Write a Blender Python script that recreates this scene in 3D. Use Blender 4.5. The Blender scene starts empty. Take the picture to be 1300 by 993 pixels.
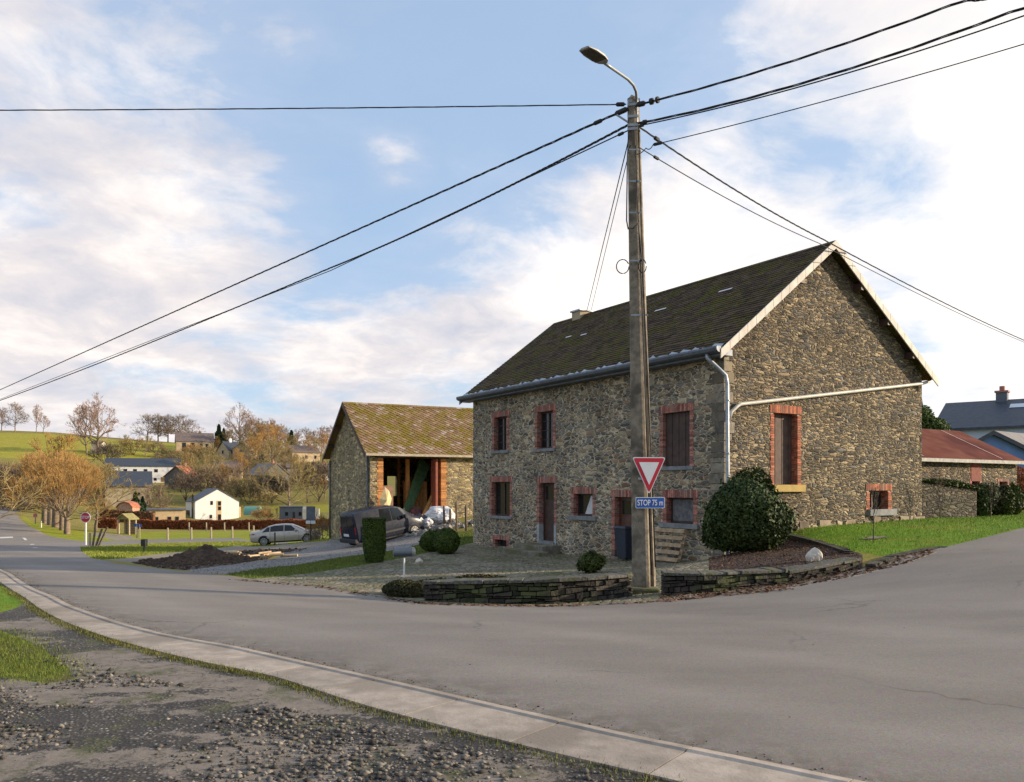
import bpy, bmesh, math, random
import numpy as np
from mathutils import Vector, Matrix
from mathutils.geometry import delaunay_2d_cdt

rnd = random.Random(7)
S = bpy.context.scene
COL = S.collection
FPX, CX, HY, EYE = 1050.0, 650.0, 620.0, 1.7

# ---------------------------------------------------------------- camera
cam = bpy.data.cameras.new('camera')
cam.sensor_width = 36.0
cam.lens = FPX / 1300.0 * 36.0
cam.shift_y = (HY - 496.5) / 1300.0
cam.clip_start, cam.clip_end = 0.1, 5000
co = bpy.data.objects.new('camera', cam)
COL.objects.link(co)
co.location = (0, 0, EYE)
co.rotation_euler = (math.radians(90), 0, 0)
S.camera = co
S.view_settings.view_transform = 'Standard'
S.view_settings.look = 'None'
S.view_settings.gamma = 1
S.view_settings.exposure = 0.0

def P(px, py, d):
    return Vector(((px - CX) / FPX * d, d, EYE + (HY - py) / FPX * d))

# ---------------------------------------------------------------- mesh helpers
class MB:
    """collects faces; build() links them as one mesh object"""
    def __init__(s):
        s.v, s.f, s.m, s.uv = [], [], [], []
        s.smooth = False
    def add(s, vs, fs, mi=0):
        b = len(s.v)
        s.v.extend([tuple(q) for q in vs])
        for f in fs:
            s.f.append([b + i for i in f]); s.m.append(mi)
        return b
    def quad(s, a, b, c, d, mi=0):
        s.add([a, b, c, d], [(0, 1, 2, 3)], mi)
    def poly(s, pts, mi=0):
        s.add(pts, [tuple(range(len(pts)))], mi)
    def box(s, x0, x1, y0, y1, z0, z1, mi=0, T=None, jit=0):
        vs = [Vector((x, y, z)) for z in (z0, z1) for y in (y0, y1) for x in (x0, x1)]
        if jit:
            vs = [q + Vector((rnd.uniform(-jit, jit), rnd.uniform(-jit, jit), rnd.uniform(-jit, jit))) for q in vs]
        if T is not None: vs = [T @ q for q in vs]
        s.add(vs, [(0, 2, 3, 1), (4, 5, 7, 6), (0, 1, 5, 4), (1, 3, 7, 5), (3, 2, 6, 7), (2, 0, 4, 6)], mi)
    def bar(s, a, b, w, h=None, mi=0, up=Vector((0, 0, 1))):
        """rectangular bar from a to b"""
        a, b = Vector(a), Vector(b); h = h or w
        d = (b - a); L = d.length; d.normalize()
        sx = d.cross(up)
        if sx.length < 1e-4: sx = Vector((1, 0, 0))
        sx.normalize(); sz = sx.cross(d)
        vs = []
        for p in (a, b):
            for i, j in ((-1, -1), (1, -1), (1, 1), (-1, 1)):
                vs.append(p + sx * (i * w / 2) + sz * (j * h / 2))
        s.add(vs, [(0, 1, 2, 3), (7, 6, 5, 4), (0, 4, 5, 1), (1, 5, 6, 2), (2, 6, 7, 3), (3, 7, 4, 0)], mi)
    def tube(s, pts, rs, n=8, mi=0, cap=True):
        pts = [Vector(p) for p in pts]
        if not isinstance(rs, (list, tuple)): rs = [rs] * len(pts)
        ref = Vector((0.13, 0.21, 1)).normalized()
        if abs((pts[-1] - pts[0]).normalized().dot(ref)) > .9: ref = Vector((1, .1, 0)).normalized()
        rings = []
        b = len(s.v)
        for i, p in enumerate(pts):
            d = (pts[min(i + 1, len(pts) - 1)] - pts[max(i - 1, 0)]).normalized()
            x = d.cross(ref).normalized(); y = d.cross(x)
            for k in range(n):
                t = 2 * math.pi * k / n
                s.v.append(tuple(p + (x * math.cos(t) + y * math.sin(t)) * rs[i]))
        for i in range(len(pts) - 1):
            for k in range(n):
                k2 = (k + 1) % n
                s.f.append([b + i * n + k, b + i * n + k2, b + (i + 1) * n + k2, b + (i + 1) * n + k]); s.m.append(mi)
        if cap:
            s.f.append([b + k for k in range(n)][::-1]); s.m.append(mi)
            e = b + (len(pts) - 1) * n
            s.f.append([e + k for k in range(n)]); s.m.append(mi)
    def prism(s, pts, d, mi=0):
        """polygon pts extruded by vector d"""
        n = len(pts); d = Vector(d)
        vs = [Vector(p) for p in pts] + [Vector(p) + d for p in pts]
        fs = [tuple(range(n))[::-1], tuple(range(n, 2 * n))] + [(i, (i + 1) % n, n + (i + 1) % n, n + i) for i in range(n)]
        s.add(vs, fs, mi)
    def build(s, name, mats, parent=None, smooth=False, fix=True, bevel=0, recalc=True):
        me = bpy.data.meshes.new(name)
        me.from_pydata(s.v, [], s.f)
        mats = mats if isinstance(mats, (list, tuple)) else [mats]
        for m in mats: me.materials.append(m)
        if len(mats) > 1: me.polygons.foreach_set('material_index', s.m)
        if recalc:
            bm = bmesh.new(); bm.from_mesh(me)
            bmesh.ops.recalc_face_normals(bm, faces=bm.faces); bm.to_mesh(me); bm.free()
        if smooth: me.polygons.foreach_set('use_smooth', [True] * len(me.polygons))
        o = bpy.data.objects.new(name, me)
        COL.objects.link(o)
        if parent: o.parent = parent
        if bevel:
            b = o.modifiers.new('bevel', 'BEVEL'); b.width = bevel; b.segments = 2; b.limit_method = 'ANGLE'
        return o

def np_mesh(name, verts, faces, mat, parent=None):
    """fast mesh from arrays: verts (n,3), faces (m,k)"""
    me = bpy.data.meshes.new(name)
    verts = np.asarray(verts, dtype=np.float32); faces = np.asarray(faces, dtype=np.int32)
    m, k = faces.shape
    me.vertices.add(len(verts)); me.vertices.foreach_set('co', verts.ravel())
    me.loops.add(m * k); me.loops.foreach_set('vertex_index', faces.ravel())
    me.polygons.add(m)
    me.polygons.foreach_set('loop_start', np.arange(0, m * k, k, dtype=np.int32))
    me.polygons.foreach_set('loop_total', np.full(m, k, dtype=np.int32))
    me.update(calc_edges=True)
    for q in (mat if isinstance(mat, (list, tuple)) else [mat]): me.materials.append(q)
    o = bpy.data.objects.new(name, me); COL.objects.link(o)
    if parent: o.parent = parent
    return o

def tag(o, label=None, cat=None, group=None, kind=None):
    if label: o['label'] = label
    if cat: o['category'] = cat
    if group: o['group'] = group
    if kind: o['kind'] = kind
    return o

def empty(name, loc, rz=0.0, label=None, cat=None, group=None):
    o = bpy.data.objects.new(name, None); COL.objects.link(o)
    o.location = loc; o.rotation_euler = (0, 0, rz)
    o.empty_display_size = .2
    return tag(o, label, cat, group)

def kids(o): return [c for c in COL.objects if c.parent == o]

def copy_tree(o, loc, rz, sc=1.0, label=None, parent=None):
    c = o.copy(); COL.objects.link(c)
    if parent is None:
        c.location = loc; c.rotation_euler = (0, 0, rz)
        c.scale = (sc, sc, sc) if not isinstance(sc, tuple) else sc
        if label: c['label'] = label
    else: c.parent = parent
    for ch in CH.get(o.name, []):
        d = ch.copy(); COL.objects.link(d); d.parent = c
    return c
CH = {}

class Frame:
    """local frame on the ground plan; x along (cos t, sin t)"""
    def __init__(s, ox, oy, t):
        s.o = Vector((ox, oy)); s.t = t
        s.ex = Vector((math.cos(t), math.sin(t))); s.ey = Vector((-math.sin(t), math.cos(t)))
    def hit(s, px, py, axis='x', off=0.0):
        k = (px - CX) / FPX
        if axis == 'x': o = s.o + s.ey * off; e = s.ex
        else: o = s.o + s.ex * off; e = s.ey
        a = (k * o.y - o.x) / (e.x - k * e.y)
        d = o.y + a * e.y
        return a, EYE + (HY - py) / FPX * d
    def W(s, x, y, z):
        q = s.o + s.ex * x + s.ey * y
        return Vector((q.x, q.y, z))
# ---------------------------------------------------------------- materials
def new_mat(name):
    m = bpy.data.materials.new(name); m.use_nodes = True
    nt = m.node_tree; nt.nodes.clear()
    out = nt.nodes.new('ShaderNodeOutputMaterial')
    b = nt.nodes.new('ShaderNodeBsdfPrincipled')
    nt.links.new(b.outputs[0], out.inputs[0])
    return m, nt, b

class N:
    """tiny node-graph helper"""
    def __init__(s, nt): s.nt = nt
    def node(s, t, **kw):
        n = s.nt.nodes.new(t)
        for k, v in kw.items(): setattr(n, k, v)
        return n
    def link(s, a, b): s.nt.links.new(a, b)
    def val(s, sock, v):
        if hasattr(v, 'is_linked') or isinstance(v, bpy.types.NodeSocket): s.link(v, sock)
        else: sock.default_value = v
    def coord(s, kind='Object'): return s.node('ShaderNodeTexCoord').outputs[kind]
    def mapping(s, vec, scale=(1, 1, 1), rot=(0, 0, 0), loc=(0, 0, 0)):
        n = s.node('ShaderNodeMapping'); s.link(vec, n.inputs[0])
        n.inputs['Scale'].default_value = scale; n.inputs['Rotation'].default_value = rot; n.inputs['Location'].default_value = loc
        return n.outputs[0]
    def noise(s, vec, scale, detail=4, rough=.55, out='Fac', dist=0):
        n = s.node('ShaderNodeTexNoise'); s.link(vec, n.inputs['Vector'])
        n.inputs['Scale'].default_value = scale; n.inputs['Detail'].default_value = detail
        n.inputs['Roughness'].default_value = rough; n.inputs['Distortion'].default_value = dist
        return n.outputs[out]
    def voro(s, vec, scale, feature='F1', out='Distance', rand=1.0):
        n = s.node('ShaderNodeTexVoronoi', feature=feature); s.link(vec, n.inputs['Vector'])
        n.inputs['Scale'].default_value = scale; n.inputs['Randomness'].default_value = rand
        return n.outputs[out]
    def ramp(s, fac, stops, interp='LINEAR'):
        n = s.node('ShaderNodeValToRGB'); s.link(fac, n.inputs[0])
        r = n.color_ramp; r.interpolation = interp
        while len(r.elements) < len(stops): r.elements.new(.5)
        for e, (p, c) in zip(r.elements, stops):
            e.position = p
            e.color = (c, c, c, 1) if isinstance(c, (int, float)) else (*c, 1)
        return n.outputs[0]
    def mix(s, fac, a, b, mode='MIX'):
        n = s.node('ShaderNodeMix', data_type='RGBA', blend_type=mode)
        s.val(n.inputs[0], fac)
        for sock, v in ((n.inputs[6], a), (n.inputs[7], b)):
            if isinstance(v, tuple): sock.default_value = (*v, 1) if len(v) == 3 else v
            else: s.link(v, sock)
        return n.outputs[2]
    def math(s, op, a, b=0.0, clamp=False):
        n = s.node('ShaderNodeMath', operation=op, use_clamp=clamp)
        s.val(n.inputs[0], a); s.val(n.inputs[1], b)
        return n.outputs[0]
    def vadd(s, a, b, scale=1.0):
        sc = s.node('ShaderNodeVectorMath', operation='SCALE'); s.link(b, sc.inputs[0]); sc.inputs['Scale'].default_value = scale
        n = s.node('ShaderNodeVectorMath', operation='ADD'); s.link(a, n.inputs[0]); s.link(sc.outputs[0], n.inputs[1])
        return n.outputs[0]
    def bump(s, h, strength=.5, dist=.02, prev=None):
        n = s.node('ShaderNodeBump'); s.link(h, n.inputs['Height'])
        n.inputs['Strength'].default_value = strength; n.inputs['Distance'].default_value = dist
        if prev: s.link(prev, n.inputs['Normal'])
        return n.outputs[0]

def M_noise(name, c1, c2, scale=5, rough=.85, bump=.3, bscale=None, bdist=.01, metal=0, lo=.35, hi=.65, detail=5, island=0, c3=None, spec=None):
    m, nt, b = new_mat(name); g = N(nt)
    v = g.coord()
    f = g.noise(v, scale, detail)
    c = g.ramp(f, [(lo, c1), (hi, c2)])
    if c3:
        f2 = g.noise(v, scale * .23, 3)
        c = g.mix(g.ramp(f2, [(.5, 0.0), (.62, 1.0)]), c, c3)
    if island:
        geo = g.node('ShaderNodeNewGeometry')
        k = g.ramp(geo.outputs['Random Per Island'], [(0, 1 - island), (1, 1 + island)])
        c = g.mix(1.0, c, k, 'MULTIPLY')
    g.link(c, b.inputs['Base Color'])
    b.inputs['Roughness'].default_value = rough; b.inputs['Metallic'].default_value = metal
    if spec is not None: b.inputs['Specular IOR Level'].default_value = spec
    if bump:
        g.link(g.bump(g.noise(v, bscale or scale * 4, 4), bump, bdist), b.inputs['Normal'])
    return m

def M_plain(name, c, rough=.5, metal=0, spec=None, coat=0, grime=.12, gscale=6):
    """painted / smooth things, with a little uneven grime so nothing is flat"""
    m, nt, b = new_mat(name); g = N(nt)
    f = g.noise(g.coord(), gscale, 5)
    k = g.ramp(f, [(.3, 1 - grime), (.7, 1 + grime * .4)])
    g.link(g.mix(1.0, c, k, 'MULTIPLY'), b.inputs['Base Color'])
    r = g.ramp(f, [(.3, min(1, rough + .12)), (.7, rough)])
    g.link(r, b.inputs['Roughness'])
    b.inputs['Metallic'].default_value = metal; b.inputs['Coat Weight'].default_value = coat
    if spec is not None: b.inputs['Specular IOR Level'].default_value = spec
    return m

def M_stone(name, cols, mortar, sc=(3.6, 3.6, 7.0), joint=(.03, .09), bump=.9, bdist=.03, dist=.08, tint=None, rnd_=0.95, big=1.75):
    """rubble masonry: two sizes of flattish stones mixed in patches, raked mortar joints"""
    m, nt, b = new_mat(name); g = N(nt)
    v = g.coord()
    v2 = g.vadd(g.vadd(v, g.noise(v, 5.0, 3, out='Color'), dist), g.noise(v, 1.3, 2, out='Color'), dist * 1.5)
    sel = g.ramp(g.voro(v2, .9, 'F1', 'Color'), [(.49, 0.0), (.5, 1.0)])
    sel = g.ramp(g.noise(v, 1.1, 3, .6), [(.5, 0.0), (.503, 1.0)])
    def layer(f):
        vm = g.mapping(v2, tuple(q / f for q in sc), loc=(f * 3.1, f, f * 7.7))
        return g.voro(vm, 1.0, 'DISTANCE_TO_EDGE', 'Distance', rnd_), g.voro(vm, 1.0, 'F1', 'Color', rnd_)
    e1, c1 = layer(1.0); e2, c2 = layer(big)
    edge = g.mix(sel, e1, g.math('MULTIPLY', e2, big ** .6)); cell = g.mix(sel, c1, c2)
    sep = g.node('ShaderNodeSeparateColor'); g.link(cell, sep.inputs[0])
    n = len(cols)
    c = g.ramp(sep.outputs[0], [(i / n, cols[i]) for i in range(n)], 'CONSTANT')
    c = g.mix(1.0, c, g.ramp(sep.outputs[1], [(0, .55), (1, 1.4)]), 'MULTIPLY')
    fine = g.noise(v, 26, 6, .7)
    c = g.mix(1.0, c, g.ramp(fine, [(.25, .55), (.75, 1.4)]), 'MULTIPLY')
    jn = g.math('MULTIPLY', edge, g.ramp(g.noise(v, 6, 3), [(.3, .65), (.7, 1.5)]))
    mk = g.ramp(jn, [(joint[0], 0.0), (joint[1], 1.0)])
    mo = g.mix(1.0, mortar, g.ramp(g.noise(v, 11, 5, .7), [(.3, .55), (.7, 1.25)]), 'MULTIPLY')
    c = g.mix(mk, mo, c)
    c = g.mix(1.0, c, g.ramp(g.noise(v, .7, 5, .6), [(.35, .74), (.65, 1.14)]), 'MULTIPLY')
    if tint: c = g.mix(g.ramp(g.noise(v, 1.3, 4), [(.5, 0.0), (.72, .45)]), c, tint)
    g.link(c, b.inputs['Base Color']); b.inputs['Roughness'].default_value = .92
    b.inputs['Specular IOR Level'].default_value = .2
    h = g.ramp(jn, [(0.0, 0.0), (joint[1] * 1.3, .8), (.4, 1.0)])
    hh = g.math('ADD', h, g.math('MULTIPLY', g.math('MULTIPLY', mk, sep.outputs[2]), .8))
    hh = g.math('ADD', hh, g.math('MULTIPLY', fine, .4))
    g.link(g.bump(hh, bump, bdist), b.inputs['Normal'])
    return m

def M_slate(name, c1, c2, moss, mlo, mhi, rough=.8, pale=None, mscale=1.2):
    m, nt, b = new_mat(name); g = N(nt)
    v = g.coord(); geo = g.node('ShaderNodeNewGeometry').outputs['Random Per Island']
    c = g.ramp(geo, [(0, c1), (1, c2)])
    if pale:
        c = g.mix(g.ramp(geo, [(.86, 0.0), (.9, .8)]), c, pale)
    n1 = g.noise(v, mscale, 5, .7)
    n2 = g.noise(v, 14, 4, .7)
    f = g.math('ADD', n1, g.math('MULTIPLY', g.math('SUBTRACT', n2, .5), .55))
    c = g.mix(g.ramp(f, [(mlo, 0.0), (mhi, 1.0)]), c, moss)
    c = g.mix(1.0, c, g.ramp(g.noise(v, 30, 4), [(.3, .65), (.7, 1.25)]), 'MULTIPLY')
    g.link(c, b.inputs['Base Color']); b.inputs['Roughness'].default_value = rough; b.inputs['Specular IOR Level'].default_value = .15
    g.link(g.bump(n2, .6, .02), b.inputs['Normal'])
    return m

def M_glass(name, c=(.015, .018, .02), rough=.06):
    m, nt, b = new_mat(name)
    b.inputs['Base Color'].default_value = (*c, 1); b.inputs['Roughness'].default_value = rough
    b.inputs['Specular IOR Level'].default_value = .4
    return m

STONE_F = M_stone('stone_front', [(.15, .135, .115), (.27, .215, .15), (.16, .145, .125), (.34, .27, .18), (.21, .185, .145), (.30, .205, .13), (.18, .17, .15), (.42, .34, .22)],
                  (.68, .56, .385), sc=(4.4, 4.4, 12.5), joint=(.03, .13), bump=.8, bdist=.03, big=1.45)
STONE_G = M_stone('stone_gable', [(.23, .18, .125), (.11, .095, .075), (.31, .24, .15), (.16, .14, .11), (.38, .30, .19), (.09, .085, .075), (.27, .205, .13), (.15, .14, .125)],
                  (.46, .37, .24), sc=(4.9, 4.9, 19.0), joint=(.02, .13), bump=1.0, bdist=.06, dist=.10, tint=(.27, .20, .12), big=1.5)
STONE_B = M_stone('stone_barn', [(.33, .26, .15), (.20, .17, .12), (.44, .34, .18), (.26, .22, .15), (.50, .40, .22)],
                  (.56, .44, .25), sc=(4.4, 4.4, 12.0), joint=(.02, .10), bump=.8, bdist=.04)
STONE_L = M_stone('stone_low_wall', [(.06, .06, .055), (.10, .085, .065), (.045, .042, .038), (.09, .08, .07)],
                  (.03, .028, .022), sc=(3.0, 3.0, 12.0), joint=(.0, .10), bump=1.0, bdist=.06, tint=(.05, .065, .02))
QUOIN = M_noise('quoin_stone', (.13, .115, .09), (.26, .22, .165), 7, bump=.8, island=.45, c3=(.24, .19, .12))
JAMB = M_noise('jamb_stone', (.28, .29, .29), (.42, .43, .42), 4, bump=.3)
BRICK = M_noise('brick_red', (.29, .10, .075), (.43, .19, .14), 11, .9, .5, island=.5, c3=(.26, .16, .12))
BRICK_O = M_noise('brick_orange', (.30, .085, .045), (.43, .155, .08), 11, .9, .5, island=.45, c3=(.27, .14, .09))
MORTAR = M_noise('mortar', (.30, .25, .19), (.40, .34, .27), 12)
BLUESTONE = M_noise('bluestone', (.15, .16, .16), (.27, .27, .26), 5, .8, .3)
SILL_Y = M_noise('lichen_sill', (.34, .25, .09), (.48, .33, .09), 6, .85, .3)
SLATE_H = M_slate('roof_house', (.045, .028, .018), (.125, .082, .05), (.10, .083, .014), .46, .60, pale=None)
SLATE_B = M_slate('roof_barn', (.20, .12, .065), (.38, .25, .16), (.20, .15, .015), .44, .60, pale=(.42, .37, .32), mscale=.9)
SLATE_D = M_noise('slate_dark', (.035, .042, .055), (.055, .065, .082), 3, .55, .2, island=.15)
SLATE_N = M_noise('slate_grey', (.075, .085, .10), (.11, .12, .14), 2, .6, .2)
ZINC = M_plain('zinc', (.42, .46, .50), .4, .55, grime=.3)
ZINC_D = M_plain('zinc_gutter', (.13, .145, .17), .45, .4, grime=.3)
VERGE_W = M_noise('verge_board', (.52, .47, .40), (.68, .62, .54), 4, .7, .2)
DARKWOOD = M_noise('dark_brown_wood', (.045, .022, .015), (.075, .038, .025), 6, .6, .2)
SHUT_B = M_noise('shutter_wood', (.05, .028, .02), (.09, .052, .036), 5, .7, .3)
SHUT_G = M_noise('shutter_gable', (.065, .036, .026), (.115, .068, .048), 5, .75, .3)
GLASS = M_glass('window_glass')
WHITE = M_plain('white_paint', (.78, .76, .72), .6, grime=.08)
CURTAIN = M_noise('curtain', (.55, .53, .52), (.72, .70, .68), 8, .9, .2)
CURT_D = M_noise('curtain_dim', (.10, .10, .10), (.20, .19, .19), 8, .9, .2)
CONC = M_noise('concrete_pole', (.15, .125, .09), (.28, .235, .17), 9, .9, .7, 30, .015, c3=(.10, .082, .06))
CONC_S = M_noise('concrete_slab', (.30, .25, .20), (.42, .35, .285), 6, .9, .5, 40, .006, island=.16, c3=(.26, .215, .17))
BLACK = M_plain('black_plastic', (.02, .02, .022), .5, grime=.3)
CABLE = M_plain('cable_black', (.015, .015, .018), .6)
GREYM = M_plain('grey_metal', (.30, .32, .33), .4, .5, grime=.2)
RED = M_plain('sign_red', (.50, .012, .03), .4, grime=.1)
SWHITE = M_plain('sign_white', (.72, .72, .70), .45, grime=.08)
BLUE = M_plain('sign_blue', (.012, .09, .36), .4, grime=.15)
MAIL = M_plain('mailbox_grey', (.085, .11, .14), .4, .2, grime=.25)
BIN = M_plain('bin_blue', (.02, .028, .045), .5, grime=.2)
PALLET = M_noise('pallet_wood', (.30, .20, .11), (.46, .33, .20), 8, .85, .3, island=.25)
TIMBER = M_noise('old_timber', (.20, .11, .05), (.34, .19, .08), 6, .85, .3, island=.25)
BRICK_B = M_noise('brick_barn', (.50, .20, .06), (.64, .30, .10), 9, .9, .4, island=.35)
ORANGEW = M_noise('orange_timber', (.42, .20, .06), (.58, .30, .09), 5, .8, .3, island=.2)
GREENP = M_noise('green_paint', (.035, .085, .03), (.07, .14, .05), 5, .75, .3, island=.25)
POSTW = M_noise('fence_post_wood', (.10, .075, .05), (.20, .15, .10), 6, .9, .4)
POSTP = M_noise('pale_post_wood', (.30, .24, .16), (.42, .34, .24), 6, .9, .4)
RUST = M_noise('rusty_sheet', (.38, .12, .06), (.50, .19, .10), 1.6, .8, .2, c3=(.30, .09, .055))
HATCH = M_noise('brick_red_hatch', (.17, .042, .025), (.26, .075, .045), 8)
REDDOOR = M_noise('red_door', (.26, .07, .04), (.36, .11, .06), 4, .7, .2)
PLASTERW = M_noise('white_render', (.76, .74, .70), (.84, .82, .78), .8, .85, .1)
PLASTERC = M_noise('cream_render', (.62, .56, .44), (.72, .66, .54), .8, .85, .1)
PLASTERB = M_noise('beige_cladding', (.50, .36, .20), (.62, .46, .27), 1.5, .85, .1)
PLASTERL = M_noise('pale_blue_wall', (.50, .56, .64), (.60, .66, .74), .5, .8, .1)
BLUEW = M_noise('blue_cladding', (.10, .19, .40), (.13, .24, .48), .8, .7, .1)
GREYW = M_noise('grey_cladding', (.10, .115, .14), (.14, .155, .18), 1, .8, .1)
FARSTONE = M_noise('far_stone', (.32, .26, .17), (.46, .38, .26), 1.2, .9, .4, c3=(.28, .22, .15))
FARGOLD = M_noise('far_golden_stone', (.44, .33, .19), (.56, .43, .27), 1.2, .9, .4)
FARDARK = M_noise('far_dark_stone', (.09, .085, .08), (.15, .14, .12), 1.2, .9, .4)
ROOFBR = M_noise('far_brown_roof', (.13, .095, .085), (.19, .145, .125), 1.5, .8, .2)
ROOFGR = M_noise('far_grey_roof', (.16, .15, .15), (.24, .225, .215), 1.5, .8, .2)
BARK = M_noise('bark', (.14, .10, .07), (.25, .19, .13), 5, .9, .5)
BARKD = M_noise('bark_dark', (.055, .045, .036), (.10, .08, .065), 5, .9, .5)
def M_twig(name, c1, c2):
    return M_noise(name, c1, c2, .5, .9, 0, island=.35)
TW_PINK = M_twig('twigs_pinkish', (.27, .175, .13), (.40, .27, .20))
TW_ORANGE = M_twig('twigs_orange', (.33, .18, .06), (.46, .28, .09))
TW_OLIVE = M_twig('twigs_olive', (.24, .18, .075), (.36, .27, .11))
TW_BROWN = M_twig('twigs_brown', (.19, .13, .085), (.29, .21, .13))
TW_DARK = M_twig('twigs_dark', (.08, .06, .045), (.15, .11, .075))
def M_leaf(name, c1, c2, rough=.6):
    m = M_noise(name, c1, c2, 3, max(rough, .62), 0, island=.5, spec=.25)
    return m
LF_DARK = M_leaf('leaf_dark', (.030, .050, .012), (.060, .082, .020), .6)
LF_BOX = M_leaf('leaf_boxwood', (.042, .070, .010), (.075, .105, .016))
LF_YEW = M_leaf('leaf_yew', (.045, .062, .010), (.075, .09, .016))
LF_RUST = M_leaf('leaf_beech', (.24, .075, .03), (.36, .13, .05), .8)
LF_MOSS = M_leaf('leaf_mossy', (.035, .038, .012), (.07, .06, .025), .8)
LF_PINE = M_leaf('leaf_pine', (.02, .045, .018), (.04, .075, .03), .7)
LF_TREE = M_leaf('leaf_treegreen', (.08, .12, .03), (.13, .17, .05), .7)
LF_BROWN = M_leaf('leaf_brown', (.10, .05, .025), (.20, .11, .06), .8)
GRASSM = M_leaf('moss_blade', (.10, .13, .02), (.16, .18, .03), .7)
GRASSB = M_leaf('grass_blade', (.12, .24, .012), (.20, .33, .02), .7)

# ground materials -------------------------------------------------
def ground_mat(name, build):
    m, nt, b = new_mat(name); g = N(nt); v = g.coord()
    build(g, v, b); return m
def _asphalt(g, v, b):
    big = g.noise(v, .25, 5, .6); mid = g.noise(g.mapping(v, (.35, 1.2, 1), (0, 0, .25)), 1.0, 5, .6)
    fine = g.noise(v, 90, 3, .8)
    c = g.ramp(big, [(.3, (.205, .178, .152)), (.7, (.255, .225, .195))])
    c = g.mix(1.0, c, g.ramp(mid, [(.3, .90), (.7, 1.10)]), 'MULTIPLY')
    c = g.mix(1.0, c, g.ramp(fine, [(.3, .75), (.7, 1.25)]), 'MULTIPLY')
    sp = g.voro(v, 55, 'F1', 'Color')
    c = g.mix(.13, c, sp, 'OVERLAY')
    # tar-sealed hairline cracks, patchy
    w = g.vadd(v, g.noise(v, 1.2, 4, out='Color'), .9)
    e = g.voro(w, .22, 'DISTANCE_TO_EDGE', 'Distance')
    crack = g.math('MULTIPLY', g.ramp(e, [(0.0, 1.0), (.006, 0.0)]), g.ramp(g.noise(v, .35, 2), [(.52, 0.0), (.6, .55)]))
    c = g.mix(crack, c, (.06, .055, .05))
    ed = g.node('ShaderNodeAttribute', attribute_name='edge_distance').outputs['Fac']
    wob = g.math('ADD', ed, g.math('MULTIPLY', g.noise(v, .6, 3), .5))
    tr = g.ramp(g.math('DIVIDE', wob, 10.0), [(.0, .72), (.035, .95), (.10, .97), (.15, 1.09), (.20, .97), (.30, .96), (.35, 1.08), (.40, .96), (.52, .97), (.57, 1.07), (.63, .95), (.75, .96), (.8, 1.05), (1.0, 1.0)])
    c = g.mix(1.0, c, tr, 'MULTIPLY')
    dirt = g.math('MULTIPLY', g.ramp(g.math('DIVIDE', wob, 1.6), [(.15, 1.0), (.55, 0.0)]), g.ramp(g.noise(v, 4.5, 5, .7), [(.42, 0.0), (.6, .7)]))
    c = g.mix(dirt, c, (.10, .08, .055))
    pt = g.ramp(g.voro(g.vadd(v, g.noise(v, 2, 3, out='Color'), .3), .16, 'F1', 'Color'), [(.2, .90), (.8, 1.07)])
    c = g.mix(.6, c, g.mix(1.0, c, pt, 'MULTIPLY'))
    blot = g.noise(v, 1.7, 5, .7); c = g.mix(g.ramp(blot, [(.62, 0.0), (.72, .28)]), c, (.12, .105, .09))
    st = g.noise(g.mapping(v, (.5, 2.2, 1), (0, 0, -.35)), .9, 4, .65)
    c = g.mix(g.ramp(st, [(.60, 0.0), (.72, .22)]), c, (.26, .245, .23))
    g.link(c, b.inputs['Base Color']); b.inputs['Roughness'].default_value = .8
    b.inputs['Specular IOR Level'].default_value = .25
    g.link(g.bump(fine, .5, .004), b.inputs['Normal'])
ASPHALT = ground_mat('asphalt', _asphalt)
def _verge(g, v, b):
    # dark damp gravel, with worn flat remnants of old surfacing and moss
    sd = g.voro(v, 30, 'F1', 'Distance'); sep = g.node('ShaderNodeSeparateColor'); g.link(g.voro(v, 30, 'F1', 'Color'), sep.inputs[0])
    stone = g.ramp(sep.outputs[0], [(0, (.045, .038, .03)), (.6, (.11, .095, .078)), (.9, (.20, .175, .145)), (1, (.34, .31, .27))])
    grav = g.mix(g.ramp(sd, [(.25, 0.0), (.5, 1.0)]), stone, (.04, .032, .024))
    grav = g.mix(1.0, grav, g.ramp(g.noise(v, 1.4, 5, .7), [(.3, .6), (.7, 1.4)]), 'MULTIPLY')
    w = g.vadd(v, g.noise(v, 2.5, 5, .7, out='Color'), .7)
    slab = g.noise(g.mapping(w, (.55, 1.1, 1), (0, 0, .5)), 1.0, 6, .62)
    msk = g.ramp(slab, [(.50, 0.0), (.525, 1.0)])
    flat = g.mix(1.0, (.215, .175, .135), g.ramp(g.noise(v, 6, 6, .75), [(.3, .62), (.7, 1.25)]), 'MULTIPLY')
    flat = g.mix(g.ramp(g.voro(w, 1.6, 'DISTANCE_TO_EDGE', 'Distance'), [(0.0, .9), (.02, 0.0)]), flat, (.04, .034, .026))
    c = g.mix(msk, grav, flat)
    c = g.mix(g.ramp(g.noise(v, 1.9, 6, .75), [(.54, 0.0), (.62, .75)]), c, (.085, .085, .022))
    g.link(c, b.inputs['Base Color']); b.inputs['Roughness'].default_value = .8
    h = g.math('ADD', g.math('MULTIPLY', g.ramp(sd, [(.0, 1.0), (.5, 0.0)]), g.math('SUBTRACT', 1.0, msk)), g.math('MULTIPLY', g.noise(v, 12, 5, .7), .5))
    g.link(g.bump(h, .7, .025), b.inputs['Normal'])
VERGE = ground_mat('verge_gravel', _verge)
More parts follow.
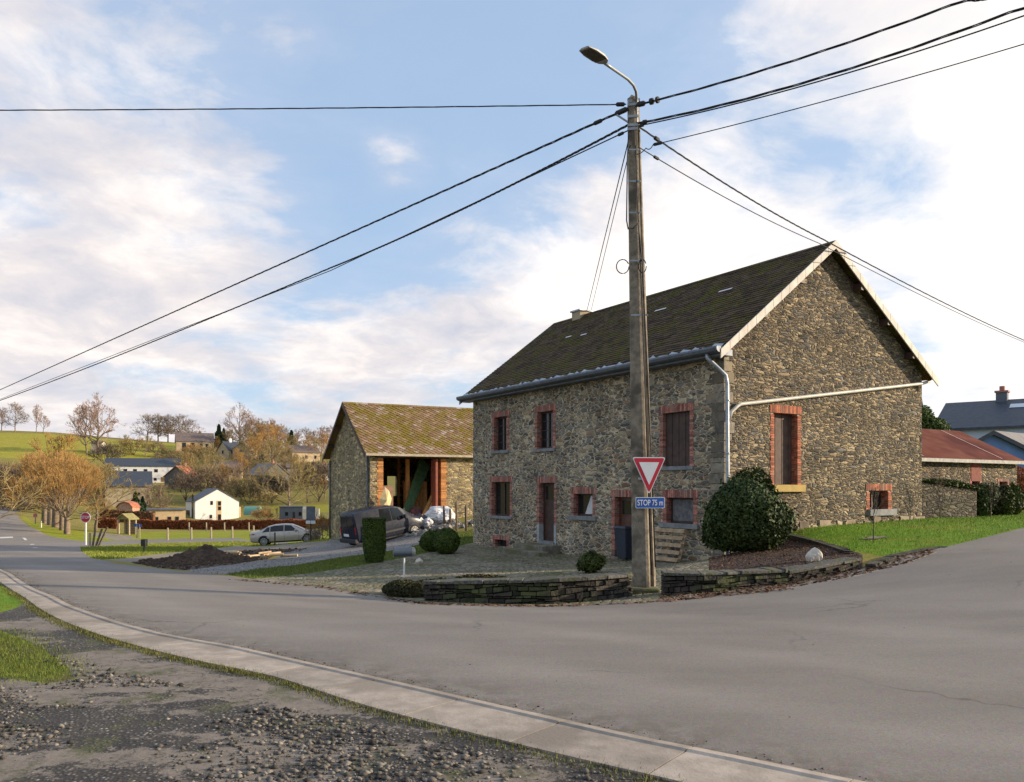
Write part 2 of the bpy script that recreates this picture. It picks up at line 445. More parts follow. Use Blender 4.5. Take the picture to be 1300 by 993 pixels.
def _grass(c1, c2, c3, lo=.55):
    def f(g, v, b):
        n1 = g.noise(v, .35, 5, .65); n2 = g.noise(v, 14, 4, .8)
        c = g.ramp(n1, [(.3, c1), (.6, c2)])
        c = g.mix(g.ramp(g.noise(v, 1.1, 5, .7), [(lo, 0.0), (lo + .15, .8)]), c, c3)
        c = g.mix(1.0, c, g.ramp(n2, [(.25, .55), (.75, 1.4)]), 'MULTIPLY')
        g.link(c, b.inputs['Base Color']); b.inputs['Roughness'].default_value = .9
        b.inputs['Specular IOR Level'].default_value = .15
        g.link(g.bump(n2, .8, .05), b.inputs['Normal'])
    return f
LAWN = ground_mat('lawn', _grass((.085, .19, .010), (.15, .27, .015), (.23, .23, .03), .46))
STRIPG = ground_mat('strip_grass', _grass((.075, .12, .012), (.11, .16, .016), (.14, .13, .03), .48))
MOSSG = ground_mat('moss_grass', _grass((.10, .12, .018), (.13, .16, .022), (.14, .11, .05), .5))
MEADOW = ground_mat('meadow', _grass((.20, .26, .015), (.28, .30, .02), (.32, .25, .05), .5))
FIELD = ground_mat('field', _grass((.22, .27, .015), (.36, .33, .03), (.40, .29, .06), .44))
SCRUB = ground_mat('scrub', _grass((.22, .18, .055), (.32, .23, .07), (.20, .23, .03), .45))
def _cobble(g, v, b):
    w = g.vadd(v, g.noise(v, 3, 3, out='Color'), .05)
    e = g.voro(w, 5.5, 'DISTANCE_TO_EDGE', 'Distance', .8); cc = g.voro(w, 5.5, 'F1', 'Color', .8)
    sep = g.node('ShaderNodeSeparateColor'); g.link(cc, sep.inputs[0])
    c = g.ramp(sep.outputs[0], [(0, (.17, .14, .105)), (.5, (.27, .225, .165)), (1, (.38, .32, .24))])
    gap = g.ramp(g.noise(v, .5, 4, .7), [(.4, (.07, .06, .04)), (.6, (.075, .085, .02))])
    wide = g.ramp(g.noise(v, .8, 3), [(.4, .05), (.7, .16)])
    mk = g.math('SMOOTH_MIN', g.math('DIVIDE', e, wide), 1.0)
    mk = g.ramp(mk, [(.5, 0.0), (1.0, 1.0)])
    c = g.mix(mk, gap, c)
    c = g.mix(g.ramp(g.noise(v, 1.4, 5, .75), [(.44, 0.0), (.62, .72)]), c, (.125, .12, .035))
    g.link(c, b.inputs['Base Color']); b.inputs['Roughness'].default_value = .9
    g.link(g.bump(g.ramp(e, [(0, 0.0), (.2, 1.0)]), .8, .03), b.inputs['Normal'])
COBBLE = ground_mat('cobbles', _cobble)
def _gravel(g, v, b):
    cc = g.voro(v, 22, 'F1', 'Color'); dd = g.voro(v, 22, 'F1', 'Distance')
    sep = g.node('ShaderNodeSeparateColor'); g.link(cc, sep.inputs[0])
    c = g.ramp(sep.outputs[0], [(0, (.11, .10, .095)), (.5, (.22, .20, .185)), (1, (.36, .33, .30))])
    c = g.mix(1.0, c, g.ramp(g.noise(v, .6, 5, .7), [(.3, .7), (.7, 1.2)]), 'MULTIPLY')
    g.link(c, b.inputs['Base Color']); b.inputs['Roughness'].default_value = .9
    g.link(g.bump(dd, .8, -.03), b.inputs['Normal'])
GRAVEL = ground_mat('gravel', _gravel)
SOIL = M_noise('soil', (.045, .028, .018), (.11, .07, .042), 3, .95, .9, 12, .06)
BARKBED = M_noise('bark_mulch', (.028, .016, .011), (.085, .046, .032), 9, .95, .9, 25, .04)
WORN = M_noise('worn_path', (.20, .165, .12), (.30, .25, .19), 1.5, .95, .5, 25, .02)
ROCK = M_noise('white_rock', (.55, .48, .38), (.74, .68, .58), 4, .8, .8, 8, .04, c3=(.35, .25, .16))
# ---------------------------------------------------------------- terrain heights
CTRL = [(0, 0, 0), (0, -20, 0), (-15, -15, 0), (15, -15, .1), (0, -80, 0), (-80, -60, -1), (80, -60, 2), (3, 4, 0), (-3, 4, 0), (-6, 6, 0), (6, 5, 0), (12, 4, .12), (-14, 6, 0),
        (25, 8, .6), (40, 15, 1.3), (60, 30, 2), (-25, 8, -.4), (-45, 20, -1.2), (120, 60, 2.5), (-60, 0, -1.5)]
def c(px, py, d): CTRL.append(tuple(P(px, py, d)))
for q in [(1300, 904, 6.3), (665, 904, 6.28), (350, 833, 8.4), (188, 800, 9.9), (67, 757, 12.8), (11, 728, 18), (900, 830, 8.5), (600, 800, 9.9),
          (818, 752, 16), (540, 763, 15.4), (700, 766, 15.2), (480, 753, 17), (1000, 743, 15.5), (1100, 722, 16.2), (1180, 698, 18), (1300, 670, 20.8), (1300, 720, 14),
          (1300, 800, 9.6), (1100, 760, 12.4),
          (1002, 669, 23.56), (1170, 658, 26.9), (1291, 650, 31.8), (1100, 694, 18.5), (1000, 698, 20.5), (945, 696, 20.4), (930, 715, 18.0), (1420, 645, 36), (1400, 660, 26),
          (919, 722, 22), (777, 709.6, 26.07), (690, 700, 30), (601, 691, 33.5), (650, 715, 24.5), (560, 699, 30.5), (480, 714, 26), (400, 740, 20), (320, 727, 22.8), (500, 735, 20),
          (250, 724, 24.5), (200, 718, 27.5), (140, 710, 33), (110, 703, 42), (250, 716, 32), (109, 691, 64), (0, 700, 44), (60, 700, 44), (0, 720, 22),
          (40, 670, 90), (20, 650, 135), (38, 635, 190), (0, 640, 170), (-80, 650, 110), (-100, 690, 50),
          (350, 692, 58), (310, 694.5, 56), (400, 690, 58), (413, 687, 52.8), (445, 697, 42.5), (525, 682, 45), (556, 658, 44.5), (500, 668, 46.5), (590, 672, 42), (590, 683, 37),
          (360, 710, 38), (430, 700, 40), (183, 701, 47), (300, 694, 58), (200, 688, 75), (300, 686, 78), (430, 684, 78), (250, 677, 100), (160, 683, 92),
          (270, 672, 125), (420, 671, 122), (125, 672, 125), (270, 663, 185), (370, 661, 150), (210, 664, 150), (330, 645, 200), (400, 650, 180), (165, 640, 190),
          (180, 612, 250), (100, 640, 200), (60, 600, 250), (10, 600, 240), (340, 620, 230), (290, 600, 270), (400, 610, 250), (120, 572, 300), (245, 577, 320), (300, 582, 300), (385, 585, 300),
          (0, 546, 380), (60, 548, 380), (150, 557, 380), (220, 562, 380), (300, 568, 370), (400, 578, 350), (-150, 545, 380), (-300, 560, 330), (-200, 620, 160),
          ]: c(*q)
for x, y, z in [(0, 60, .6), (0, 120, -1), (-10, 300, 12), (60, 300, 8), (150, 250, 8), (-400, 600, 16), (0, 700, 15), (400, 600, 15), (700, 200, 8), (-700, 200, 12), (-400, 0, 0), (400, 0, 5), (0, -400, 0),
                (1500, 1500, 0), (-1500, 1500, 0), (0, 1800, 0), (1800, 0, 0), (-1800, 0, 0), (0, -1500, 0), (-250, 600, 18), (-100, 600, 16), (20, 36, .0), (10, 45, .5), (30, 60, 1.6), (45, 50, 2), (60, 90, 2), (-12, 70, -2)]:
    CTRL.append((x, y, z))
_C = np.array(CTRL, dtype=float)
def _phi(r): return r
_A = np.zeros((len(_C) + 1, len(_C) + 1))
_D = np.sqrt(((_C[:, None, :2] - _C[None, :, :2]) ** 2).sum(-1))
_A[:-1, :-1] = _phi(np.sqrt(_D ** 2 + .0)); _A[:-1, :-1] -= np.eye(len(_C)) * .15
_A[-1, :-1] = 1; _A[:-1, -1] = 1
_W = np.linalg.solve(_A, np.append(_C[:, 2], 0))
def Hn(xy):
    xy = np.asarray(xy, dtype=float).reshape(-1, 2)
    out = np.empty(len(xy))
    for i in range(0, len(xy), 20000):
        q = xy[i:i + 20000]
        r = np.sqrt(((q[:, None, :] - _C[None, :, :2]) ** 2).sum(-1) + .25)
        out[i:i + 20000] = r @ _W[:-1] + _W[-1]
    return out
def H(x, y): return float(Hn([[x, y]])[0])
_DS = np.geomspace(2.5, 900, 900)
def G(px, py):
    """where the sight line of a picture point meets the terrain"""
    X = (px - CX) / FPX * _DS
    z = EYE + (HY - py) / FPX * _DS
    h = Hn(np.stack([X, _DS], 1))
    below = np.nonzero(z < h)[0]
    if len(below) == 0: i = 899; d = _DS[i]
    else:
        i = below[0]
        if i == 0: d = _DS[0]
        else:
            a, b = z[i - 1] - h[i - 1], h[i] - z[i]
            d = _DS[i - 1] + (_DS[i] - _DS[i - 1]) * a / (a + b)
    x = (px - CX) / FPX * d
    return Vector((x, d, H(x, d)))
def GP(px, d):
    x = (px - CX) / FPX * d
    return Vector((x, d, H(x, d)))

# ---------------------------------------------------------------- regions
def W2(pts): return [tuple(G(*p).xy) if len(p) == 2 else (p[0], p[1]) for p in pts]   # (px,py) or (X,Y,0) in metres
def dense(pts, step=1.2):
    out = []
    for i in range(len(pts)):
        a, b = Vector(pts[i]), Vector(pts[(i + 1) % len(pts)])
        st = max(step, .05 * min(a.length, b.length))
        n = max(1, int((b - a).length / st))
        out += [tuple(a.lerp(b, k / n)) for k in range(n)]
    return out
def catmull(pts, n=6):
    pts = [Vector(p) for p in pts]; out = []
    for i in range(len(pts) - 1):
        p0, p1, p2, p3 = pts[max(i - 1, 0)], pts[i], pts[i + 1], pts[min(i + 2, len(pts) - 1)]
        for k in range(n):
            t = k / n
            out.append(.5 * ((2 * p1) + (p2 - p0) * t + (2 * p0 - 5 * p1 + 4 * p2 - p3) * t * t + (3 * p1 - p0 - 3 * p2 + p3) * t ** 3))
    out.append(pts[-1]); return [tuple(q) for q in out]
kerb_in = [*W2([(-160, 690), (-50, 704), (11, 728), (67, 757.7), (121, 780.6), (188.5, 800.8), (242, 812), (300, 822), (350, 833), (440, 853), (530, 873), (665, 904)]), (1.25, 5.35), (3.2, 4.1), (7.5, 2.6), (14, 1.9), (30, 2.2)]
kerb_out = [*W2([(-190, 695), (-70, 708), (-8, 733), (32, 760), (67, 783), (121, 805), (188.5, 825), (269, 844), (350, 861), (484.6, 903)]), (.85, 4.85), (2.9, 3.53), (7.35, 1.97), (14, 1.25), (30, 1.6)]
kerb_in = catmull(kerb_in); kerb_out = catmull(kerb_out)
lawn_front = [(1140, 706), (1180, 698), (1215, 691), (1260, 680), (1300, 670)]
yard_front = [(1000, 747), (900, 757), (838, 762), (700, 769), (540, 766), (480, 757), (400, 744), (320, 735), (250, 727), (200, 722), (150, 716), (118, 709), (103, 700)]
R = {}
R['road'] = kerb_in + [(60, 12), (60, 34), (34, 27.5)] + W2(lawn_front[::-1] + [(1150, 716), (1090, 731)] + yard_front
            + [(102, 695), (130, 693.5), (200, 690), (300, 687.5), (440, 687), (440, 683.5), (300, 683), (200, 684.5), (120, 687.5), (103, 687), (64.5, 681), (40, 669.7), (21, 652), (27, 645), (38.7, 640), (38, 632.6), (10, 636), (-60, 636)]) + [(-90, 110), (-60, 60)]
R['kerb_bed'] = kerb_in + kerb_out[::-1]
R['gutter'] = W2([(1150, 716), (1090, 731), (1000, 747), (900, 757), (838, 762), (838, 757), (900, 752), (1000, 740), (1095, 721), (1140, 706), (1180, 698), (1190, 701)])
R['lawn'] = W2([(1002, 667), (1170, 657), (1291, 649.5), (1420, 641), (1450, 655), *lawn_front[::-1], (1120, 706), (1080, 700), (1040, 689), (985, 676)])
R['flower_bed'] = W2([(985, 676), (1040, 689), (1095, 704), (1095, 721), (1000, 740), (900, 752), (900, 700), (940, 680)])
R['yard'] = W2([(838, 762), (900, 756), (900, 700), (777, 700), (601, 689), (540, 702), (470, 716), (400, 727), (320, 735), (400, 744), (480, 757), (540, 766), (700, 769)])
R['grass_strip'] = W2([(320, 735), (400, 727), (470, 716), (540, 702), (601, 689), (600, 672), (560, 683), (500, 699), (430, 708), (380, 717), (330, 722), (285, 729)])
R['drive'] = W2([(285, 729), (330, 722), (380, 717), (430, 708), (500, 699), (560, 683), (575, 662), (540, 655), (480, 665), (413, 690), (360, 702), (300, 716), (235, 724), (250, 727)])
R['soil_patch'] = W2([(235, 724), (300, 716), (345, 707), (395, 697), (330, 697), (240, 704), (165, 714), (200, 721)])
R['car_drive'] = W2([(130, 711), (165, 714), (240, 704), (330, 697), (395, 697), (425, 690), (410, 687), (300, 693), (245, 699), (180, 706)])
R['verge_grass'] = W2([(103, 700), (118, 709), (130, 711), (180, 706), (245, 699), (300, 693), (410, 687), (440, 687), (300, 687.5), (200, 690), (130, 693.5), (102, 695)])
R['meadow'] = W2([(120, 687.5), (200, 684.5), (300, 683), (440, 683.5), (440, 672), (300, 674), (170, 676), (110, 674), (75, 672), (28, 652), (40, 669.7), (64.5, 681), (103, 687)])
R['side_path'] = W2([(105, 677), (130, 676), (165, 680), (178, 684), (150, 686), (120, 681)])
R['verge_lawn'] = W2([(0, 741), (32, 764), (20, 772), (0, 778)]) + [(-20, 12), (-19, 19)]
R['verge_moss'] = W2([(0, 800), (40, 815), (85, 845), (95, 862), (60, 868), (0, 860)]) + [(-9, 7)]
R['verge'] = kerb_out + [(40, -3), (30, -30), (-30, -30), (-45, 10), (-40, 25)]
R['hill_field'] = W2([(-40, 549), (60, 551), (150, 559), (232, 564), (226, 580), (150, 584), (100, 582), (40, 584), (-40, 578)])
R['hill_field_low'] = W2([(330, 652), (425, 650), (425, 640), (350, 643)])
ORDER = ['kerb_bed', 'gutter', 'side_path', 'verge_lawn', 'verge_moss', 'lawn', 'flower_bed', 'yard', 'grass_strip', 'drive', 'soil_patch', 'car_drive', 'verge_grass', 'road', 'meadow', 'hill_field', 'hill_field_low', 'verge']
R = {k: R[k] if k in ('kerb_bed', 'hill_field', 'hill_field_low') else dense(R[k]) for k in R}
R['hill_field'] = dense(R['hill_field'], 10); R['hill_field_low'] = dense(R['hill_field_low'], 10)

def inside(poly, pts):
    poly = np.asarray(poly); x, y = pts[:, 0], pts[:, 1]
    res = np.zeros(len(pts), bool); j = len(poly) - 1
    for i in range(len(poly)):
        xi, yi = poly[i]; xj, yj = poly[j]
        if yi != yj:
            cnd = ((yi > y) != (yj > y)) & (x < (xj - xi) * (y - yi) / (yj - yi) + xi)
            res ^= cnd
        j = i
    return res

def build_ground():
    vs, es = [], []
    for k in ORDER:
        b = len(vs); p = R[k]; vs += [Vector(q) for q in p]
        es += [(b + i, b + (i + 1) % len(p)) for i in range(len(p))]
    def grid(x0, x1, y0, y1, st, hole=None):
        for i in range(int((x1 - x0) / st) + 1):
            for j in range(int((y1 - y0) / st) + 1):
                x = x0 + i * st + rnd.uniform(-.2, .2) * st; y = y0 + j * st + rnd.uniform(-.2, .2) * st
                if hole and hole[0] < x < hole[1] and hole[2] < y < hole[3]: continue
                vs.append(Vector((x, y)))
    grid(-16, 24, 2, 36, .7)
    grid(-60, 50, -12, 80, 2.5, (-16, 24, 2, 36))
    grid(-170, 100, -40, 200, 7, (-60, 50, -12, 80))
    grid(-420, 420, -150, 480, 16, (-170, 100, -40, 200))
    grid(-2600, 2600, -2600, 2600, 160, (-420, 420, -150, 480))
    res = delaunay_2d_cdt(vs, es, [], 0, 1e-4)
    V = np.array([tuple(v) for v in res[0]]); F = np.array([tuple(f) for f in res[2] if len(f) == 3])
    z = Hn(V)
    cen = V[F].mean(1)
    done = np.zeros(len(F), bool)
    mats = dict(road=ASPHALT, kerb_bed=SOIL, gutter=CONC_S, lawn=LAWN, flower_bed=BARKBED, yard=COBBLE, grass_strip=STRIPG, drive=GRAVEL, soil_patch=SOIL, car_drive=WORN,
                verge_grass=MEADOW, meadow=MEADOW, side_path=WORN, verge_lawn=LAWN, verge_moss=MOSSG, verge=VERGE, hill_field=FIELD, hill_field_low=FIELD)
    V3 = np.column_stack([V, z])
    def emit(name, sel, mat):
        f = F[sel]; u, inv = np.unique(f, return_inverse=True)
        o = np_mesh(name, V3[u], inv.reshape(f.shape), mat); tag(o, kind='structure')
        me = o.data; me.polygons.foreach_set('use_smooth', [True] * len(me.polygons))
        if name == 'road':
            kp = np.array(kerb_in); d_ = np.full(len(u), 99.0)
            for i in range(len(kp) - 1):
                a_, b_ = kp[i], kp[i + 1]; ab = b_ - a_; t_ = np.clip(((V[u] - a_) @ ab) / (ab @ ab), 0, 1); d_ = np.minimum(d_, np.hypot(*(V[u] - a_ - t_[:, None] * ab).T))
            at = me.attributes.new('edge_distance', 'FLOAT', 'POINT'); at.data.foreach_set('value', d_.astype(np.float32))
        # make sure faces look up
        bm = bmesh.new(); bm.from_mesh(me)
        fl = [q for q in bm.faces if q.normal.z < 0]
        if fl: bmesh.ops.reverse_faces(bm, faces=fl)
        bm.to_mesh(me); bm.free()
        return o
    names = dict(kerb_bed='kerb_bedding', drive='gravel_driveway', car_drive='worn_driveway', yard='cobbled_yard', verge='gravel_verge', hill_field='hill_pasture', hill_field_low='hill_pasture_lower',
                 verge_lawn='verge_grass_patch', verge_moss='mossy_grass_patch', lawn='lawn', gutter='gutter_pavement', side_path='side_path', soil_patch='bare_soil', verge_grass='roadside_grass')
    for k in ORDER:
        sel = inside(R[k], cen) & ~done
        done |= sel
        if sel.any(): emit(names.get(k, k), sel, mats[k])
    emit('hillside_terrain', ~done, SCRUB)
build_ground()

def rand_in(poly, n, seed=1, near=0.0):
    """n random ground points in a region; near>0 thins them with distance"""
    r = np.random.RandomState(seed); p = np.asarray(poly)
    lo, hi = p.min(0), p.max(0); out = []
    tot = 0
    while tot < n:
        q = r.uniform(lo, hi, (n * 3, 2)); q = q[inside(p, q)]
        if near:
            d = np.hypot(q[:, 0], q[:, 1]); q = q[r.rand(len(q)) < np.minimum(1, (near / d) ** 1.5)]
        out.append(q); tot += len(q)
        if len(q) == 0: break
    q = np.concatenate(out)[:n]
    return np.column_stack([q, Hn(q)])
# ---------------------------------------------------------------- masonry helpers
def wall_cells(mb, f, a0, a1, z0, z1, ops, depth=.3, mi=0, mr=0):
    """wall rectangle with openings (a0,a1,z0,z1) and reveals; f(a, z, n) -> point, n inward"""
    A = sorted({a0, a1, *[x for o in ops for x in o[:2]]}); Z = sorted({z0, z1, *[x for o in ops for x in o[2:4]]})
    for i in range(len(A) - 1):
        for j in range(len(Z) - 1):
            ca, cz = (A[i] + A[i + 1]) / 2, (Z[j] + Z[j + 1]) / 2
            if any(o[0] < ca < o[1] and o[2] < cz < o[3] for o in ops): continue
            mb.quad(f(A[i], Z[j], 0), f(A[i + 1], Z[j], 0), f(A[i + 1], Z[j + 1], 0), f(A[i], Z[j + 1], 0), mi)
    for o in ops:
        p = [(o[0], o[2]), (o[1], o[2]), (o[1], o[3]), (o[0], o[3])]
        for k in range(4):
            a, b = p[k], p[(k + 1) % 4]
            mb.quad(f(*a, 0), f(*b, 0), f(*b, depth), f(*a, depth), mr)

def fbox(mb, f, a0, a1, z0, z1, n0, n1, mi=0):
    vs = [f(a, z, n) for n in (n0, n1) for z in (z0, z1) for a in (a0, a1)]
    mb.add(vs, [(0, 1, 3, 2), (5, 4, 6, 7), (0, 4, 5, 1), (2, 3, 7, 6), (0, 2, 6, 4), (1, 5, 7, 3)], mi)

def brick_surround(f, o, parent, mat, band=.17, zlow=None, head=.22, course=.068, depth=.24, proud=.012, toothed=True):
    """bricks round opening o (outer bounds); zlow = where the brick jambs start"""
    a0, a1, z0, z1 = o; zl = zlow if zlow is not None else z0
    mb = MB()
    fbox(mb, f, a0 + .004, a0 + band - .012, zl, z1 - .01, .012, depth, 1)
    fbox(mb, f, a1 - band + .012, a1 - .004, zl, z1 - .01, .012, depth, 1)
    fbox(mb, f, a0 + band - .012, a1 - band + .012, z1 - head + .012, z1 - .01, .012, depth, 1)
    z = zl; k = 0
    while z + course * .6 < z1 - head:
        h = min(course - .011, z1 - head - z - .005)
        ex = .03 if (k % 4 < 2 and toothed) else 0
        for s in (0, 1):
            q0, q1 = (a0 - ex, a0 + band) if s == 0 else (a1 - band, a1 + ex)
            pr = -proud + rnd.uniform(-.003, .003)
            fbox(mb, f, q0, q1, z, z + h, pr, .105)
            i0, i1 = (a0 + band - .1, a0 + band) if s == 0 else (a1 - band, a1 - band + .1)
            fbox(mb, f, i0, i1, z, z + h, .115, depth)
        z += course; k += 1
    n = max(3, round((a1 - a0 + .02) / .078)); st = (a1 - a0 + .08) / n
    for i in range(n):
        fbox(mb, f, a0 - .04 + i * st + .005, a0 - .04 + (i + 1) * st - .005, z1 - head + rnd.uniform(-.004, .004), z1 + rnd.uniform(-.004, .006), -proud - .004, depth)
    return mb.build('brick_surround', [mat, MORTAR], parent)

def window_unit(name, f, inner, parent, frame_m, n=.17, mull=1, rails=0, fw=.055, curtain=None, label=None, sashes=None):
    """inner = (a0,a1,z0,z1) clear opening; returns the window part with pane sub-part"""
    a0, a1, z0, z1 = inner; mb = MB()
    fbox(mb, f, a0, a0 + fw, z0, z1, n, n + .06); fbox(mb, f, a1 - fw, a1, z0, z1, n, n + .06)
    fbox(mb, f, a0 + fw, a1 - fw, z0, z0 + fw, n, n + .06); fbox(mb, f, a0 + fw, a1 - fw, z1 - fw, z1, n, n + .06)
    for k in range(mull):
        am = a0 + (a1 - a0) * (k + 1) / (mull + 1); fbox(mb, f, am - .03, am + .03, z0 + fw, z1 - fw, n - .008, n + .055)
    for k in range(rails):
        zm = z0 + (z1 - z0) * (k + 1) / (rails + 1); fbox(mb, f, a0 + fw, a1 - fw, zm - .012, zm + .012, n + .012, n + .03)
    o = mb.build(name, frame_m, parent)
    if label: o['label'] = label
    p = MB(); fbox(p, f, a0 + fw * .5, a1 - fw * .5, z0 + fw * .5, z1 - fw * .5, n + .03, n + .036)
    pn = p.build('pane', GLASS, o)
    if curtain:
        curtain(f, inner, n + .02, o)
    return o

def slates(mb, f, u0, u1, v0, v1, w=.3, h=.21, thick=.012, jit=.006, diamond=False, clip=None, mi=0):
    """f(u, v, n) -> point on the roof plane, v up the slope, n out of it"""
    nr = int((v1 - v0) / h) + 1
    for r in range(nr):
        v = v0 + r * h
        off = (r % 2) * w / 2
        k = 0; u = u0 - off
        while u < u1:
            a, b = max(u, u0), min(u + w - .006, u1)
            if b - a > .03:
                vt = min(v + h * 1.08, v1)
                vb = v + rnd.uniform(-jit, jit)
                lift = thick + rnd.uniform(0, jit)
                if rnd.random() < .02: vb -= h * rnd.uniform(.1, .35); lift += .012
                if diamond:
                    m = (a + b) / 2
                    pts = [(a, v + h * .55), (m, vb - h * .45), (b, v + h * .55), (b, vt), (a, vt)]
                    top = [f(x, y, lift if y < v + h * .6 else .004) for x, y in pts]
                    bot = [f(x, y, 0.0) for x, y in pts[:3]]
                    mb.add(top + bot, [(0, 1, 2, 3, 4), (0, 5, 6, 1), (1, 6, 7, 2)], mi)
                else:
                    top = [f(a, vb, lift), f(b, vb, lift), f(b, vt, .003), f(a, vt, .003)]
                    bot = [f(a, vb, -.01), f(b, vb, -.01)]
                    mb.add(top + bot, [(0, 1, 2, 3), (0, 4, 5, 1)], mi)
            u += w

# ---------------------------------------------------------------- the stone farmhouse
TH = math.atan2(.5306, .8475)
FH = Frame(5.64, 22.0, TH)
ZB = -.62
house = empty('stone_farmhouse', (5.64, 22.0, ZB), TH, 'large rubble stone farmhouse with dark mossy slate roof and brick framed windows on the corner', 'house')
L_, W_ = 13.6, 9.0          # front length (local y), gable width (local x)
ZE = 5.40                   # wall top
VR, ZR = 4.21, 8.86         # ridge position on the gable, ridge height
def lz(z): return z - ZB
def f_front(a, z, n): return Vector((n, a, lz(z)))
def f_gable(a, z, n): return Vector((a, n, lz(z)))
def span(px0, px1, py0, py1, axis):
    a, z1 = FH.hit(px0, py0, axis); b, z0 = FH.hit(px1, py1, axis)
    zt = (FH.hit(px0, py0, axis)[1] + FH.hit(px1, py0, axis)[1]) / 2
    zb = (FH.hit(px0, py1, axis)[1] + FH.hit(px1, py1, axis)[1]) / 2
    return (min(a, b), max(a, b), zb, zt)
U1 = span(625, 646, 522, 572, 'y'); U2 = span(679.5, 705, 514.5, 569.5, 'y'); U3 = span(838, 880, 513.5, 592, 'y')
L1 = span(622, 650, 604.5, 655, 'y'); D1 = span(682, 706.5, 605, 688.5, 'y'); S2 = span(725.5, 755.5, 618.5, 655, 'y')
D2 = span(777, 825, 622, 711, 'y'); S3 = span(842, 885, 622, 664.5, 'y'); CE = span(626, 646, 680, 694, 'y')
G1 = span(978.5, 1016, 515, 615.5, 'x'); G2 = span(1100, 1131, 614.5, 646.5, 'x')
# same level for the three upper and the lower row
OPF = [U1, U2, U3, L1, D1, S2, D2, S3, CE]
mb = MB()
f_left = lambda a, z, n: Vector((a, L_ - n, lz(z))); f_back = lambda a, z, n: Vector((W_ - n, a, lz(z)))
wall_cells(mb, f_front, 0, L_, -1.3, ZE, OPF, .32)
wall_cells(mb, f_gable, 0, W_, -1.3, ZE, [G1, G2], .35, 1, 1)
wall_cells(mb, f_left, 0, W_, -1.3, ZE, []); wall_cells(mb, f_back, 0, L_, -1.3, ZE, [], 0, 1)
for ff in (f_gable, f_left):
    mb.poly([ff(0, ZE, 0), ff(W_, ZE, 0), ff(W_, ZE + .02, 0), ff(VR, ZR - .12, 0), ff(0, ZE + .02, 0)], 1)
mb.build('wall', [STONE_F, STONE_G], house)
# quoins at the near corner and the row of big base stones
q = MB(); z = -1.0; k = 0
while z < ZE - .25:
    h = rnd.uniform(.12, .32); la, lb = (rnd.uniform(.3, .6), rnd.uniform(.2, .45))
    q.box(-.02, lb * rnd.uniform(.8, 1.1), -.025, -.002, lz(z), lz(z + h - .025), jit=.008)
    q.box(-.022, -.002, -.02, la * rnd.uniform(.8, 1.1), lz(z), lz(z + h - .025), jit=.008)
    z += h; k += 1
q.build('corner_quoin', QUOIN, house, bevel=.01)
bs = MB(); a = .9
while a < W_ - .2:
    wd = rnd.uniform(.16, .5); hh = rnd.choice([.03, .06, .12, .2]); zg = H(*FH.W(a, -.1, 0).xy)
    bs.box(a, a + wd - .03, -rnd.uniform(.02, .06), .02, lz(zg - .2), lz(zg + hh), jit=.04); a += wd
bs.build('base_stone', M_noise('base_stone', (.20, .15, .10), (.36, .28, .19), 5, .9, .7, island=.5), house, bevel=.02)

# brick surrounds, sills, windows
def sill(f, o, mat, h=.11, out=.07, ext=.03):
    m = MB(); fbox(m, f, o[0] - ext, o[1] + ext, o[2] - h, o[2] + .0, -out, .3); return m.build('sill', mat, house, bevel=.008)
def inner(o, band=.17, head=.22, low=0): return (o[0] + band, o[1] - band, o[2] + low, o[3] - head)
def b_(o): return min(.14, (o[1] - o[0]) * .16)
def cloth(f, i, n, par):
    m = MB(); a0, a1, z0, z1 = i
    m.prism([f(a0 + .08, z0 + .06, n), f(a0 + .08 + (a1 - a0) * .55, z0 + .06, n), f(a0 + .1 + (a1 - a0) * .22, z1 - .06, n), f(a0 + .08, z1 - .06, n)], f(0, 0, .008) - f(0, 0, 0))
    m.build('curtain', CURTAIN, par)
def cloth2(f, i, n, par):
    m = MB(); a0, a1, z0, z1 = i
    fbox(m, f, a0 + .06, a1 - .06, z0 + .06, z1 - .06, n, n + .006); m.build('curtain', CURT_D, par)
for o in (U1, U2):
    brick_surround(f_front, o, house, BRICK, b_(o)); sill(f_front, o, BLUESTONE)
    window_unit('window', f_front, inner(o, b_(o)), house, DARKWOOD, mull=1, rails=3)
brick_surround(f_front, U3, house, BRICK, .13); sill(f_front, U3, BLUESTONE)
i = inner(U3, .13); m = MB(); nb = 8
for k in range(nb):
    a = i[0] + (i[1] - i[0]) * k / nb; fbox(m, f_front, a + .004, i[0] + (i[1] - i[0]) * (k + 1) / nb - .004, i[2] + .01, i[3] - .01, .10 + (.01 if k % 2 else 0), .14)
fbox(m, f_front, i[0], i[1], i[2], i[3], .14, .16)
sh = m.build('shutter', SHUT_B, house); sh['label'] = 'closed dark brown plank shutter'
brick_surround(f_front, L1, house, BRICK, b_(L1)); sill(f_front, L1, BLUESTONE); window_unit('window', f_front, inner(L1, b_(L1)), house, DARKWOOD, mull=1, rails=0)
brick_surround(f_front, S2, house, BRICK, .13); sill(f_front, S2, BLUESTONE, .14, .1, .12)
window_unit('window', f_front, inner(S2, .13), house, DARKWOOD, mull=0, curtain=cloth, label='small window with white curtain')
brick_surround(f_front, S3, house, BRICK, .14); sill(f_front, S3, BLUESTONE, .14, .1, .1)
window_unit('window', f_front, inner(S3, .14), house, DARKWOOD, mull=0, curtain=cloth2)
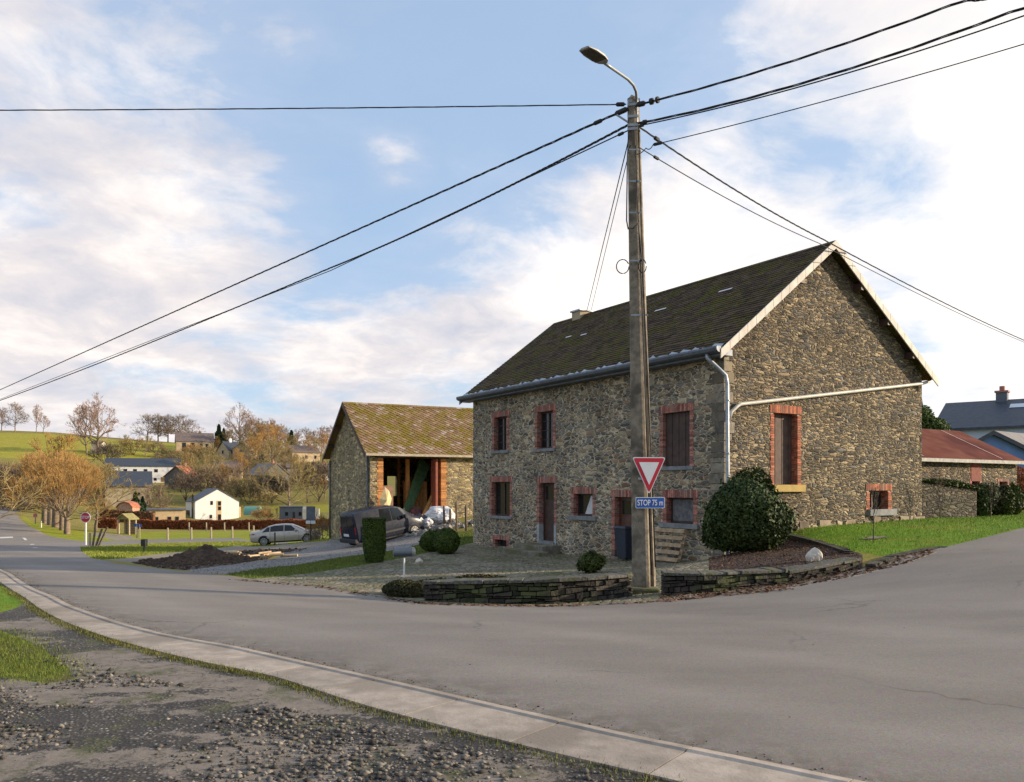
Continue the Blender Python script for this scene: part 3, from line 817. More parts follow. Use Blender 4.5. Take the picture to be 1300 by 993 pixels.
# front door with pale stone jambs below the bricks
zj = FH.hit(695, 666, 'y')[1]
bd = b_(D1); brick_surround(f_front, D1, house, BRICK, bd, zlow=zj)
m = MB(); fbox(m, f_front, D1[0] + .01, D1[0] + bd, D1[2], zj - .006, -.015, .26); m.build('door_jamb', JAMB, house); m = MB(); fbox(m, f_front, D1[1] - bd, D1[1] - .01, D1[2], zj - .006, -.015, .26)
m.build('door_jamb', JAMB, house)
def door(o, band, mat, panel=True, glass=False):
    a0, a1, z0, z1 = inner(o, band); m = MB()
    fbox(m, f_front, a0, a1, z0 + .04, z1, .2, .25)
    fbox(m, f_front, a0, a0 + .06, z0 + .04, z1, .17, .2); fbox(m, f_front, a1 - .06, a1, z0 + .04, z1, .17, .2); fbox(m, f_front, a0 + .06, a1 - .06, z1 - .08, z1, .17, .2)
    hs = z1 - z0
    for (q0, q1) in ((.08, .38), (.42, .68)):
        fbox(m, f_front, a0 + .14, a1 - .14, z0 + hs * q0, z0 + hs * q1, .187, .2)
    d = m.build('door', mat, house)
    if glass:
        g_ = MB(); fbox(g_, f_front, a0 + .14, a1 - .14, z0 + hs * .72, z0 + hs * .94, .19, .2); g_.build('pane', GLASS, d)
    h = MB(); h.tube([f_front(a0 + .12, z0 + 1.02, .14), f_front(a0 + .24, z0 + 1.02, .14)], .012, 6); h.tube([f_front(a0 + .12, z0 + 1.02, .14), f_front(a0 + .12, z0 + 1.02, .2)], .012, 6)
    h.build('handle', GREYM, d)
    t = MB(); fbox(t, f_front, a0 - .02, a1 + .02, z0 - .1, z0 + .04, -.05, .3); t.build('threshold', BLUESTONE, house)
door(D1, bd, DARKWOOD, glass=True)
brick_surround(f_front, D2, house, BRICK, .14); door(D2, .14, M_noise('door_brown', (.085, .034, .02), (.125, .052, .03), 5, .5, .15), glass=True)
# steps before the front door
m = MB()
for k, (dx, dl, dz) in enumerate(((.75, .55, .0), (1.15, .95, -.17))):
    fbox(m, f_front, D1[0] - dl + .3, D1[1] + dl - .1, D1[2] - .6, D1[2] - .06 + dz, -dx, 0 if k == 0 else -.752)
m.build('door_step', M_noise('step_stone', (.14, .125, .09), (.26, .235, .18), 5, .9, .5, c3=(.12, .12, .05)), house, bevel=.02)
brick_surround(f_front, CE, house, BRICK, .16, head=.16); m = MB()
i = inner(CE, .16, .16)
for k in range(5): a = i[0] + (i[1] - i[0]) * (k + .5) / 5; fbox(m, f_front, a - .008, a + .008, i[2], i[3], .1, .116)
fbox(m, f_front, i[0], i[1], i[2], i[3], .25, .27); m.build('cellar_grate', BLACK, house)
# gable openings
brick_surround(f_gable, G1, house, BRICK_O, .13); m = MB(); fbox(m, f_gable, G1[0] + .05, G1[1] + .12, G1[2] - .2, G1[2], -.1, .32); m.build('sill', SILL_Y, house, bevel=.008)
i = inner(G1, .13); m = MB(); nb = 7
for k in range(nb):
    a = i[0] + (i[1] - i[0]) * k / nb; fbox(m, f_gable, a + .005, i[0] + (i[1] - i[0]) * (k + 1) / nb - .005, i[2] + .01, i[3] - .01, .2 + (.008 if k % 2 else 0), .24)
fbox(m, f_gable, i[0], i[1], i[2], i[3], .24, .26)
sh = m.build('shutter', SHUT_G, house); sh['label'] = 'tall closed plank shutter in the gable'
brick_surround(f_gable, G2, house, BRICK_O, .15, head=.2); m = MB(); fbox(m, f_gable, G2[0] + .06, G2[1] + .2, G2[2] - .2, G2[2], -.09, .32); m.build('sill', BLUESTONE, house, bevel=.01)
window_unit('window', f_gable, inner(G2, .15, .2), house, DARKWOOD, n=.24, mull=1)
# roof
OV, OG = .42, .30
def roof_plane(side):
    """returns f(u, v, n): u along the house, v up the slope from the eave"""
    if side == 'f': e = Vector((-OV, 0, lz(ZE - .04))); r = Vector((VR, 0, lz(ZR)))
    else: e = Vector((W_ + .34, 0, lz(ZE - .14))); r = Vector((VR, 0, lz(ZR)))
    d = (r - e); Ln = d.length; d.normalize(); nn = Vector((-d.z, 0, d.x)) if side == 'f' else Vector((d.z, 0, -d.x))
    if nn.z < 0: nn = -nn
    return (lambda u, v, n: e + d * v + nn * n + Vector((0, u, 0))), Ln
ff, LF = roof_plane('f'); fb, LB = roof_plane('b')
m = MB()
slates(m, ff, -OG, L_ + OG, .0, LF, .30, .155, thick=.016, jit=.012)
slates(m, fb, -OG, L_ + OG, 0, LB, .30, .155)
for fx, Ln in ((ff, LF), (fb, LB)):
    vs = [fx(u, v, n) for n in (-.05, -.004) for v in (0.0, Ln) for u in (-OG, L_ + OG)]
    m.add(vs, [(0, 1, 3, 2), (4, 6, 7, 5), (0, 4, 5, 1), (0, 2, 6, 4), (1, 5, 7, 3)])
roof = m.build('roof', SLATE_H, house, recalc=False)
m = MB(); u = -OG
while u < L_ + OG - .05:
    e = min(u + .42, L_ + OG)
    for fx, Ln in ((ff, LF), (fb, LB)):
        a = fx(u, Ln - .15, .028 + rnd.uniform(0, .008)); b = fx(e - .01, Ln - .15, .028); c1 = fx(e - .01, Ln + .01, .03); d1 = fx(u, Ln + .01, .03)
        m.quad(a, b, c1, d1)
    u = e
m.build('ridge_tiles', SLATE_H, roof)
# zinc eaves course with stepped tabs
m = MB(); u = -OG
while u < L_ + OG - .1:
    e = min(u + rnd.uniform(.22, .55), L_ + OG)
    m.add([ff(u, -.02, .025), ff(e - .01, -.02, .025), ff(e - .01, rnd.uniform(.14, .33), .03), ff(u + .02, rnd.uniform(.08, .2), .026)], [(0, 1, 2, 3)])
    u = e
m.add([ff(-OG, -.02, .021), ff(L_ + OG, -.02, .021), ff(L_ + OG, .12, .021), ff(-OG, .12, .021)], [(0, 1, 2, 3)])
m.build('eaves_flashing', ZINC, roof)
m = MB()
for px, py in ((920, 369), (838, 393), (741, 425), (722, 428)):
    a, z_ = FH.hit(px, py, 'y', 0)
    # intersect sight line with roof plane
    dirv = Vector(((px - CX) / FPX, 1, (HY - py) / FPX)); e = ff(0, 0, 0); r_ = ff(0, 1, 0); 
    best = None
    for uu in np.linspace(0, L_, 200):
        for vv in np.linspace(.3, LF, 60):
            l = ff(uu, vv, .03); wp = FH.W(l.x, l.y, l.z + ZB)
            ex = CX + FPX * wp.x / wp.y; ey = HY - FPX * (wp.z - EYE) / wp.y
            dd = (ex - px) ** 2 + (ey - py) ** 2
            if best is None or dd < best[0]: best = (dd, uu, vv)
    uu, vv = best[1:]; s_ = .28 if px > 800 else .18
    m = MB(); m.quad(ff(uu - s_, vv - .03, .035), ff(uu + s_, vv - .03, .035), ff(uu + s_, vv + .05, .035), ff(uu - s_, vv + .05, .035)); m.build('pale_slate', WHITE, roof)
# fascia + gutter
m = MB(); m.box(-OV + .02, -.0, -OG, L_ + OG, lz(ZE - .22), lz(ZE - .06)); m.build('soffit', ZINC_D, house)
m = MB()
prof = [(-.02, .02), (-.17, .02), (-.19, -.03), (-.17, -.10), (-.10, -.14), (-.02, -.14)]
pts0 = [Vector((-OV + x, -OG - .02, lz(ZE - .02 + z))) for x, z in prof]
m.prism(pts0, (0, L_ + 2 * OG + .04, 0)); m.build('gutter', ZINC_D, house)
# verge boards
def verge(y, s, par):
    m = MB()
    for (e, r) in (((-OV - .04, ZE - .08), (VR, ZR + .03)), ((W_ + .38, ZE - .17), (VR, ZR + .03))):
        dx, dz = r[0] - e[0], r[1] - e[1]; Ln = math.hypot(dx, dz); n = 14
        for k in range(n):
            t0, t1 = k / n, (k + 1) / n - .003
            a = Vector((e[0] + dx * t0, y, lz(e[1] + dz * t0))); b = Vector((e[0] + dx * t1, y, lz(e[1] + dz * t1)))
            vs = [a, b, b - Vector((0, 0, .24)), a - Vector((0, 0, .24))]
            if k == n - 1: vs[1] = Vector((r[0], y, lz(r[1]))); vs[2] = vs[1] - Vector((0, 0, .24))
            m.prism(vs, (0, s * .035, 0))
    return m.build('verge_board', VERGE_W, house)
verge(-OG - .04, 1, house); verge(L_ + OG + .04, -1, house)
m = MB()
for a in (VR + 1.3, VR + 2.6, VR + 3.9, VR - 1.4, VR - 2.9):
    zz_ = ZR - (abs(a - VR)) * ((ZR - ZE + .14) / (W_ + .34 - VR) if a > VR else (ZR - ZE + .04) / (VR + OV))
    m = MB(); m.box(a - .07, a + .07, -OG + .004, .0, lz(zz_ - .33), lz(zz_ - .12)); m.build('purlin_end', DARKWOOD, house)
# chimney
uc = 11.9; m = MB()
m.box(VR - .3, VR + .3, uc - .28, uc + .28, lz(ZR - .6), lz(ZR + .14)); ch = m.build('chimney', FARSTONE, roof)
m = MB(); m.box(VR - .36, VR + .36, uc - .34, uc + .34, lz(ZR + .142), lz(ZR + .20)); m.build('chimney_cap', ZINC, ch)
# drainpipes
m = MB()
zt = ZE - .16
m.tube([(-OV - .08, .12, lz(zt)), (-OV - .08, .12, lz(zt - .1)), (-.25, .02, lz(zt - .32)), (-.03, -.09, lz(zt - .55)), (.0, -.11, lz(zt - .75)), (0.02, -.11, lz(2)), (.02, -.11, lz(-.5))], .05, 10)
for zz_ in (4.0, 2.6, 1.2): m.tube([(.02, -.11, lz(zz_)), (.02, -.11, lz(zz_ + .05))], .062, 10)
m.build('drainpipe', ZINC, house, smooth=True)
a_, z1_ = FH.hit(1172, 487.5, 'x', -.1); b2, z2_ = FH.hit(940, 513, 'x', -.1)
m = MB(); m.tube([(W_ + .3, -.10, lz(z1_ + .12)), (a_ - .1, -.11, lz(z1_)), (b2, -.11, lz(z2_)), (b2 - .12, -.11, lz(z2_ - .06)), (.16, -.11, lz(z2_ - .22)), (.06, -.11, lz(z2_ - .45))], .05, 10)
m.build('drainpipe', M_plain('pipe_pale', (.55, .52, .46), .5, .1, grime=.2), house, smooth=True)

# ---------------------------------------------------------------- barn
BT = math.atan2(.4716, .8818); FB = Frame(-7.87, 45.9, BT); BZ = -1.2
barn = empty('stone_barn', (-7.87, 45.9, BZ), BT, 'open fronted stone barn with mossy shingle roof beyond the dark van', 'barn')
bz = lambda z: z - BZ
BL, BD, BE, BR = 13.0, 8.0, 3.78, 6.70
fbf = lambda a, z, n: Vector((a, n, bz(z))); fbl = lambda a, z, n: Vector((n, a, bz(z)))
fbb = lambda a, z, n: Vector((a, BD - n, bz(z))); fbr = lambda a, z, n: Vector((BL - n, a, bz(z)))
o0 = FB.hit(480, 600)[0]; o1 = FB.hit(566, 600)[0]
m = MB()
wall_cells(m, fbf, 0, BL, -2.4, BE, [(o0, o1, -.2, 3.5)], .45)
wall_cells(m, fbl, 0, BD, -2.4, BE, [])
wi = [(2.6, 3.1, 1.2, 2.3), (3.7, 4.4, 1.2, 2.5)]
wall_cells(m, fbb, 0, BL, -2.4, BE, wi, .4); wall_cells(m, fbr, 0, BD, -2.4, BE, [])
for ff_ in (fbl, fbr): m.poly([ff_(0, BE, 0), ff_(BD, BE, 0), ff_(BD / 2, BR, 0)])
m.build('wall', STONE_B, barn)
m = MB(); m.box(.4, BL - .4, .46, BD - .4, bz(-.3), bz(-.2)); m.build('barn_floor', SOIL, barn)
# brick quoins of the opening
for (q0, q1) in ((o0 + .002, o0 + .3), (o1 - .3, o1 - .002)):
    m = MB(); z = -.2; k = 0
    while z < 3.42:
        ex = .08 if k % 4 < 2 else 0
        if q0 < o0 + .1: fbox(m, fbf, q0 - ex, q1, z, z + .058, -.015, .44)
        else: fbox(m, fbf, q0, q1 + ex, z, z + .058, -.015, .44)
        z += .07; k += 1
    fbox(m, fbf, q0 + .01, q1 - .01, -.2, 3.49, .0, .43, 1)
    m.build('brick_quoin', [BRICK_B, MORTAR], barn)
# wooden lintel, gutter
m = MB(); fbox(m, fbf, o0 - .2, o1 + .2, 3.42, 3.62, -.02, .35); m.build('lintel', DARKWOOD, barn)
OVB = .35
def bplane(side):
    e = Vector((0, -OVB, bz(BE - .16))) if side == 'f' else Vector((0, BD + OVB, bz(BE - .16))); r = Vector((0, BD / 2, bz(BR + .12)))
    d = r - e; Ln = d.length; d.normalize(); nn = Vector((0, -d.z, d.y)) if side == 'f' else Vector((0, d.z, -d.y))
    if nn.z < 0: nn = -nn
    return (lambda u, v, n: e + d * v + nn * n + Vector((u, 0, 0))), Ln
f1, l1 = bplane('f'); f2, l2 = bplane('b')
m = MB(); slates(m, f1, -.4, BL + .4, 0, l1, .34, .17, thick=.02, jit=.012, diamond=True); slates(m, f2, -.4, BL + .4, 0, l2, .4, .3)
for fx, Ln in ((f1, l1), (f2, l2)):
    vs = [fx(u, v, n) for n in (-.07, -.004) for v in (0.0, Ln) for u in (-.4, BL + .4)]
    m.add(vs, [(0, 1, 3, 2), (4, 6, 7, 5), (0, 4, 5, 1), (0, 2, 6, 4), (1, 5, 7, 3)])
br = m.build('roof', SLATE_B, barn, recalc=False)
m = MB(); u = -.4
while u < BL + .35:
    for fx, Ln in ((f1, l1), (f2, l2)): m.quad(fx(u, Ln - .18, .035), fx(u + .38, Ln - .18, .03), fx(u + .38, Ln + .02, .035), fx(u, Ln + .02, .04))
    u += .39
m.build('ridge_tiles', SLATE_B, br)
m = MB(); m.box(-.38, BL + .38, -OVB - .12, -OVB + .0, bz(BE - .28), bz(BE - .15)); m.box(-.38, BL + .38, -OVB - .0, 0, bz(BE - .22), bz(BE - .19)); m.build('gutter', M_plain('gutter_pale', (.50, .42, .30), .6, grime=.3), barn)
m = MB()
for s in (0, 1):
    e = Vector((-.43, -OVB if s == 0 else BD + OVB, bz(BE - .2))); r = Vector((-.43, BD / 2, bz(BR + .1)))
    m.prism([e, r, r - Vector((0, 0, .2)), e - Vector((0, 0, .2))], (.03, 0, 0))
for y in (.9, 2.4, BD - .9, BD - 2.4, BD / 2):
    zz_ = BR + .12 - abs(y - BD / 2) * (BR - BE + .28) / (BD / 2 + OVB); m.box(-.40, 0, y - .07, y + .07, bz(zz_ - .3), bz(zz_ - .1))
m.build('verge_board', DARKWOOD, barn)
for (x, y) in ((-.07, .25), (-.07, BD - .15)):
    m = MB(); m.tube([(x, y, bz(-2.0)), (x, y, bz(BE - .3))], .05, 8); m.build('drainpipe', ZINC_D, barn, smooth=True)
# half open wooden doors inside the right of the opening
a1_ = FB.hit(553, 600)[0]; a0_ = FB.hit(536, 600)[0]
m = MB(); m.box(a1_, a1_ + .14, -.02, .7, bz(-.1), bz(3.4)); m.box(a1_ - .04, a1_ + .0, .05, .25, bz(-.1), bz(3.4))
m.build('door_leaf', REDDOOR, barn)
m = MB()
for k in range(6):
    xa = a0_ - .3 + k * .25; m.box(xa, xa + .24, 2.2, 2.25, bz(-.2), bz(2.1), jit=.01)
m.box(a0_ - .35, a0_ - .15, 1.6, 1.8, bz(-.2), bz(3.4)); m.box(1.6, 1.8, 3, 3.2, bz(-.2), bz(4)); m.box(3.1, 3.25, 4, 4.15, bz(-.2), bz(4))
m.build('partition', ORANGEW, barn)
m = MB(); m.box(o0 + .32, o0 + 1.25, 1.0, 1.06, bz(-.2), bz(1.85)); m.box(o0 + .4, o0 + 1.17, .98, .995, bz(0), bz(.8)); m.build('stable_door', M_noise('stable_door', (.24, .15, .11), (.36, .22, .16), 4), barn)
# ---------------------------------------------------------------- foliage helpers
def leaf_cards(name, pts, size, mat, parent=None, seed=0, aspect=1.6, nrm=None):
    r = np.random.RandomState(seed); n = len(pts)
    a = r.normal(size=(n, 3)); 
    if nrm is not None: a = a * .55 + nrm * .8
    a /= np.linalg.norm(a, axis=1)[:, None]
    t = np.cross(a, r.normal(size=(n, 3))); t /= np.linalg.norm(t, axis=1)[:, None] + 1e-9
    b = np.cross(a, t)
    s = (size * r.uniform(.6, 1.3, n))[:, None]
    t = t * s * .5; b = b * s * .5 * aspect
    V = np.stack([pts - b, pts + t * .9, pts + b, pts - t * .9], 1).reshape(-1, 3)
    F = np.arange(n * 4).reshape(n, 4)
    return np_mesh(name, V, F, mat, parent)

def shell_points(n, rad, seed, inner=.72, top=1.0, lump=.12, lumps=14, flat_bottom=None):
    """points in the outer shell of a lumpy ellipsoid"""
    r = np.random.RandomState(seed)
    d = r.normal(size=(n, 3)); d /= np.linalg.norm(d, axis=1)[:, None]
    L = r.normal(size=(lumps, 3)); L /= np.linalg.norm(L, axis=1)[:, None]; am = r.uniform(-1, 1, lumps)
    k = 1 + lump * (np.exp(-((d[:, None] - L[None]) ** 2).sum(-1) * 6) * am).sum(1)
    rr = inner + (1 - inner) * r.rand(n) ** .6
    p = d * (k * rr)[:, None] * np.array(rad)
    if flat_bottom is not None: p = p[p[:, 2] > flat_bottom]; 
    return p

def core_blob(name, rad, mat, parent, lump=.1, seed=0, sc=.8, z=0, cyl=False):
    bm = bmesh.new(); bmesh.ops.create_icosphere(bm, subdivisions=4, radius=1)
    r = np.random.RandomState(seed)
    for v in bm.verts:
        n = 1 + r.uniform(-.04, .04)
        v.co = Vector((v.co.x * rad[0] * sc * n, v.co.y * rad[1] * sc * n, v.co.z * rad[2] * sc * n + z))
    me = bpy.data.meshes.new(name); bm.to_mesh(me); bm.free(); me.materials.append(mat)
    o = bpy.data.objects.new(name, me); COL.objects.link(o); o.parent = parent; return o

# ---------------------------------------------------------------- concrete gutter slabs on the verge side
def offset_between(t, a, b): return Vector(a).lerp(Vector(b), t)
def resample(p, step):
    p = [Vector(q) for q in p]; out = [p[0]]; acc = 0
    for i in range(len(p) - 1):
        d = (p[i + 1] - p[i]).length; 
        t = step - acc
        while t <= d:
            out.append(p[i].lerp(p[i + 1], t / d)); t += step
        acc = (acc + d) % step
    return out
def nearest(poly, q):
    best = None
    for i in range(len(poly) - 1):
        a, b = Vector(poly[i]), Vector(poly[i + 1]); ab = b - a
        t = max(0, min(1, (q - a).dot(ab) / ab.length_squared)); c_ = a + ab * t
        d = (q - c_).length
        if best is None or d < best[0]: best = (d, c_)
    return best[1]
inn = resample(kerb_in, .25); outp = [nearest(kerb_out, q) for q in inn]
m = MB(); NS = 4
for i in range(0, len(inn) - NS, NS):
    ring = []
    for k in range(NS + 1):
        a, b = inn[i + k], outp[i + k]
        if k == 0: t_ = (inn[i + 1] - a).normalized() * .005; a = a + t_; b = b + t_
        if k == NS: t_ = (inn[i + k] - inn[i + k - 1]).normalized() * .005; a = a - t_; b = b - t_
        za = H(*a) ; zb = H(*b); dr = (b - a).normalized()
        a2 = a + dr * .09
        row = [Vector((*a, za - .06)), Vector((*a, za + .014)), Vector((*a2, za + .024)), Vector((*(a2 + dr * .03), za + .012)), Vector((*a.lerp(b, .6), za * .4 + zb * .6 + .016)), Vector((*b, zb + .014)), Vector((*b, zb - .06))]
        ring.append(row)
    vs = [q for row in ring for q in row]; n = 7
    fs = [(k * n + j, k * n + j + 1, (k + 1) * n + j + 1, (k + 1) * n + j) for k in range(NS) for j in range(n - 1)]
    fs += [tuple(range(n)), tuple(range(NS * n, NS * n + n))[::-1]]
    m.add(vs, fs)
tag(m.build('gutter_slabs', CONC_S), kind='structure')

# ---------------------------------------------------------------- low rubble walls by the pole
def low_wall(name, label, path, tops, th=.34, cap=True, seed=3):
    """path: ground points (front foot); tops: heights of wall top (absolute z)"""
    r = random.Random(seed)
    p0 = path[0]; root = empty(name, (p0[0], p0[1], H(*p0)), 0, label, 'wall'); o = Vector(root.location)
    pts = [Vector(q) for q in path]; body = MB(); capm = MB()
    cum = [0]
    for i in range(len(pts) - 1): cum.append(cum[-1] + (pts[i + 1] - pts[i]).length)
    def at(s):
        for i in range(len(pts) - 1):
            if s <= cum[i + 1] + 1e-6:
                t = (s - cum[i]) / (cum[i + 1] - cum[i]); d = (pts[i + 1] - pts[i]).normalized()
                return pts[i].lerp(pts[i + 1], t), Vector((-d.y, d.x)), tops[i] * (1 - t) + tops[i + 1] * t
        return pts[-1], Vector((-d.y, d.x)), tops[-1]
    Lt = cum[-1]; s = 0
    capT = .06
    # courses of rough stones
    while s < Lt:
        pass; break
    nlay = 7
    for l in range(nlay):
        s = -r.uniform(0, .2)
        while s < Lt:
            wd = r.choice([r.uniform(.07, .16), r.uniform(.12, .36)]); e = min(s + wd, Lt); st = max(0, s)
            if e - st > .05:
                a, n1, t1 = at(st); b, n2, t2 = at(e)
                g1, g2 = H(*a) - .12, H(*b) - .12
                wv = lambda q_, l_: (0 if l_ in (0, nlay) else .05 * math.sin(q_ * 2.1 + l_ * 1.7) + .03 * math.sin(q_ * 5.3 + l_))
                f0, f1 = l / nlay + wv(st, l), (l + 1) / nlay - .03 + wv(st, l + 1); h0, h1 = l / nlay + wv(e, l), (l + 1) / nlay - .03 + wv(e, l + 1)
                za0, za1 = g1 + (t1 - capT - g1) * f0, g1 + (t1 - capT - g1) * f1; zb0, zb1 = g2 + (t2 - capT - g2) * h0, g2 + (t2 - capT - g2) * h1
                off = r.uniform(-.04, .03); j = lambda: r.uniform(-.02, .012)
                A, B = a - n1 * off, b - n2 * off; A2, B2 = a + n1 * th, b + n2 * th
                dd = (B - A).normalized() * .008; A = A + dd; B = B - dd
                vs = [(*A, za0), (*B, zb0), (*B, zb1 + j()), (*A, za1 + j()), (*A2, za0), (*B2, zb0), (*B2, zb1), (*A2, za1)]
                body.add([Vector(v) - o for v in vs], [(0, 1, 2, 3), (4, 7, 6, 5), (0, 4, 5, 1), (3, 2, 6, 7), (0, 3, 7, 4), (1, 5, 6, 2)])
            s += wd
    s = 0
    while s < Lt and cap:
        wd = r.uniform(.25, .8); e = min(s + wd, Lt)
        a, n1, t1 = at(s); b, n2, t2 = at(e); j = lambda: r.uniform(-.022, .022)
        A, B = a - n1 * (.04 + j()), b - n2 * (.04 + j()); A2, B2 = a + n1 * (th + .04), b + n2 * (th + .04); dd = (B - A).normalized() * .006; A += dd; B -= dd
        vs = [(*A, t1 - capT), (*B, t2 - capT), (*B, t2 + j()), (*A, t1 + j()), (*A2, t1 - capT), (*B2, t2 - capT), (*B2, t2 + j()), (*A2, t1 + j())]
        capm.add([Vector(v) - o for v in vs], [(0, 1, 2, 3), (4, 7, 6, 5), (0, 4, 5, 1), (3, 2, 6, 7), (0, 3, 7, 4), (1, 5, 6, 2)])
        s = e
    body.build('wall_stones', M_noise('wall_rubble', (.022, .018, .014), (.065, .055, .04), 6, .95, .9, 18, .03, island=.6, c3=(.06, .065, .025)), root, bevel=.012)
    if cap: capm.build('coping', M_noise('coping_stone', (.045, .042, .034), (.15, .14, .12), 22, .9, .8, 20, .02, island=.25, c3=(.07, .075, .025)), root, bevel=.012)
    return root
def zt(px, py, d): return EYE + (HY - py) / FPX * d
lw = [G(px, py) for px, py in ((537, 763), (620, 766.5), (700, 767), (760, 763), (803, 757))]
low_wall('low_stone_wall', 'low dark rubble wall with slab coping left of the concrete pole, beside the cobbled yard', [tuple(q.xy) for q in lw],
         [zt(537, 738, lw[0].y), zt(620, 737, lw[1].y), zt(700, 735, lw[2].y), zt(760, 732, lw[3].y), zt(803, 728, lw[4].y)], seed=5)
rw = [G(px, py) for px, py in ((842, 757), (900, 753), (960, 746), (1000, 741))]
low_wall('low_stone_wall', 'low mossy rubble wall right of the concrete pole, in front of the big round bush', [tuple(q.xy) for q in rw],
         [zt(842, 727, rw[0].y), zt(900, 727, rw[1].y), zt(960, 724, rw[2].y), zt(1000, 723, rw[3].y)], seed=8)
rw = [G(px, py) for px, py in ((1001, 741), (1050, 731), (1092, 721))]
low_wall('stone_kerb_wall', 'low stone edging of the flower bed beside the white rock', [tuple(q.xy) for q in rw],
         [zt(1001, 725, rw[0].y), zt(1050, 716, rw[1].y), zt(1092, 708, rw[2].y)], seed=9, th=.3)
rw = [G(px, py) for px, py in ((1112, 722), (1140, 708), (1180, 699), (1215, 692))]
low_wall('stone_kerb_wall', 'row of rough edging stones along the front of the right hand lawn', [tuple(q.xy) for q in rw],
         [zt(1112, 712, rw[0].y), zt(1140, 701, rw[1].y), zt(1180, 693, rw[2].y), zt(1215, 689, rw[3].y)], seed=10, th=.2, cap=False)
rw = [G(px, py) for px, py in ((1085, 703), (1040, 688.5), (990, 677))]
low_wall('stone_kerb_wall', 'dark mossy stone edging between the flower bed and the lawn', [tuple(q.xy) for q in rw],
         [q.z + .13 for q in rw], seed=11, th=.22, cap=False)

# ---------------------------------------------------------------- utility pole with street lamp
PB = Vector((2.56, 16.0)); PZ = H(*PB); PT = Vector(P(803.5, 126, 16.0))
pole = empty('utility_pole', (PB.x, PB.y, PZ), 0, 'tall weathered concrete utility pole with a street lamp on top, at the road corner', 'utility pole')
base = Vector((0, 0, -.3)); top = PT - Vector((PB.x, PB.y, PZ))
yaw = math.radians(-28)
def hsec(p, w, d, t, web):
    c_, s_ = math.cos(yaw), math.sin(yaw)
    # x across the flanges, y depth; front flange thick & rounded, recess on both sides
    prof = [(-w / 2, -d / 2 + .04), (-w / 2 + .04, -d / 2), (w / 2 - .04, -d / 2), (w / 2, -d / 2 + .04), (w / 2, -d / 2 + t), (web / 2, -d / 2 + t + .03), (web / 2, d / 2 - t - .03), (w / 2, d / 2 - t), (w / 2, d / 2),
            (-w / 2, d / 2), (-w / 2, d / 2 - t), (-web / 2, d / 2 - t - .03), (-web / 2, -d / 2 + t + .03), (-w / 2, -d / 2 + t)]
    return [Vector((p.x + x * c_ - y * s_, p.y + x * s_ + y * c_, p.z)) for x, y in prof]
m = MB(); NR = 14; n = 14; rows = []
for i in range(NR + 1):
    t = i / NR; p = base.lerp(top, t); k = 1 - t
    rows += hsec(p, .185 + .165 * k, .20 + .26 * k, .05 + .07 * k, .08 + .06 * k)
m.add(rows, [(i * n + j, i * n + (j + 1) % n, (i + 1) * n + (j + 1) % n, (i + 1) * n + j) for i in range(NR) for j in range(n)] + [tuple(range(n))[::-1], tuple(range(NR * n, NR * n + n))])
m.build('pole_shaft', CONC, pole)
def PL(px, py, d=16.0): return P(px, py, d) - Vector((PB.x, PB.y, PZ))
m = MB(); tp = top
m.add([tp + Vector((-.08, -.08, 0)), tp + Vector((.08, -.08, 0)), tp + Vector((.08, .08, 0)), tp + Vector((-.08, .08, 0)), tp + Vector((-.03, 0, .09))], [(0, 1, 4), (1, 2, 4), (2, 3, 4), (3, 0, 4), (3, 2, 1, 0)])
m.build('pole_cap', CONC, pole)
# arm: clamped to the right side, rising and bending towards the road
armp = [PL(808.5, 165, 15.95), PL(808.5, 128, 15.9), PL(807.5, 116, 15.75), PL(804, 108, 15.55), PL(797, 100.5, 15.3), PL(768, 80.5, 14.4)]
cr = []
for i in range(len(armp) - 1):
    for k in range(4): cr.append(armp[i].lerp(armp[i + 1], k / 4))
cr.append(armp[-1])
m = MB(); m.tube(cr, .028, 10); m.build('lamp_arm', GREYM, pole, smooth=True)
# luminaire: flat tapered housing seen from below
e = armp[-1]; hd = Vector(P(744, 64, 13.95)) - Vector((PB.x, PB.y, PZ)); hdv = (hd - e).normalized()
sx = hdv.cross(Vector((0, 0, 1))).normalized(); up = sx.cross(hdv)
m = MB(); st = [(-.02, .04, .04), (.05, .10, .07), (.2, .135, .085), (.45, .14, .07), (.64, .105, .035)]
vs = []
for s_, w_, h_ in st:
    for x, z in ((-w_, 0), (-w_ * .98, h_ * .45), (-w_ * .55, h_), (w_ * .55, h_), (w_ * .98, h_ * .45), (w_, 0)):
        vs.append(e + hdv * s_ + sx * x + up * z)
fs = [(i * 6 + j, i * 6 + (j + 1) % 6, (i + 1) * 6 + (j + 1) % 6, (i + 1) * 6 + j) for i in range(4) for j in range(6)] + [(0, 1, 2, 3, 4, 5)[::-1], tuple(range(24, 30))]
m.add(vs, fs); lum = m.build('lamp_head', M_plain('lamp_grey', (.36, .36, .34), .5, .3), pole, bevel=.006)
m = MB()
for i in range(5):
    for j in range(3):
        c_ = e + hdv * (.17 + i * .09) + sx * ((j - 1) * .076) - up * .003
        m.add([c_ - hdv * .04 - sx * .03, c_ + hdv * .04 - sx * .03, c_ + hdv * .04 + sx * .03, c_ - hdv * .04 + sx * .03], [(0, 1, 2, 3)])
m.add([e + hdv * s_ + sx * x - up * .0015 for s_, x in ((.12, -.12), (.60, -.10), (.60, .10), (.12, .12))], [(0, 1, 2, 3)])
m.build('lamp_lens', M_noise('lens_dark', (.05, .045, .035), (.10, .085, .06), 20, .4, 0), lum)
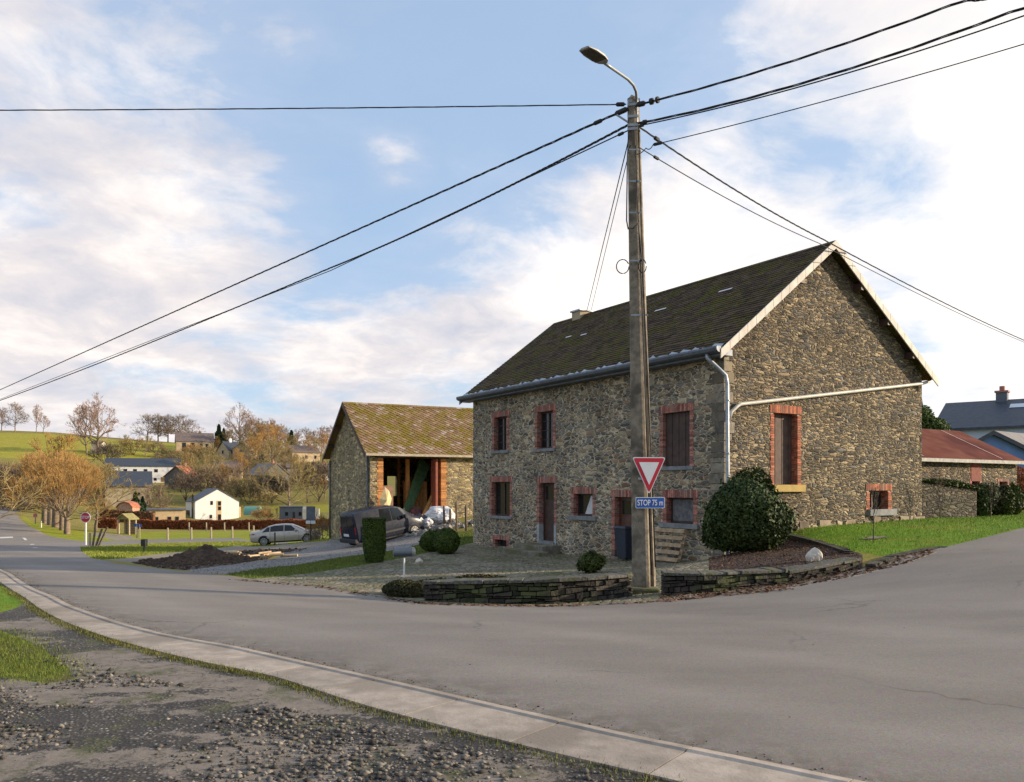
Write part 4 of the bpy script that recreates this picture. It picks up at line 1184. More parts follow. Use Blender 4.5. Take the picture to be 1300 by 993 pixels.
# clamps and brackets
m = MB()
for py in (133, 148, 159, 164):
    a = PL(796.5, py, 15.9); b = PL(810, py - 1, 15.88); m = MB(); m.bar(a, b, .02, .05); m.build('bracket', GREYM, pole)
m = MB()
m.bar(PL(783, 146, 16), PL(797, 155, 15.95), .03, .03); m.build('stay_rod', GREYM, pole); m = MB(); m.bar(PL(797, 130, 15.95), PL(812, 128, 15.95), .1, .06); m.build('bracket', GREYM, pole)
m = MB()
# vertical service cables stapled to the shaft and the slack loops
m.tube([PL(798, 178, 15.8), PL(796.5, 200, 15.78), PL(796, 240, 15.75), PL(795.5, 280, 15.72), PL(797.5, 291, 15.7), PL(804, 290, 15.68), PL(810, 283, 15.7), PL(812, 300, 15.7), PL(815.5, 335, 15.7), PL(822, 470, 15.68), PL(832, 720, 15.65)], .013, 6)
m.tube([PL(807, 185, 15.75), PL(809, 250, 15.72), PL(813, 330, 15.72), PL(818, 470, 15.7), PL(827, 730, 15.66)], .012, 6)
for cx_, cy_, rx, ry in ((790.5, 338.5, 8, 9), (815.5, 338, 5, 8.5)):
    m.tube([PL(cx_ + rx * math.cos(t), cy_ + ry * math.sin(t), 15.72) for t in [k * .42 for k in range(15)]], .010, 6)
m.build('service_cable', CABLE, pole, smooth=True)
for py in (190, 230, 270, 331, 400): a = PL(797 + (py - 190) * .02, py, 15.8); b = PL(811 + (py - 190) * .055, py, 15.72); m = MB(); m.bar(a, b, .012, .03); m.build('strap', GREYM, pole)
# mossy base
m = MB(); m.box(-.42, .30, -.33, .25, -.3, .13, jit=.05); m.build('pole_foot', M_noise('foot', (.09, .08, .05), (.17, .16, .11), 6, .95, .8, c3=(.08, .09, .03)), pole, bevel=.04)

# ---------------------------------------------------------------- overhead cables
def cable(label, pts, r=.012, sag=0.0, twist=0, clamps=(), split=None):
    """pts: 3-D points the cable runs through; sag in metres for each span"""
    P3 = []
    for i in range(len(pts) - 1):
        a, b = pts[i], pts[i + 1]; n = 24
        for k in range(n):
            t = k / n; q = a.lerp(b, t); q.z -= sag * 4 * t * (1 - t); P3.append(q)
    P3.append(pts[-1]); o = P3[0]
    root = empty('overhead_cable', o, 0, label, 'cable', 'cables strung from the concrete pole')
    m = MB()
    if twist:
        Ln = sum((P3[i + 1] - P3[i]).length for i in range(len(P3) - 1))
        N_ = int(Ln / .22); 
        for ph in range(3):
            q = []
            for k in range(N_ + 1):
                s = k / N_ * (len(P3) - 1); i = min(int(s), len(P3) - 2); c_ = P3[i].lerp(P3[i + 1], s - i)
                a = ph * 2.094 + k * .9
                q.append(c_ - o + Vector((math.cos(a) * .35, math.cos(a) * .6, math.sin(a))) * r * .8)
            m.tube(q, r * .62, 4, cap=False)
    else: m.tube([q - o for q in P3], r, 5)
    m.build('strand', CABLE, root)
    for (f0, f1, rr) in clamps:
        i0 = P3[0].lerp(P3[-1], 0); s = f0 * (len(P3) - 1); i = int(s); a = P3[i].lerp(P3[i + 1], s - i); s = f1 * (len(P3) - 1); i = int(s); b = P3[i].lerp(P3[i + 1], s - i)
        c = MB(); c.tube([a - o, a.lerp(b, .15) - o, a.lerp(b, .85) - o, b - o], [rr * .5, rr, rr, rr * .5], 8); c.build('tension_clamp', CABLE, root)
    return root
def far_left(px, py, d): return P(px, py, d)
A0 = P(797, 138, 15.9)
cable('upper thick twisted cable falling from the pole to the lower left edge', [A0, P(0, 495, 55), P(-60, 519, 60), P(-320, 585, 110)], .022, 0, 1, [(.0, .002, .05), (.004, .0055, .04)])
B0 = P(797, 159, 15.9)
cable('middle thick twisted cable running down to the left below the upper one', [B0, P(420, 340, 27), P(0, 508.5, 52), P(-60, 531, 56), P(-330, 590, 110)], .022, .12, 1)
C0 = P(797, 166, 15.9)
cable('thin lower cable on the left that meets the middle twisted one', [C0, P(420, 343.5, 27), P(0, 507, 52), P(-60, 529, 56), P(-330, 589, 110)], .013, .0, 0, [(.002, .005, .03)])
cable('single level cable from the pole top straight to the left edge', [P(795, 132.5, 15.95), P(0, 140, 16.6), P(-150, 138, 16.8)], .011, .02, 1, [(.001, .008, .04)])
cable('topmost thick cable rising from the pole to the upper right', [P(806, 134, 15.9), P(1225, 0, 12.4), P(1300, -26, 12)], .018, .1, 1, [(.004, .02, .05), (.028, .036, .06), (.04, .046, .06)])
cable('second thick twisted cable rising to the right edge, below the topmost one', [P(808, 157, 15.9), P(1300, 9, 12.1), P(1400, -24, 11.6)], .019, .16, 1, [(.01, .018, .04)])
cable('third cable rising to the right edge, just under the second twisted one', [P(810, 160, 15.9), P(1300, 20, 12.2), P(1400, -11, 11.7)], .012, .12, 0, [(.003, .01, .035)])
cable('lowest thin cable rising to the right edge', [P(805, 195, 15.9), P(820, 188, 15.8), P(829, 184, 15.7), P(1300, 56, 12.5), P(1400, 26, 12)], .009, .05, 0, [(.5, .508, .03)])
cable('thick cable from the pole passing the gable peak and falling to the right edge', [P(811, 161, 15.9), P(1045, 304, 23), P(1300, 432, 38), P(1400, 476, 46)], .018, .1, 1, [(.02, .026, .04)])
cable('thinner cable below it crossing the gable peak towards the right edge', [P(811, 187, 15.9), P(1040, 309, 22.4), P(1300, 434.5, 38), P(1400, 478, 46)], .011, .1, 0, [(.02, .027, .03)])
cable('thin drop wire from the pole down to the roof near the chimney', [P(798, 172, 15.9), P(797, 182, 15.92), P(744, 399, 35.0)], .012, .0)
cable('thin second drop wire beside it reaching the roof ridge', [P(800, 184, 15.9), P(797, 200, 16), P(750, 396, 34.6)], .009, .0)

# ---------------------------------------------------------------- road signs on the pole
def rounded(pts, r, n=5):
    out = []; N_ = len(pts)
    for i in range(N_):
        p0, p1, p2 = Vector(pts[i - 1]), Vector(pts[i]), Vector(pts[(i + 1) % N_])
        a = (p0 - p1).normalized(); b = (p2 - p1).normalized(); ang = a.angle(b); d = r / math.tan(ang / 2)
        s, e_ = p1 + a * d, p1 + b * d
        for k in range(n + 1):
            t = k / n; out.append((s * (1 - t) ** 2 + p1 * 2 * t * (1 - t) + e_ * t * t))
    return out
def plate(mb, pts, y0, y1, mi=0): mb.prism([Vector((q[0], y0, q[1])) for q in pts], (0, y1 - y0, 0), mi)
def text(name, body, size, loc, parent, mat, rot=(math.pi / 2, 0, 0), sx=1.0, ext=.001):
    c_ = bpy.data.curves.new(name, 'FONT'); c_.body = body; c_.size = size; c_.align_x = 'CENTER'; c_.align_y = 'CENTER'; c_.extrude = ext; c_.offset = size * .012
    c_.materials.append(mat); o = bpy.data.objects.new(name, c_); COL.objects.link(o); o.location = loc; o.rotation_euler = rot; o.scale = (sx, 1, 1); o.parent = parent
    dg = bpy.context.evaluated_depsgraph_get(); me = bpy.data.meshes.new_from_object(o.evaluated_get(dg)); o2 = bpy.data.objects.new(name, me); COL.objects.link(o2)
    o2.location = loc; o2.rotation_euler = rot; o2.scale = (sx, 1, 1); o2.parent = parent; bpy.data.objects.remove(o); o2.name = name; return o2
ys = 15.62
sc_ = P(824, 605, ys); k = ys / FPX
sg = empty('yield_sign', sc_, math.radians(7), 'red and white triangular give way sign fixed to the concrete pole', 'road sign')
w2, ht = 22 * k * 1.0, 48 * k; yt = 24.5 * k
tri = lambda s: [(-w2 * s, yt - (1 - s) * yt * .62), (w2 * s, yt - (1 - s) * yt * .62), (0, yt - (1 - s) * yt * .62 - ht * s)]
m = MB(); plate(m, rounded([(-w2, yt), (w2, yt), (0, yt - ht)], .035), 0, .012); m.build('plate', SWHITE, sg)
cen_ = Vector((0, yt - ht / 3))
def scaled(s): return [tuple(cen_ + (Vector(q) - cen_) * s) for q in [(-w2, yt), (w2, yt), (0, yt - ht)]]
m = MB(); plate(m, rounded(scaled(.93), .03), -.003, 0); m.build('red_border', RED, sg)
m = MB(); plate(m, rounded(scaled(.60), .006), -.006, -.003); m.build('white_field', SWHITE, sg)
m = MB(); m.box(-.2, .16, .02, .05, .1, .14); m.box(-.2, .16, .02, .05, -.06, -.02); m.box(-.04, .0, .014, .4, .1, .14); m.build('fixing_bar', GREYM, sg)
pc = P(825.5, 638.3, ys); ps = empty('distance_plate', pc, math.radians(7), 'blue plate reading STOP 75 m under the triangular sign', 'road sign')
a_, b_2 = 19 * k, 7 * k
m = MB(); plate(m, rounded([(-a_, b_2), (a_, b_2), (a_, -b_2), (-a_, -b_2)], .025), 0, .01); m.build('plate', SWHITE, ps)
m = MB(); plate(m, rounded([(-a_ + .011, b_2 - .011), (a_ - .011, b_2 - .011), (a_ - .011, -b_2 + .011), (-a_ + .011, -b_2 + .011)], .018), -.003, 0); m.build('blue_field', BLUE, ps)
text('lettering', 'STOP 75 m', .152, (0, -.005, -.004), ps, SWHITE, sx=.70)
m = MB(); m.box(-.2, .16, .014, .04, -.02, .02); m.box(-.04, .0, .012, .4, -.03, .03); m.build('fixing_bar', GREYM, ps)

# ---------------------------------------------------------------- yard plants and things
def bush(name, label, loc, rad, n, size, mat, core, seed, lump=.15, inner=.78, cat='bush', z=None):
    zc = rad[2] * .92 if z is None else z
    root = empty(name, loc, 0, label, cat)
    core_blob('branches', rad, core, root, seed=seed, sc=inner - .06, z=zc)
    p = shell_points(n, rad, seed, inner, lump=lump); p[:, 2] += zc; p = p[p[:, 2] > .01]
    if n > 9000:      # stray shoots
        r9 = np.random.RandomState(seed + 9); ex = []
        for _ in range(150 if n > 20000 else 60):
            b9 = p[r9.randint(len(p))]; d9 = (b9 - np.array([0, 0, zc * .6])); d9 = d9 / np.linalg.norm(d9) + r9.normal(0, .25, 3); ln = r9.uniform(.08, .26) * (1 if n > 20000 else .3)
            ex.append(b9 + d9[None] * np.linspace(0, ln, 9)[:, None] + r9.normal(0, .012, (9, 3)))
        p = np.concatenate([p] + ex)
    nrm = (p - np.array([0, 0, zc])) / np.array(rad); nrm /= np.linalg.norm(nrm, axis=1)[:, None]
    leaf_cards('foliage', p, size, mat, root, seed + 1, nrm=nrm)
    return root
COREG = M_noise('bush_core', (.012, .016, .006), (.03, .032, .012), 8, 1, .5, spec=0)
q = GP(951, 20.2)
bush('round_bush', 'big dense dark green bush at the house corner behind the low wall', q, (1.10, .95, .92), 28000, .065, LF_DARK, COREG, 27, .8, .66, z=.86)
q = G(475, 714)
root = empty('clipped_shrub', q, 0, 'tall clipped cylindrical green shrub in front of the van', 'shrub')
r_ = np.random.RandomState(4); n = 16000; hh = 1.38
u_ = r_.rand(n); th = r_.rand(n) * 6.283; zz_ = u_ * hh
rad_ = .355 * np.minimum(1, .62 + .38 * np.sqrt(np.minimum(1, zz_ / .5))) * (1 + .03 * np.sin(th * 3 + zz_ * 3))
cap_ = r_.rand(n) < .16; rr_ = np.where(cap_, rad_ * np.sqrt(r_.rand(n)), rad_ * r_.uniform(.9, 1.02, n)); zz_ = np.where(cap_, hh + r_.uniform(-.03, .02, n), zz_)
rr_ = np.where(cap_, .36 * np.sqrt(r_.rand(n)), rr_)
pts = np.column_stack([rr_ * np.cos(th), rr_ * np.sin(th), zz_]); nn_ = np.column_stack([np.cos(th), np.sin(th), np.where(cap_, 3, 0)])
leaf_cards('foliage', pts, .04, LF_BOX, root, 5, nrm=nn_ / np.linalg.norm(nn_, axis=1)[:, None])
m = MB(); m.tube([(0, 0, 0), (0, 0, .3), (0, 0, .6), (0, 0, hh - .02)], [.2, .29, .32, .33], 24); m.build('branches', COREG, root)
for px, py, rr, lab in ((548, 697, .41, 'clipped boxwood ball behind, left one of the pair by the barn drive'), (567, 700, .47, 'clipped boxwood ball in front, right one of the pair by the barn drive')):
    q = GP(px, 30.5 if px < 560 else 29.3); bush('boxwood_ball', lab, q, (rr, rr, rr * 1.0), 11000, .042, LF_BOX, COREG, int(px), .16, .86, cat='boxwood')
q = GP(750, 18.6); q = G(751, 727)
bush('small_shrub', 'small green shrub in the yard behind the low wall', q, (.32, .3, .26), 2600, .05, LF_YEW, COREG, 33, .4, .6)
# mossy low hedge wrapping the wall end
q = G(520, 757); root = empty('low_hedge', q, 0, 'low brownish clipped hedge at the left end of the low wall', 'hedge')
pp = []; r_ = np.random.RandomState(9)
for cx_, cy_, rx, ry, rz in ((0, 0, .45, .38, .2), (.5, .45, .6, .4, .24), (-.2, .35, .4, .45, .2), (1.4, .9, .9, .35, .24)):
    p = shell_points(5000, (rx, ry, rz), int(cx_ * 10) + 50, .8, lump=.2); p += np.array([cx_, cy_, .08]); pp.append(p)
    core_blob('branches', (rx, ry, rz), M_noise('hedge_core', (.025, .02, .012), (.05, .04, .02), 8, 1, .5), root, sc=.8, z=.08).location = (cx_, cy_, 0)
pp = np.concatenate(pp); leaf_cards('foliage', pp[pp[:, 2] > 0], .04, LF_MOSS, root, 10)
# mailbox
q = G(513.5, 733); MBX = empty('mailbox', q, math.radians(12), 'grey cylindrical mailbox on a thin post at the yard edge', 'mailbox')
ztop = zt(515, 707, q.y) - q.z; m = MB(); m.tube([(-.01, 0, -.2), (-.01, 0, ztop - .02)], .024, 8); m.build('post', WHITE, MBX)
m = MB(); rr = .125; L0 = .26
m.tube([(-L0, 0, ztop + rr), (L0 * .7, 0, ztop + rr), (L0 * .95, 0, ztop + rr), (L0 * 1.02, 0, ztop + rr)], [rr, rr, rr * .85, rr * .6], 20); mbx = m.build('box', MAIL, MBX)
m = MB(); m.tube([(-L0 - .012, 0, ztop + rr), (-L0 + .01, 0, ztop + rr)], rr * 1.06, 20); d = m.build('door', MAIL, MBX)
m = MB(); m.box(-L0 - .022, -L0 - .013, -.06, .06, ztop + rr * .6, ztop + rr * 1.2); m.build('flap', GREYM, d)
# pale stone near mailbox
def rock(name, label, loc, s, seed, mat, cat='rock'):
    bm = bmesh.new(); bmesh.ops.create_icosphere(bm, subdivisions=3, radius=1); r = random.Random(seed)
    cuts = [Vector((r.uniform(-1, 1), r.uniform(-1, 1), r.uniform(-.4, 1))).normalized() for _ in range(9)]
    for v in bm.verts:
        for c_ in cuts:
            d_ = v.co.dot(c_)
            if d_ > .68: v.co -= c_ * (d_ - .68)
        v.co = Vector((v.co.x * s[0], v.co.y * s[1], v.co.z * s[2])) + Vector((r.uniform(-1, 1), r.uniform(-1, 1), r.uniform(-1, 1))) * .02 * s[0]
        v.co.z += s[2] * .5
    me = bpy.data.meshes.new(name); bm.to_mesh(me); bm.free(); me.materials.append(mat)
    o = bpy.data.objects.new(name, me); COL.objects.link(o); o.location = loc; tag(o, label, cat); return o
rock('field_stone', 'small pale stone in the mulch beside the mailbox', GP(532, 25.5), (.14, .12, .11), 3, ROCK)
q = G(1033, 712); rock('white_rock', 'jagged white rock standing in the flower bed', q, (.19, .13, .20), 5, ROCK)
# wheelie bin beside the brown door
q = FH.W(-.55, FH.hit(797, 700, 'y', -.5)[0], 0); q.z = H(q.x, q.y)
bn = empty('wheelie_bin', q, TH, 'dark blue wheelie bin beside the brown side door', 'bin')
m = MB(); vs = []
for z, s in ((.06, .19), (.95, .27)):
    for x, y in ((-1, -1), (1, -1), (1, 1), (-1, 1)): vs.append((x * s, y * s, z))
m.add(vs, [(3, 2, 1, 0), (4, 5, 6, 7), (0, 1, 5, 4), (1, 2, 6, 5), (2, 3, 7, 6), (3, 0, 4, 7)]); m.build('body', BIN, bn, bevel=.02)
m = MB(); m.add([(-.3, -.29, .952), (.3, -.29, .952), (.3, .29, .952), (-.3, .29, .952), (-.26, -.25, 1.03), (.28, -.25, 1.0), (.28, .25, 1.0), (-.26, .25, 1.03)], [(3, 2, 1, 0), (4, 5, 6, 7), (0, 1, 5, 4), (1, 2, 6, 5), (2, 3, 7, 6), (3, 0, 4, 7)]); m.build('lid', BIN, bn, bevel=.015)
for s in (-1, 1):
    m = MB(); m.tube([(.16, s * .2, .1), (.16, s * .26, .1)], .1, 14); m.build('wheel', BLACK, bn)
# pallet leaning on the front wall
a0, _ = FH.hit(870, 700, 'y', -.3); a1, _ = FH.hit(834, 700, 'y', -.3)
q = FH.W(-.5, a0, 0); q.z = H(q.x, q.y); pal = empty('pallet', q, TH, 'bare wooden pallet leaning against the house front beside the pole', 'pallet')
Lp = 1.2; Hp = .95; til = math.radians(72); T = Matrix.Rotation(math.radians(-6), 4, 'X')
def pt(y, v, n): return Vector((v * math.cos(til) - n * math.sin(til), y, v * math.sin(til) + n * math.cos(til)))
def pbox(mb, y0, y1, v0, v1, n0, n1): mb.add([pt(y, v, n) for n in (n0, n1) for v in (v0, v1) for y in (y0, y1)], [(0, 1, 3, 2), (5, 4, 6, 7), (0, 4, 5, 1), (2, 3, 7, 6), (0, 2, 6, 4), (1, 5, 7, 3)])
for k in range(5):
    m = MB(); y = k * (Hp - .12) / 4
    pbox(m, 0, Lp, y, y + .11, .10, .122); m.build('board', PALLET, pal)
for v in (0, Lp / 2 - .05, Lp - .1):
    m = MB(); pbox(m, v, v + .1, 0, Hp, 0, .02)
    for y in (0, Hp / 2 - .06, Hp - .12): pbox(m, v, v + .1, y, y + .12, .022, .098)
    m.build('bearer', PALLET, pal)
# ---------------------------------------------------------------- red roofed outbuilding
FO = Frame(*FH.W(W_ + .0, .75, 0).xy, TH)
ob = empty('outbuilding', (FO.o.x, FO.o.y, .6), TH, 'low stone outbuilding with rusty red metal roof attached behind the farmhouse gable', 'outbuilding')
oz = lambda z: z - .6
fo = lambda a, z, n: Vector((a, n, oz(z))); OL = FO.hit(1291, 600)[0]; OD = 4.6
fe = lambda a, z, n: Vector((OL - n, a, oz(z)))
def sp2(x0, x1, y0, y1):
    a, _ = FO.hit(x0, y0); b, _ = FO.hit(x1, y1); zt_ = FO.hit((x0 + x1) / 2, y0)[1]; zb_ = FO.hit((x0 + x1) / 2, y1)[1]; return (a, b, zb_, zt_)
ow = [sp2(1232, 1245, 587, 623), sp2(1267, 1280, 608, 628)]
m = MB(); wall_cells(m, fo, 0, OL, -.5, 2.75, [ow[0], ow[1]], .3)
wall_cells(m, fe, 0, OD, -.5, 2.75, []); m.poly([fe(0, 2.75, 0), fe(OD, 2.75, 0), fe(OD / 2, 3.9, 0)])
wall_cells(m, lambda a, z, n: Vector((a, OD - n, oz(z))), 0, OL, -.5, 2.75, [])
m.build('wall', STONE_G, ob)
for k, o in enumerate(ow): brick_surround(fo, o, ob, BRICK, .07, head=.1, course=.07)
o = ow[0]; zm = FO.hit(1238, 611)[1]; m = MB(); fbox(m, fo, o[0] + .03, o[1] - .03, zm, o[3] - .03, -.02, .02); m.build('hatch', HATCH, ob)
for o in ow:
    m = MB(); fbox(m, fo, o[0] + .07, o[1] - .07, o[2] + .02, o[3] - .1, .2, .22); m.build('pane', M_noise('dark_board', (.03, .025, .02), (.06, .05, .04), 5), ob)
def oroof(side):
    e = Vector((0, -.2, oz(2.72))) if side == 'f' else Vector((0, OD + .2, oz(2.72))); r = Vector((0, OD / 2, oz(4.0))); d = r - e; Ln = d.length; d.normalize()
    nn = Vector((0, -d.z, d.y)) if side == 'f' else Vector((0, d.z, -d.y)); nn = nn if nn.z > 0 else -nn
    return (lambda u, v, n: e + d * v + nn * n + Vector((u, 0, 0))), Ln
g1, gl1 = oroof('f'); g2, gl2 = oroof('b'); m = MB()
for fx, Ln in ((g1, gl1), (g2, gl2)):
    n_ = 64; U = np.linspace(-.05, OL + .25, n_ * 4 + 1)
    for i in range(len(U) - 1):
        h0, h1 = .018 * math.sin(i * math.pi / 2), .018 * math.sin((i + 1) * math.pi / 2)
        m.quad(fx(U[i], 0, h0), fx(U[i + 1], 0, h1), fx(U[i + 1], Ln, h1), fx(U[i], Ln, h0))
rf = m.build('roof', RUST, ob); PSTRIP = M_noise('pale_strip', (.45, .38, .34), (.6, .52, .47), 5)
for u in (.35, 1.1, OL - 1.3):
    m = MB(); m.quad(g1(u, .1, .03), g1(u + .05, .1, .03), g1(u + .05, gl1 * .97, .03), g1(u, gl1 * .97, .03)); m.build('pale_strip', PSTRIP, rf)
m = MB(); m.box(-.05, OL + .25, -.30, -.19, oz(2.60), oz(2.72)); m.build('gutter', M_plain('gutter_conc', (.42, .40, .36), .7, grime=.3), ob)
# lower wall with ivy before it
F2 = Frame(*FH.W(W_ + .05, .05, 0).xy, TH)
STONE_W = M_stone('stone_garden_wall', [(.13, .11, .085), (.09, .08, .065), (.19, .155, .11), (.11, .10, .085)], (.10, .085, .06), sc=(4.6, 4.6, 15.0), joint=(.01, .12), bump=1.0, bdist=.05, tint=(.08, .09, .03))
lw_end = F2.hit(1240, 640, 'x')[0]; pts_ = []
root = empty('garden_wall', (*F2.W(0, 0, 0).xy, .7), TH, 'rubble garden wall with a clipped ivy top between the gable and the outbuilding', 'wall')
m = MB(); z0_ = F2.hit(1177, 612)[1]; z1_ = F2.hit(1237, 622)[1]
m.add([(0, 0, -.6), (lw_end, 0, -.6), (lw_end, 0, z1_ - .7), (0, 0, z0_ - .7), (0, .35, -.6), (lw_end, .35, -.6), (lw_end, .35, z1_ - .7), (0, .35, z0_ - .7)], [(0, 1, 2, 3), (4, 7, 6, 5), (3, 2, 6, 7), (1, 5, 6, 2), (0, 3, 7, 4)])
m.build('wall_stones', STONE_W, root)
r_ = np.random.RandomState(3); n = 9000; t = r_.rand(n); p = np.column_stack([.2 + t * (lw_end + .1), r_.uniform(-.12, .5, n), z0_ - .7 + (z1_ - z0_) * t + r_.uniform(-.02, .17, n) * np.sin(np.clip(t * 1.15, 0, 1) * 3.14) ** .5 + .02])
leaf_cards('ivy_top', p, .05, LF_YEW, root, 4, nrm=np.tile(np.array([[0, -.3, 1]]), (n, 1)))
# evergreen shrubs along the outbuilding
for px, py, d, rad, lab, mt in ((1248, 657, 29.3, (.55, .4, .62), 'dark shrub between the garden wall and the outbuilding window', LF_DARK), (1264, 656, 30, (.5, .4, .55), 'brownish winter shrub below the small outbuilding window', LF_MOSS),
                                (1277, 656, 29.8, (.3, .3, .62), 'narrow upright green conifer shrub beside the outbuilding corner', LF_YEW), (1289, 655, 30, (.26, .26, .55), 'second narrow green conifer shrub at the outbuilding corner', LF_YEW)):
    q = GP(px, d); bush('evergreen_shrub', lab, q, rad, 3800, .055, mt, COREG, px, .4, .6, cat='shrub')
# ---------------------------------------------------------------- slate house and blue shed
DX = math.radians(16)
def gable_house(name, label, cat, loc, rz, w, dpt, he, hr, wm, rm, ov=.3, wins=(), gwins=(), chim=(), base=1.5, roofw=None, slate=False, fr=None, door=None):
    """ridge along local x; front wall at y=-dpt/2"""
    root = empty(name, loc, rz, label, cat)
    m = MB(); x0, x1, y0, y1 = -w / 2, w / 2, -dpt / 2, dpt / 2
    vs = [(x0, y0, -base), (x1, y0, -base), (x1, y1, -base), (x0, y1, -base), (x0, y0, he), (x1, y0, he), (x1, y1, he), (x0, y1, he), (x0, 0, hr - .05), (x1, 0, hr - .05)]
    m.add(vs, [(0, 1, 5, 4), (2, 3, 7, 6), (3, 0, 4, 8, 7), (1, 2, 6, 9, 5)]); m.build('wall', wm, root)
    m = MB(); th = .16; sl = (hr - he) / (dpt / 2)
    for s in (-1, 1):
        e = (s * (dpt / 2 + ov), he - sl * ov); vs = []
        for x in (x0 - ov, x1 + ov): vs += [(x, e[0], e[1]), (x, 0, hr), (x, 0, hr + th), (x, e[0], e[1] + th)]
        m.add(vs, [(0, 1, 2, 3), (7, 6, 5, 4), (0, 4, 5, 1), (3, 2, 6, 7), (0, 3, 7, 4), (1, 5, 6, 2)])
    rf = m.build('roof', rm, root)
    if name == 'village_house' and not wins:
        k9 = random.Random(int(w * 100)); n9 = max(2, int(w / 3.2)); wins = [(-w / 2 + w * (i + .5) / n9, he * .35, .9, 1.2) for i in range(n9) if k9.random() < .8]; gwins = [(0, he * .45, 1.0, 1.2, -1), (0, he * .45, 1.0, 1.2, 1)]
        chim = chim or [(w * .3, .7, .7, BRICK)]
    for (wx, wz, ww, wh) in wins:
        m = MB(); m.box(wx - ww / 2, wx + ww / 2, y0 - .04, y0 + .02, wz, wz + wh); f_ = m.build('window', fr or DARKWOOD, root)
        m = MB(); m.box(wx - ww / 2 + .1, wx + ww / 2 - .1, y0 - .05, y0 - .041, wz + .1, wz + wh - .1); m.build('pane', GLASS, f_)
    for (wy, wz, ww, wh, sd_) in gwins:
        X = x0 if sd_ < 0 else x1
        m = MB(); m.box(min(X - .04, X + .04), max(X - .04, X + .04), wy - ww / 2, wy + ww / 2, wz, wz + wh); f_ = m.build('window', fr or DARKWOOD, root)
        Xp = X + sd_ * .045; m = MB(); m.box(min(Xp, Xp + sd_ * .01), max(Xp, Xp + sd_ * .01), wy - ww / 2 + .1, wy + ww / 2 - .1, wz + .1, wz + wh - .1); m.build('pane', GLASS, f_)
    if door:
        dx_, dw, dh, dm = door; m = MB(); m.box(dx_ - dw / 2, dx_ + dw / 2, y0 - .05, y0 + .02, 0, dh); m.build('door', dm, root)
    for (cx_, cw, chh, cm) in chim:
        m = MB(); m.box(cx_ - cw / 2, cx_ + cw / 2, -cw / 2, cw / 2, hr - .6, hr + chh); c_ = m.build('chimney', cm, rf)
        m = MB(); m.box(cx_ - cw / 2 - .08, cx_ + cw / 2 + .08, -cw / 2 - .08, cw / 2 + .08, hr + chh + .002, hr + chh + .14); m.tube([(cx_, 0, hr + chh + .1), (cx_, 0, hr + chh + .5)], cw * .25, 8); m.build('chimney_cap', BRICK, c_)
    return root
d_ = 62.0; bx = P(1275, 620, d_)
zr_ = zt(1250, 506, d_ + 4); ze_ = zt(1195, 546, d_)
gb = H(bx.x, bx.y)
sh_ = gable_house('slate_house', 'white house with a big dark slate roof and brick chimney behind the outbuilding', 'house', (41.4, 60.15, 2.0), math.radians(-39), 17, 9, 5.97 - 2.0 + .2, 8.47 - 2.0 - .16, PLASTERL, SLATE_D, .4, chim=[(-5.0, .75, .7, GREYW)], base=3)
gb = 2.0; zr_ = 8.47 - .16; ze_ = 6.1
rfp = [c_ for c_ in COL.objects if c_.parent == sh_ and c_.name.startswith('roof')][0]
m = MB(); hr_, he_ = zr_ - gb, ze_ - gb + .07; sl_ = (hr_ - he_) / 4.5
yA, yB = -1.0, -1.7; m.add([(-4.3, yA, hr_ + yA * sl_ + .2), (-1.6, yA, hr_ + yA * sl_ + .2), (-1.6, yB, hr_ + yB * sl_ + .2), (-4.3, yB, hr_ + yB * sl_ + .2)], [(0, 1, 2, 3)])
m.build('skylight', M_plain('skylight_pale', (.6, .66, .7), .2), rfp)
d2 = 48.0; b0 = P(1262, 620, d2); gb = H(b0.x, b0.y); o_ = empty('blue_shed', (b0.x, b0.y, gb), 0, 'blue boarded shed with grey roof in front of the slate house', 'shed')
A_ = [P(1238, 561, d2), P(1258, 550, d2), P(1325, 582, d2)]; org = Vector((b0.x, b0.y, gb)); bk = Vector((7.4, 5.6, 0))
m = MB(); pts = [Vector((A_[0].x, d2, gb - .5)), Vector((A_[2].x, d2, gb - .5)), A_[2], A_[1], A_[0]]; m.prism([p - org - Vector((0, 0, .05 if i_ > 1 else 0)) for i_, p in enumerate(pts)], bk); m.build('wall', BLUEW, o_)
m = MB()
for a, b in ((A_[0] + Vector((-.25, 0, -.14)), A_[1]), (A_[2] + Vector((.25, 0, -.12)), A_[1])):
    m.prism([a - org + Vector((0, -.25, 0)), b - org + Vector((0, -.25, 0)), b - org + Vector((0, -.25, .14)), a - org + Vector((0, -.25, .14))], bk + Vector((.4, .5, 0)))
m.build('roof', ROOFGR, o_)
m = MB()
for a, b in ((A_[0] + Vector((-.27, -.29, -.16)), A_[1] + Vector((0, -.29, 0))), (A_[2] + Vector((.27, -.29, -.14)), A_[1] + Vector((0, -.29, 0)))):
    m.prism([a - org - Vector((0, 0, .1)), b - org - Vector((0, 0, .1)), b - org + Vector((0, 0, .15)), a - org + Vector((0, 0, .15))], (0, .035, 0))
m.build('verge_board', SLATE_D, o_)
m = MB()
for k in range(5):
    q = P(1292 + k * 14, 632, 37); z = H(q.x, q.y)
    fr_ = empty('paddock_fence', (q.x, q.y, z)) if k == 0 else fr_
    m.bar(Vector((q.x, q.y, z - .3)) - fr_.location, Vector((q.x, q.y, z + 1.1)) - fr_.location, .1)
    if k < 4:
        q2 = P(1292 + (k + 1) * 14, 632, 37)
        for h_ in (.5, .95): m.bar(Vector((q.x, q.y - .07, z + h_)) - fr_.location, Vector((q2.x, q2.y - .07, H(q2.x, q2.y) + h_)) - fr_.location, .04, .12)
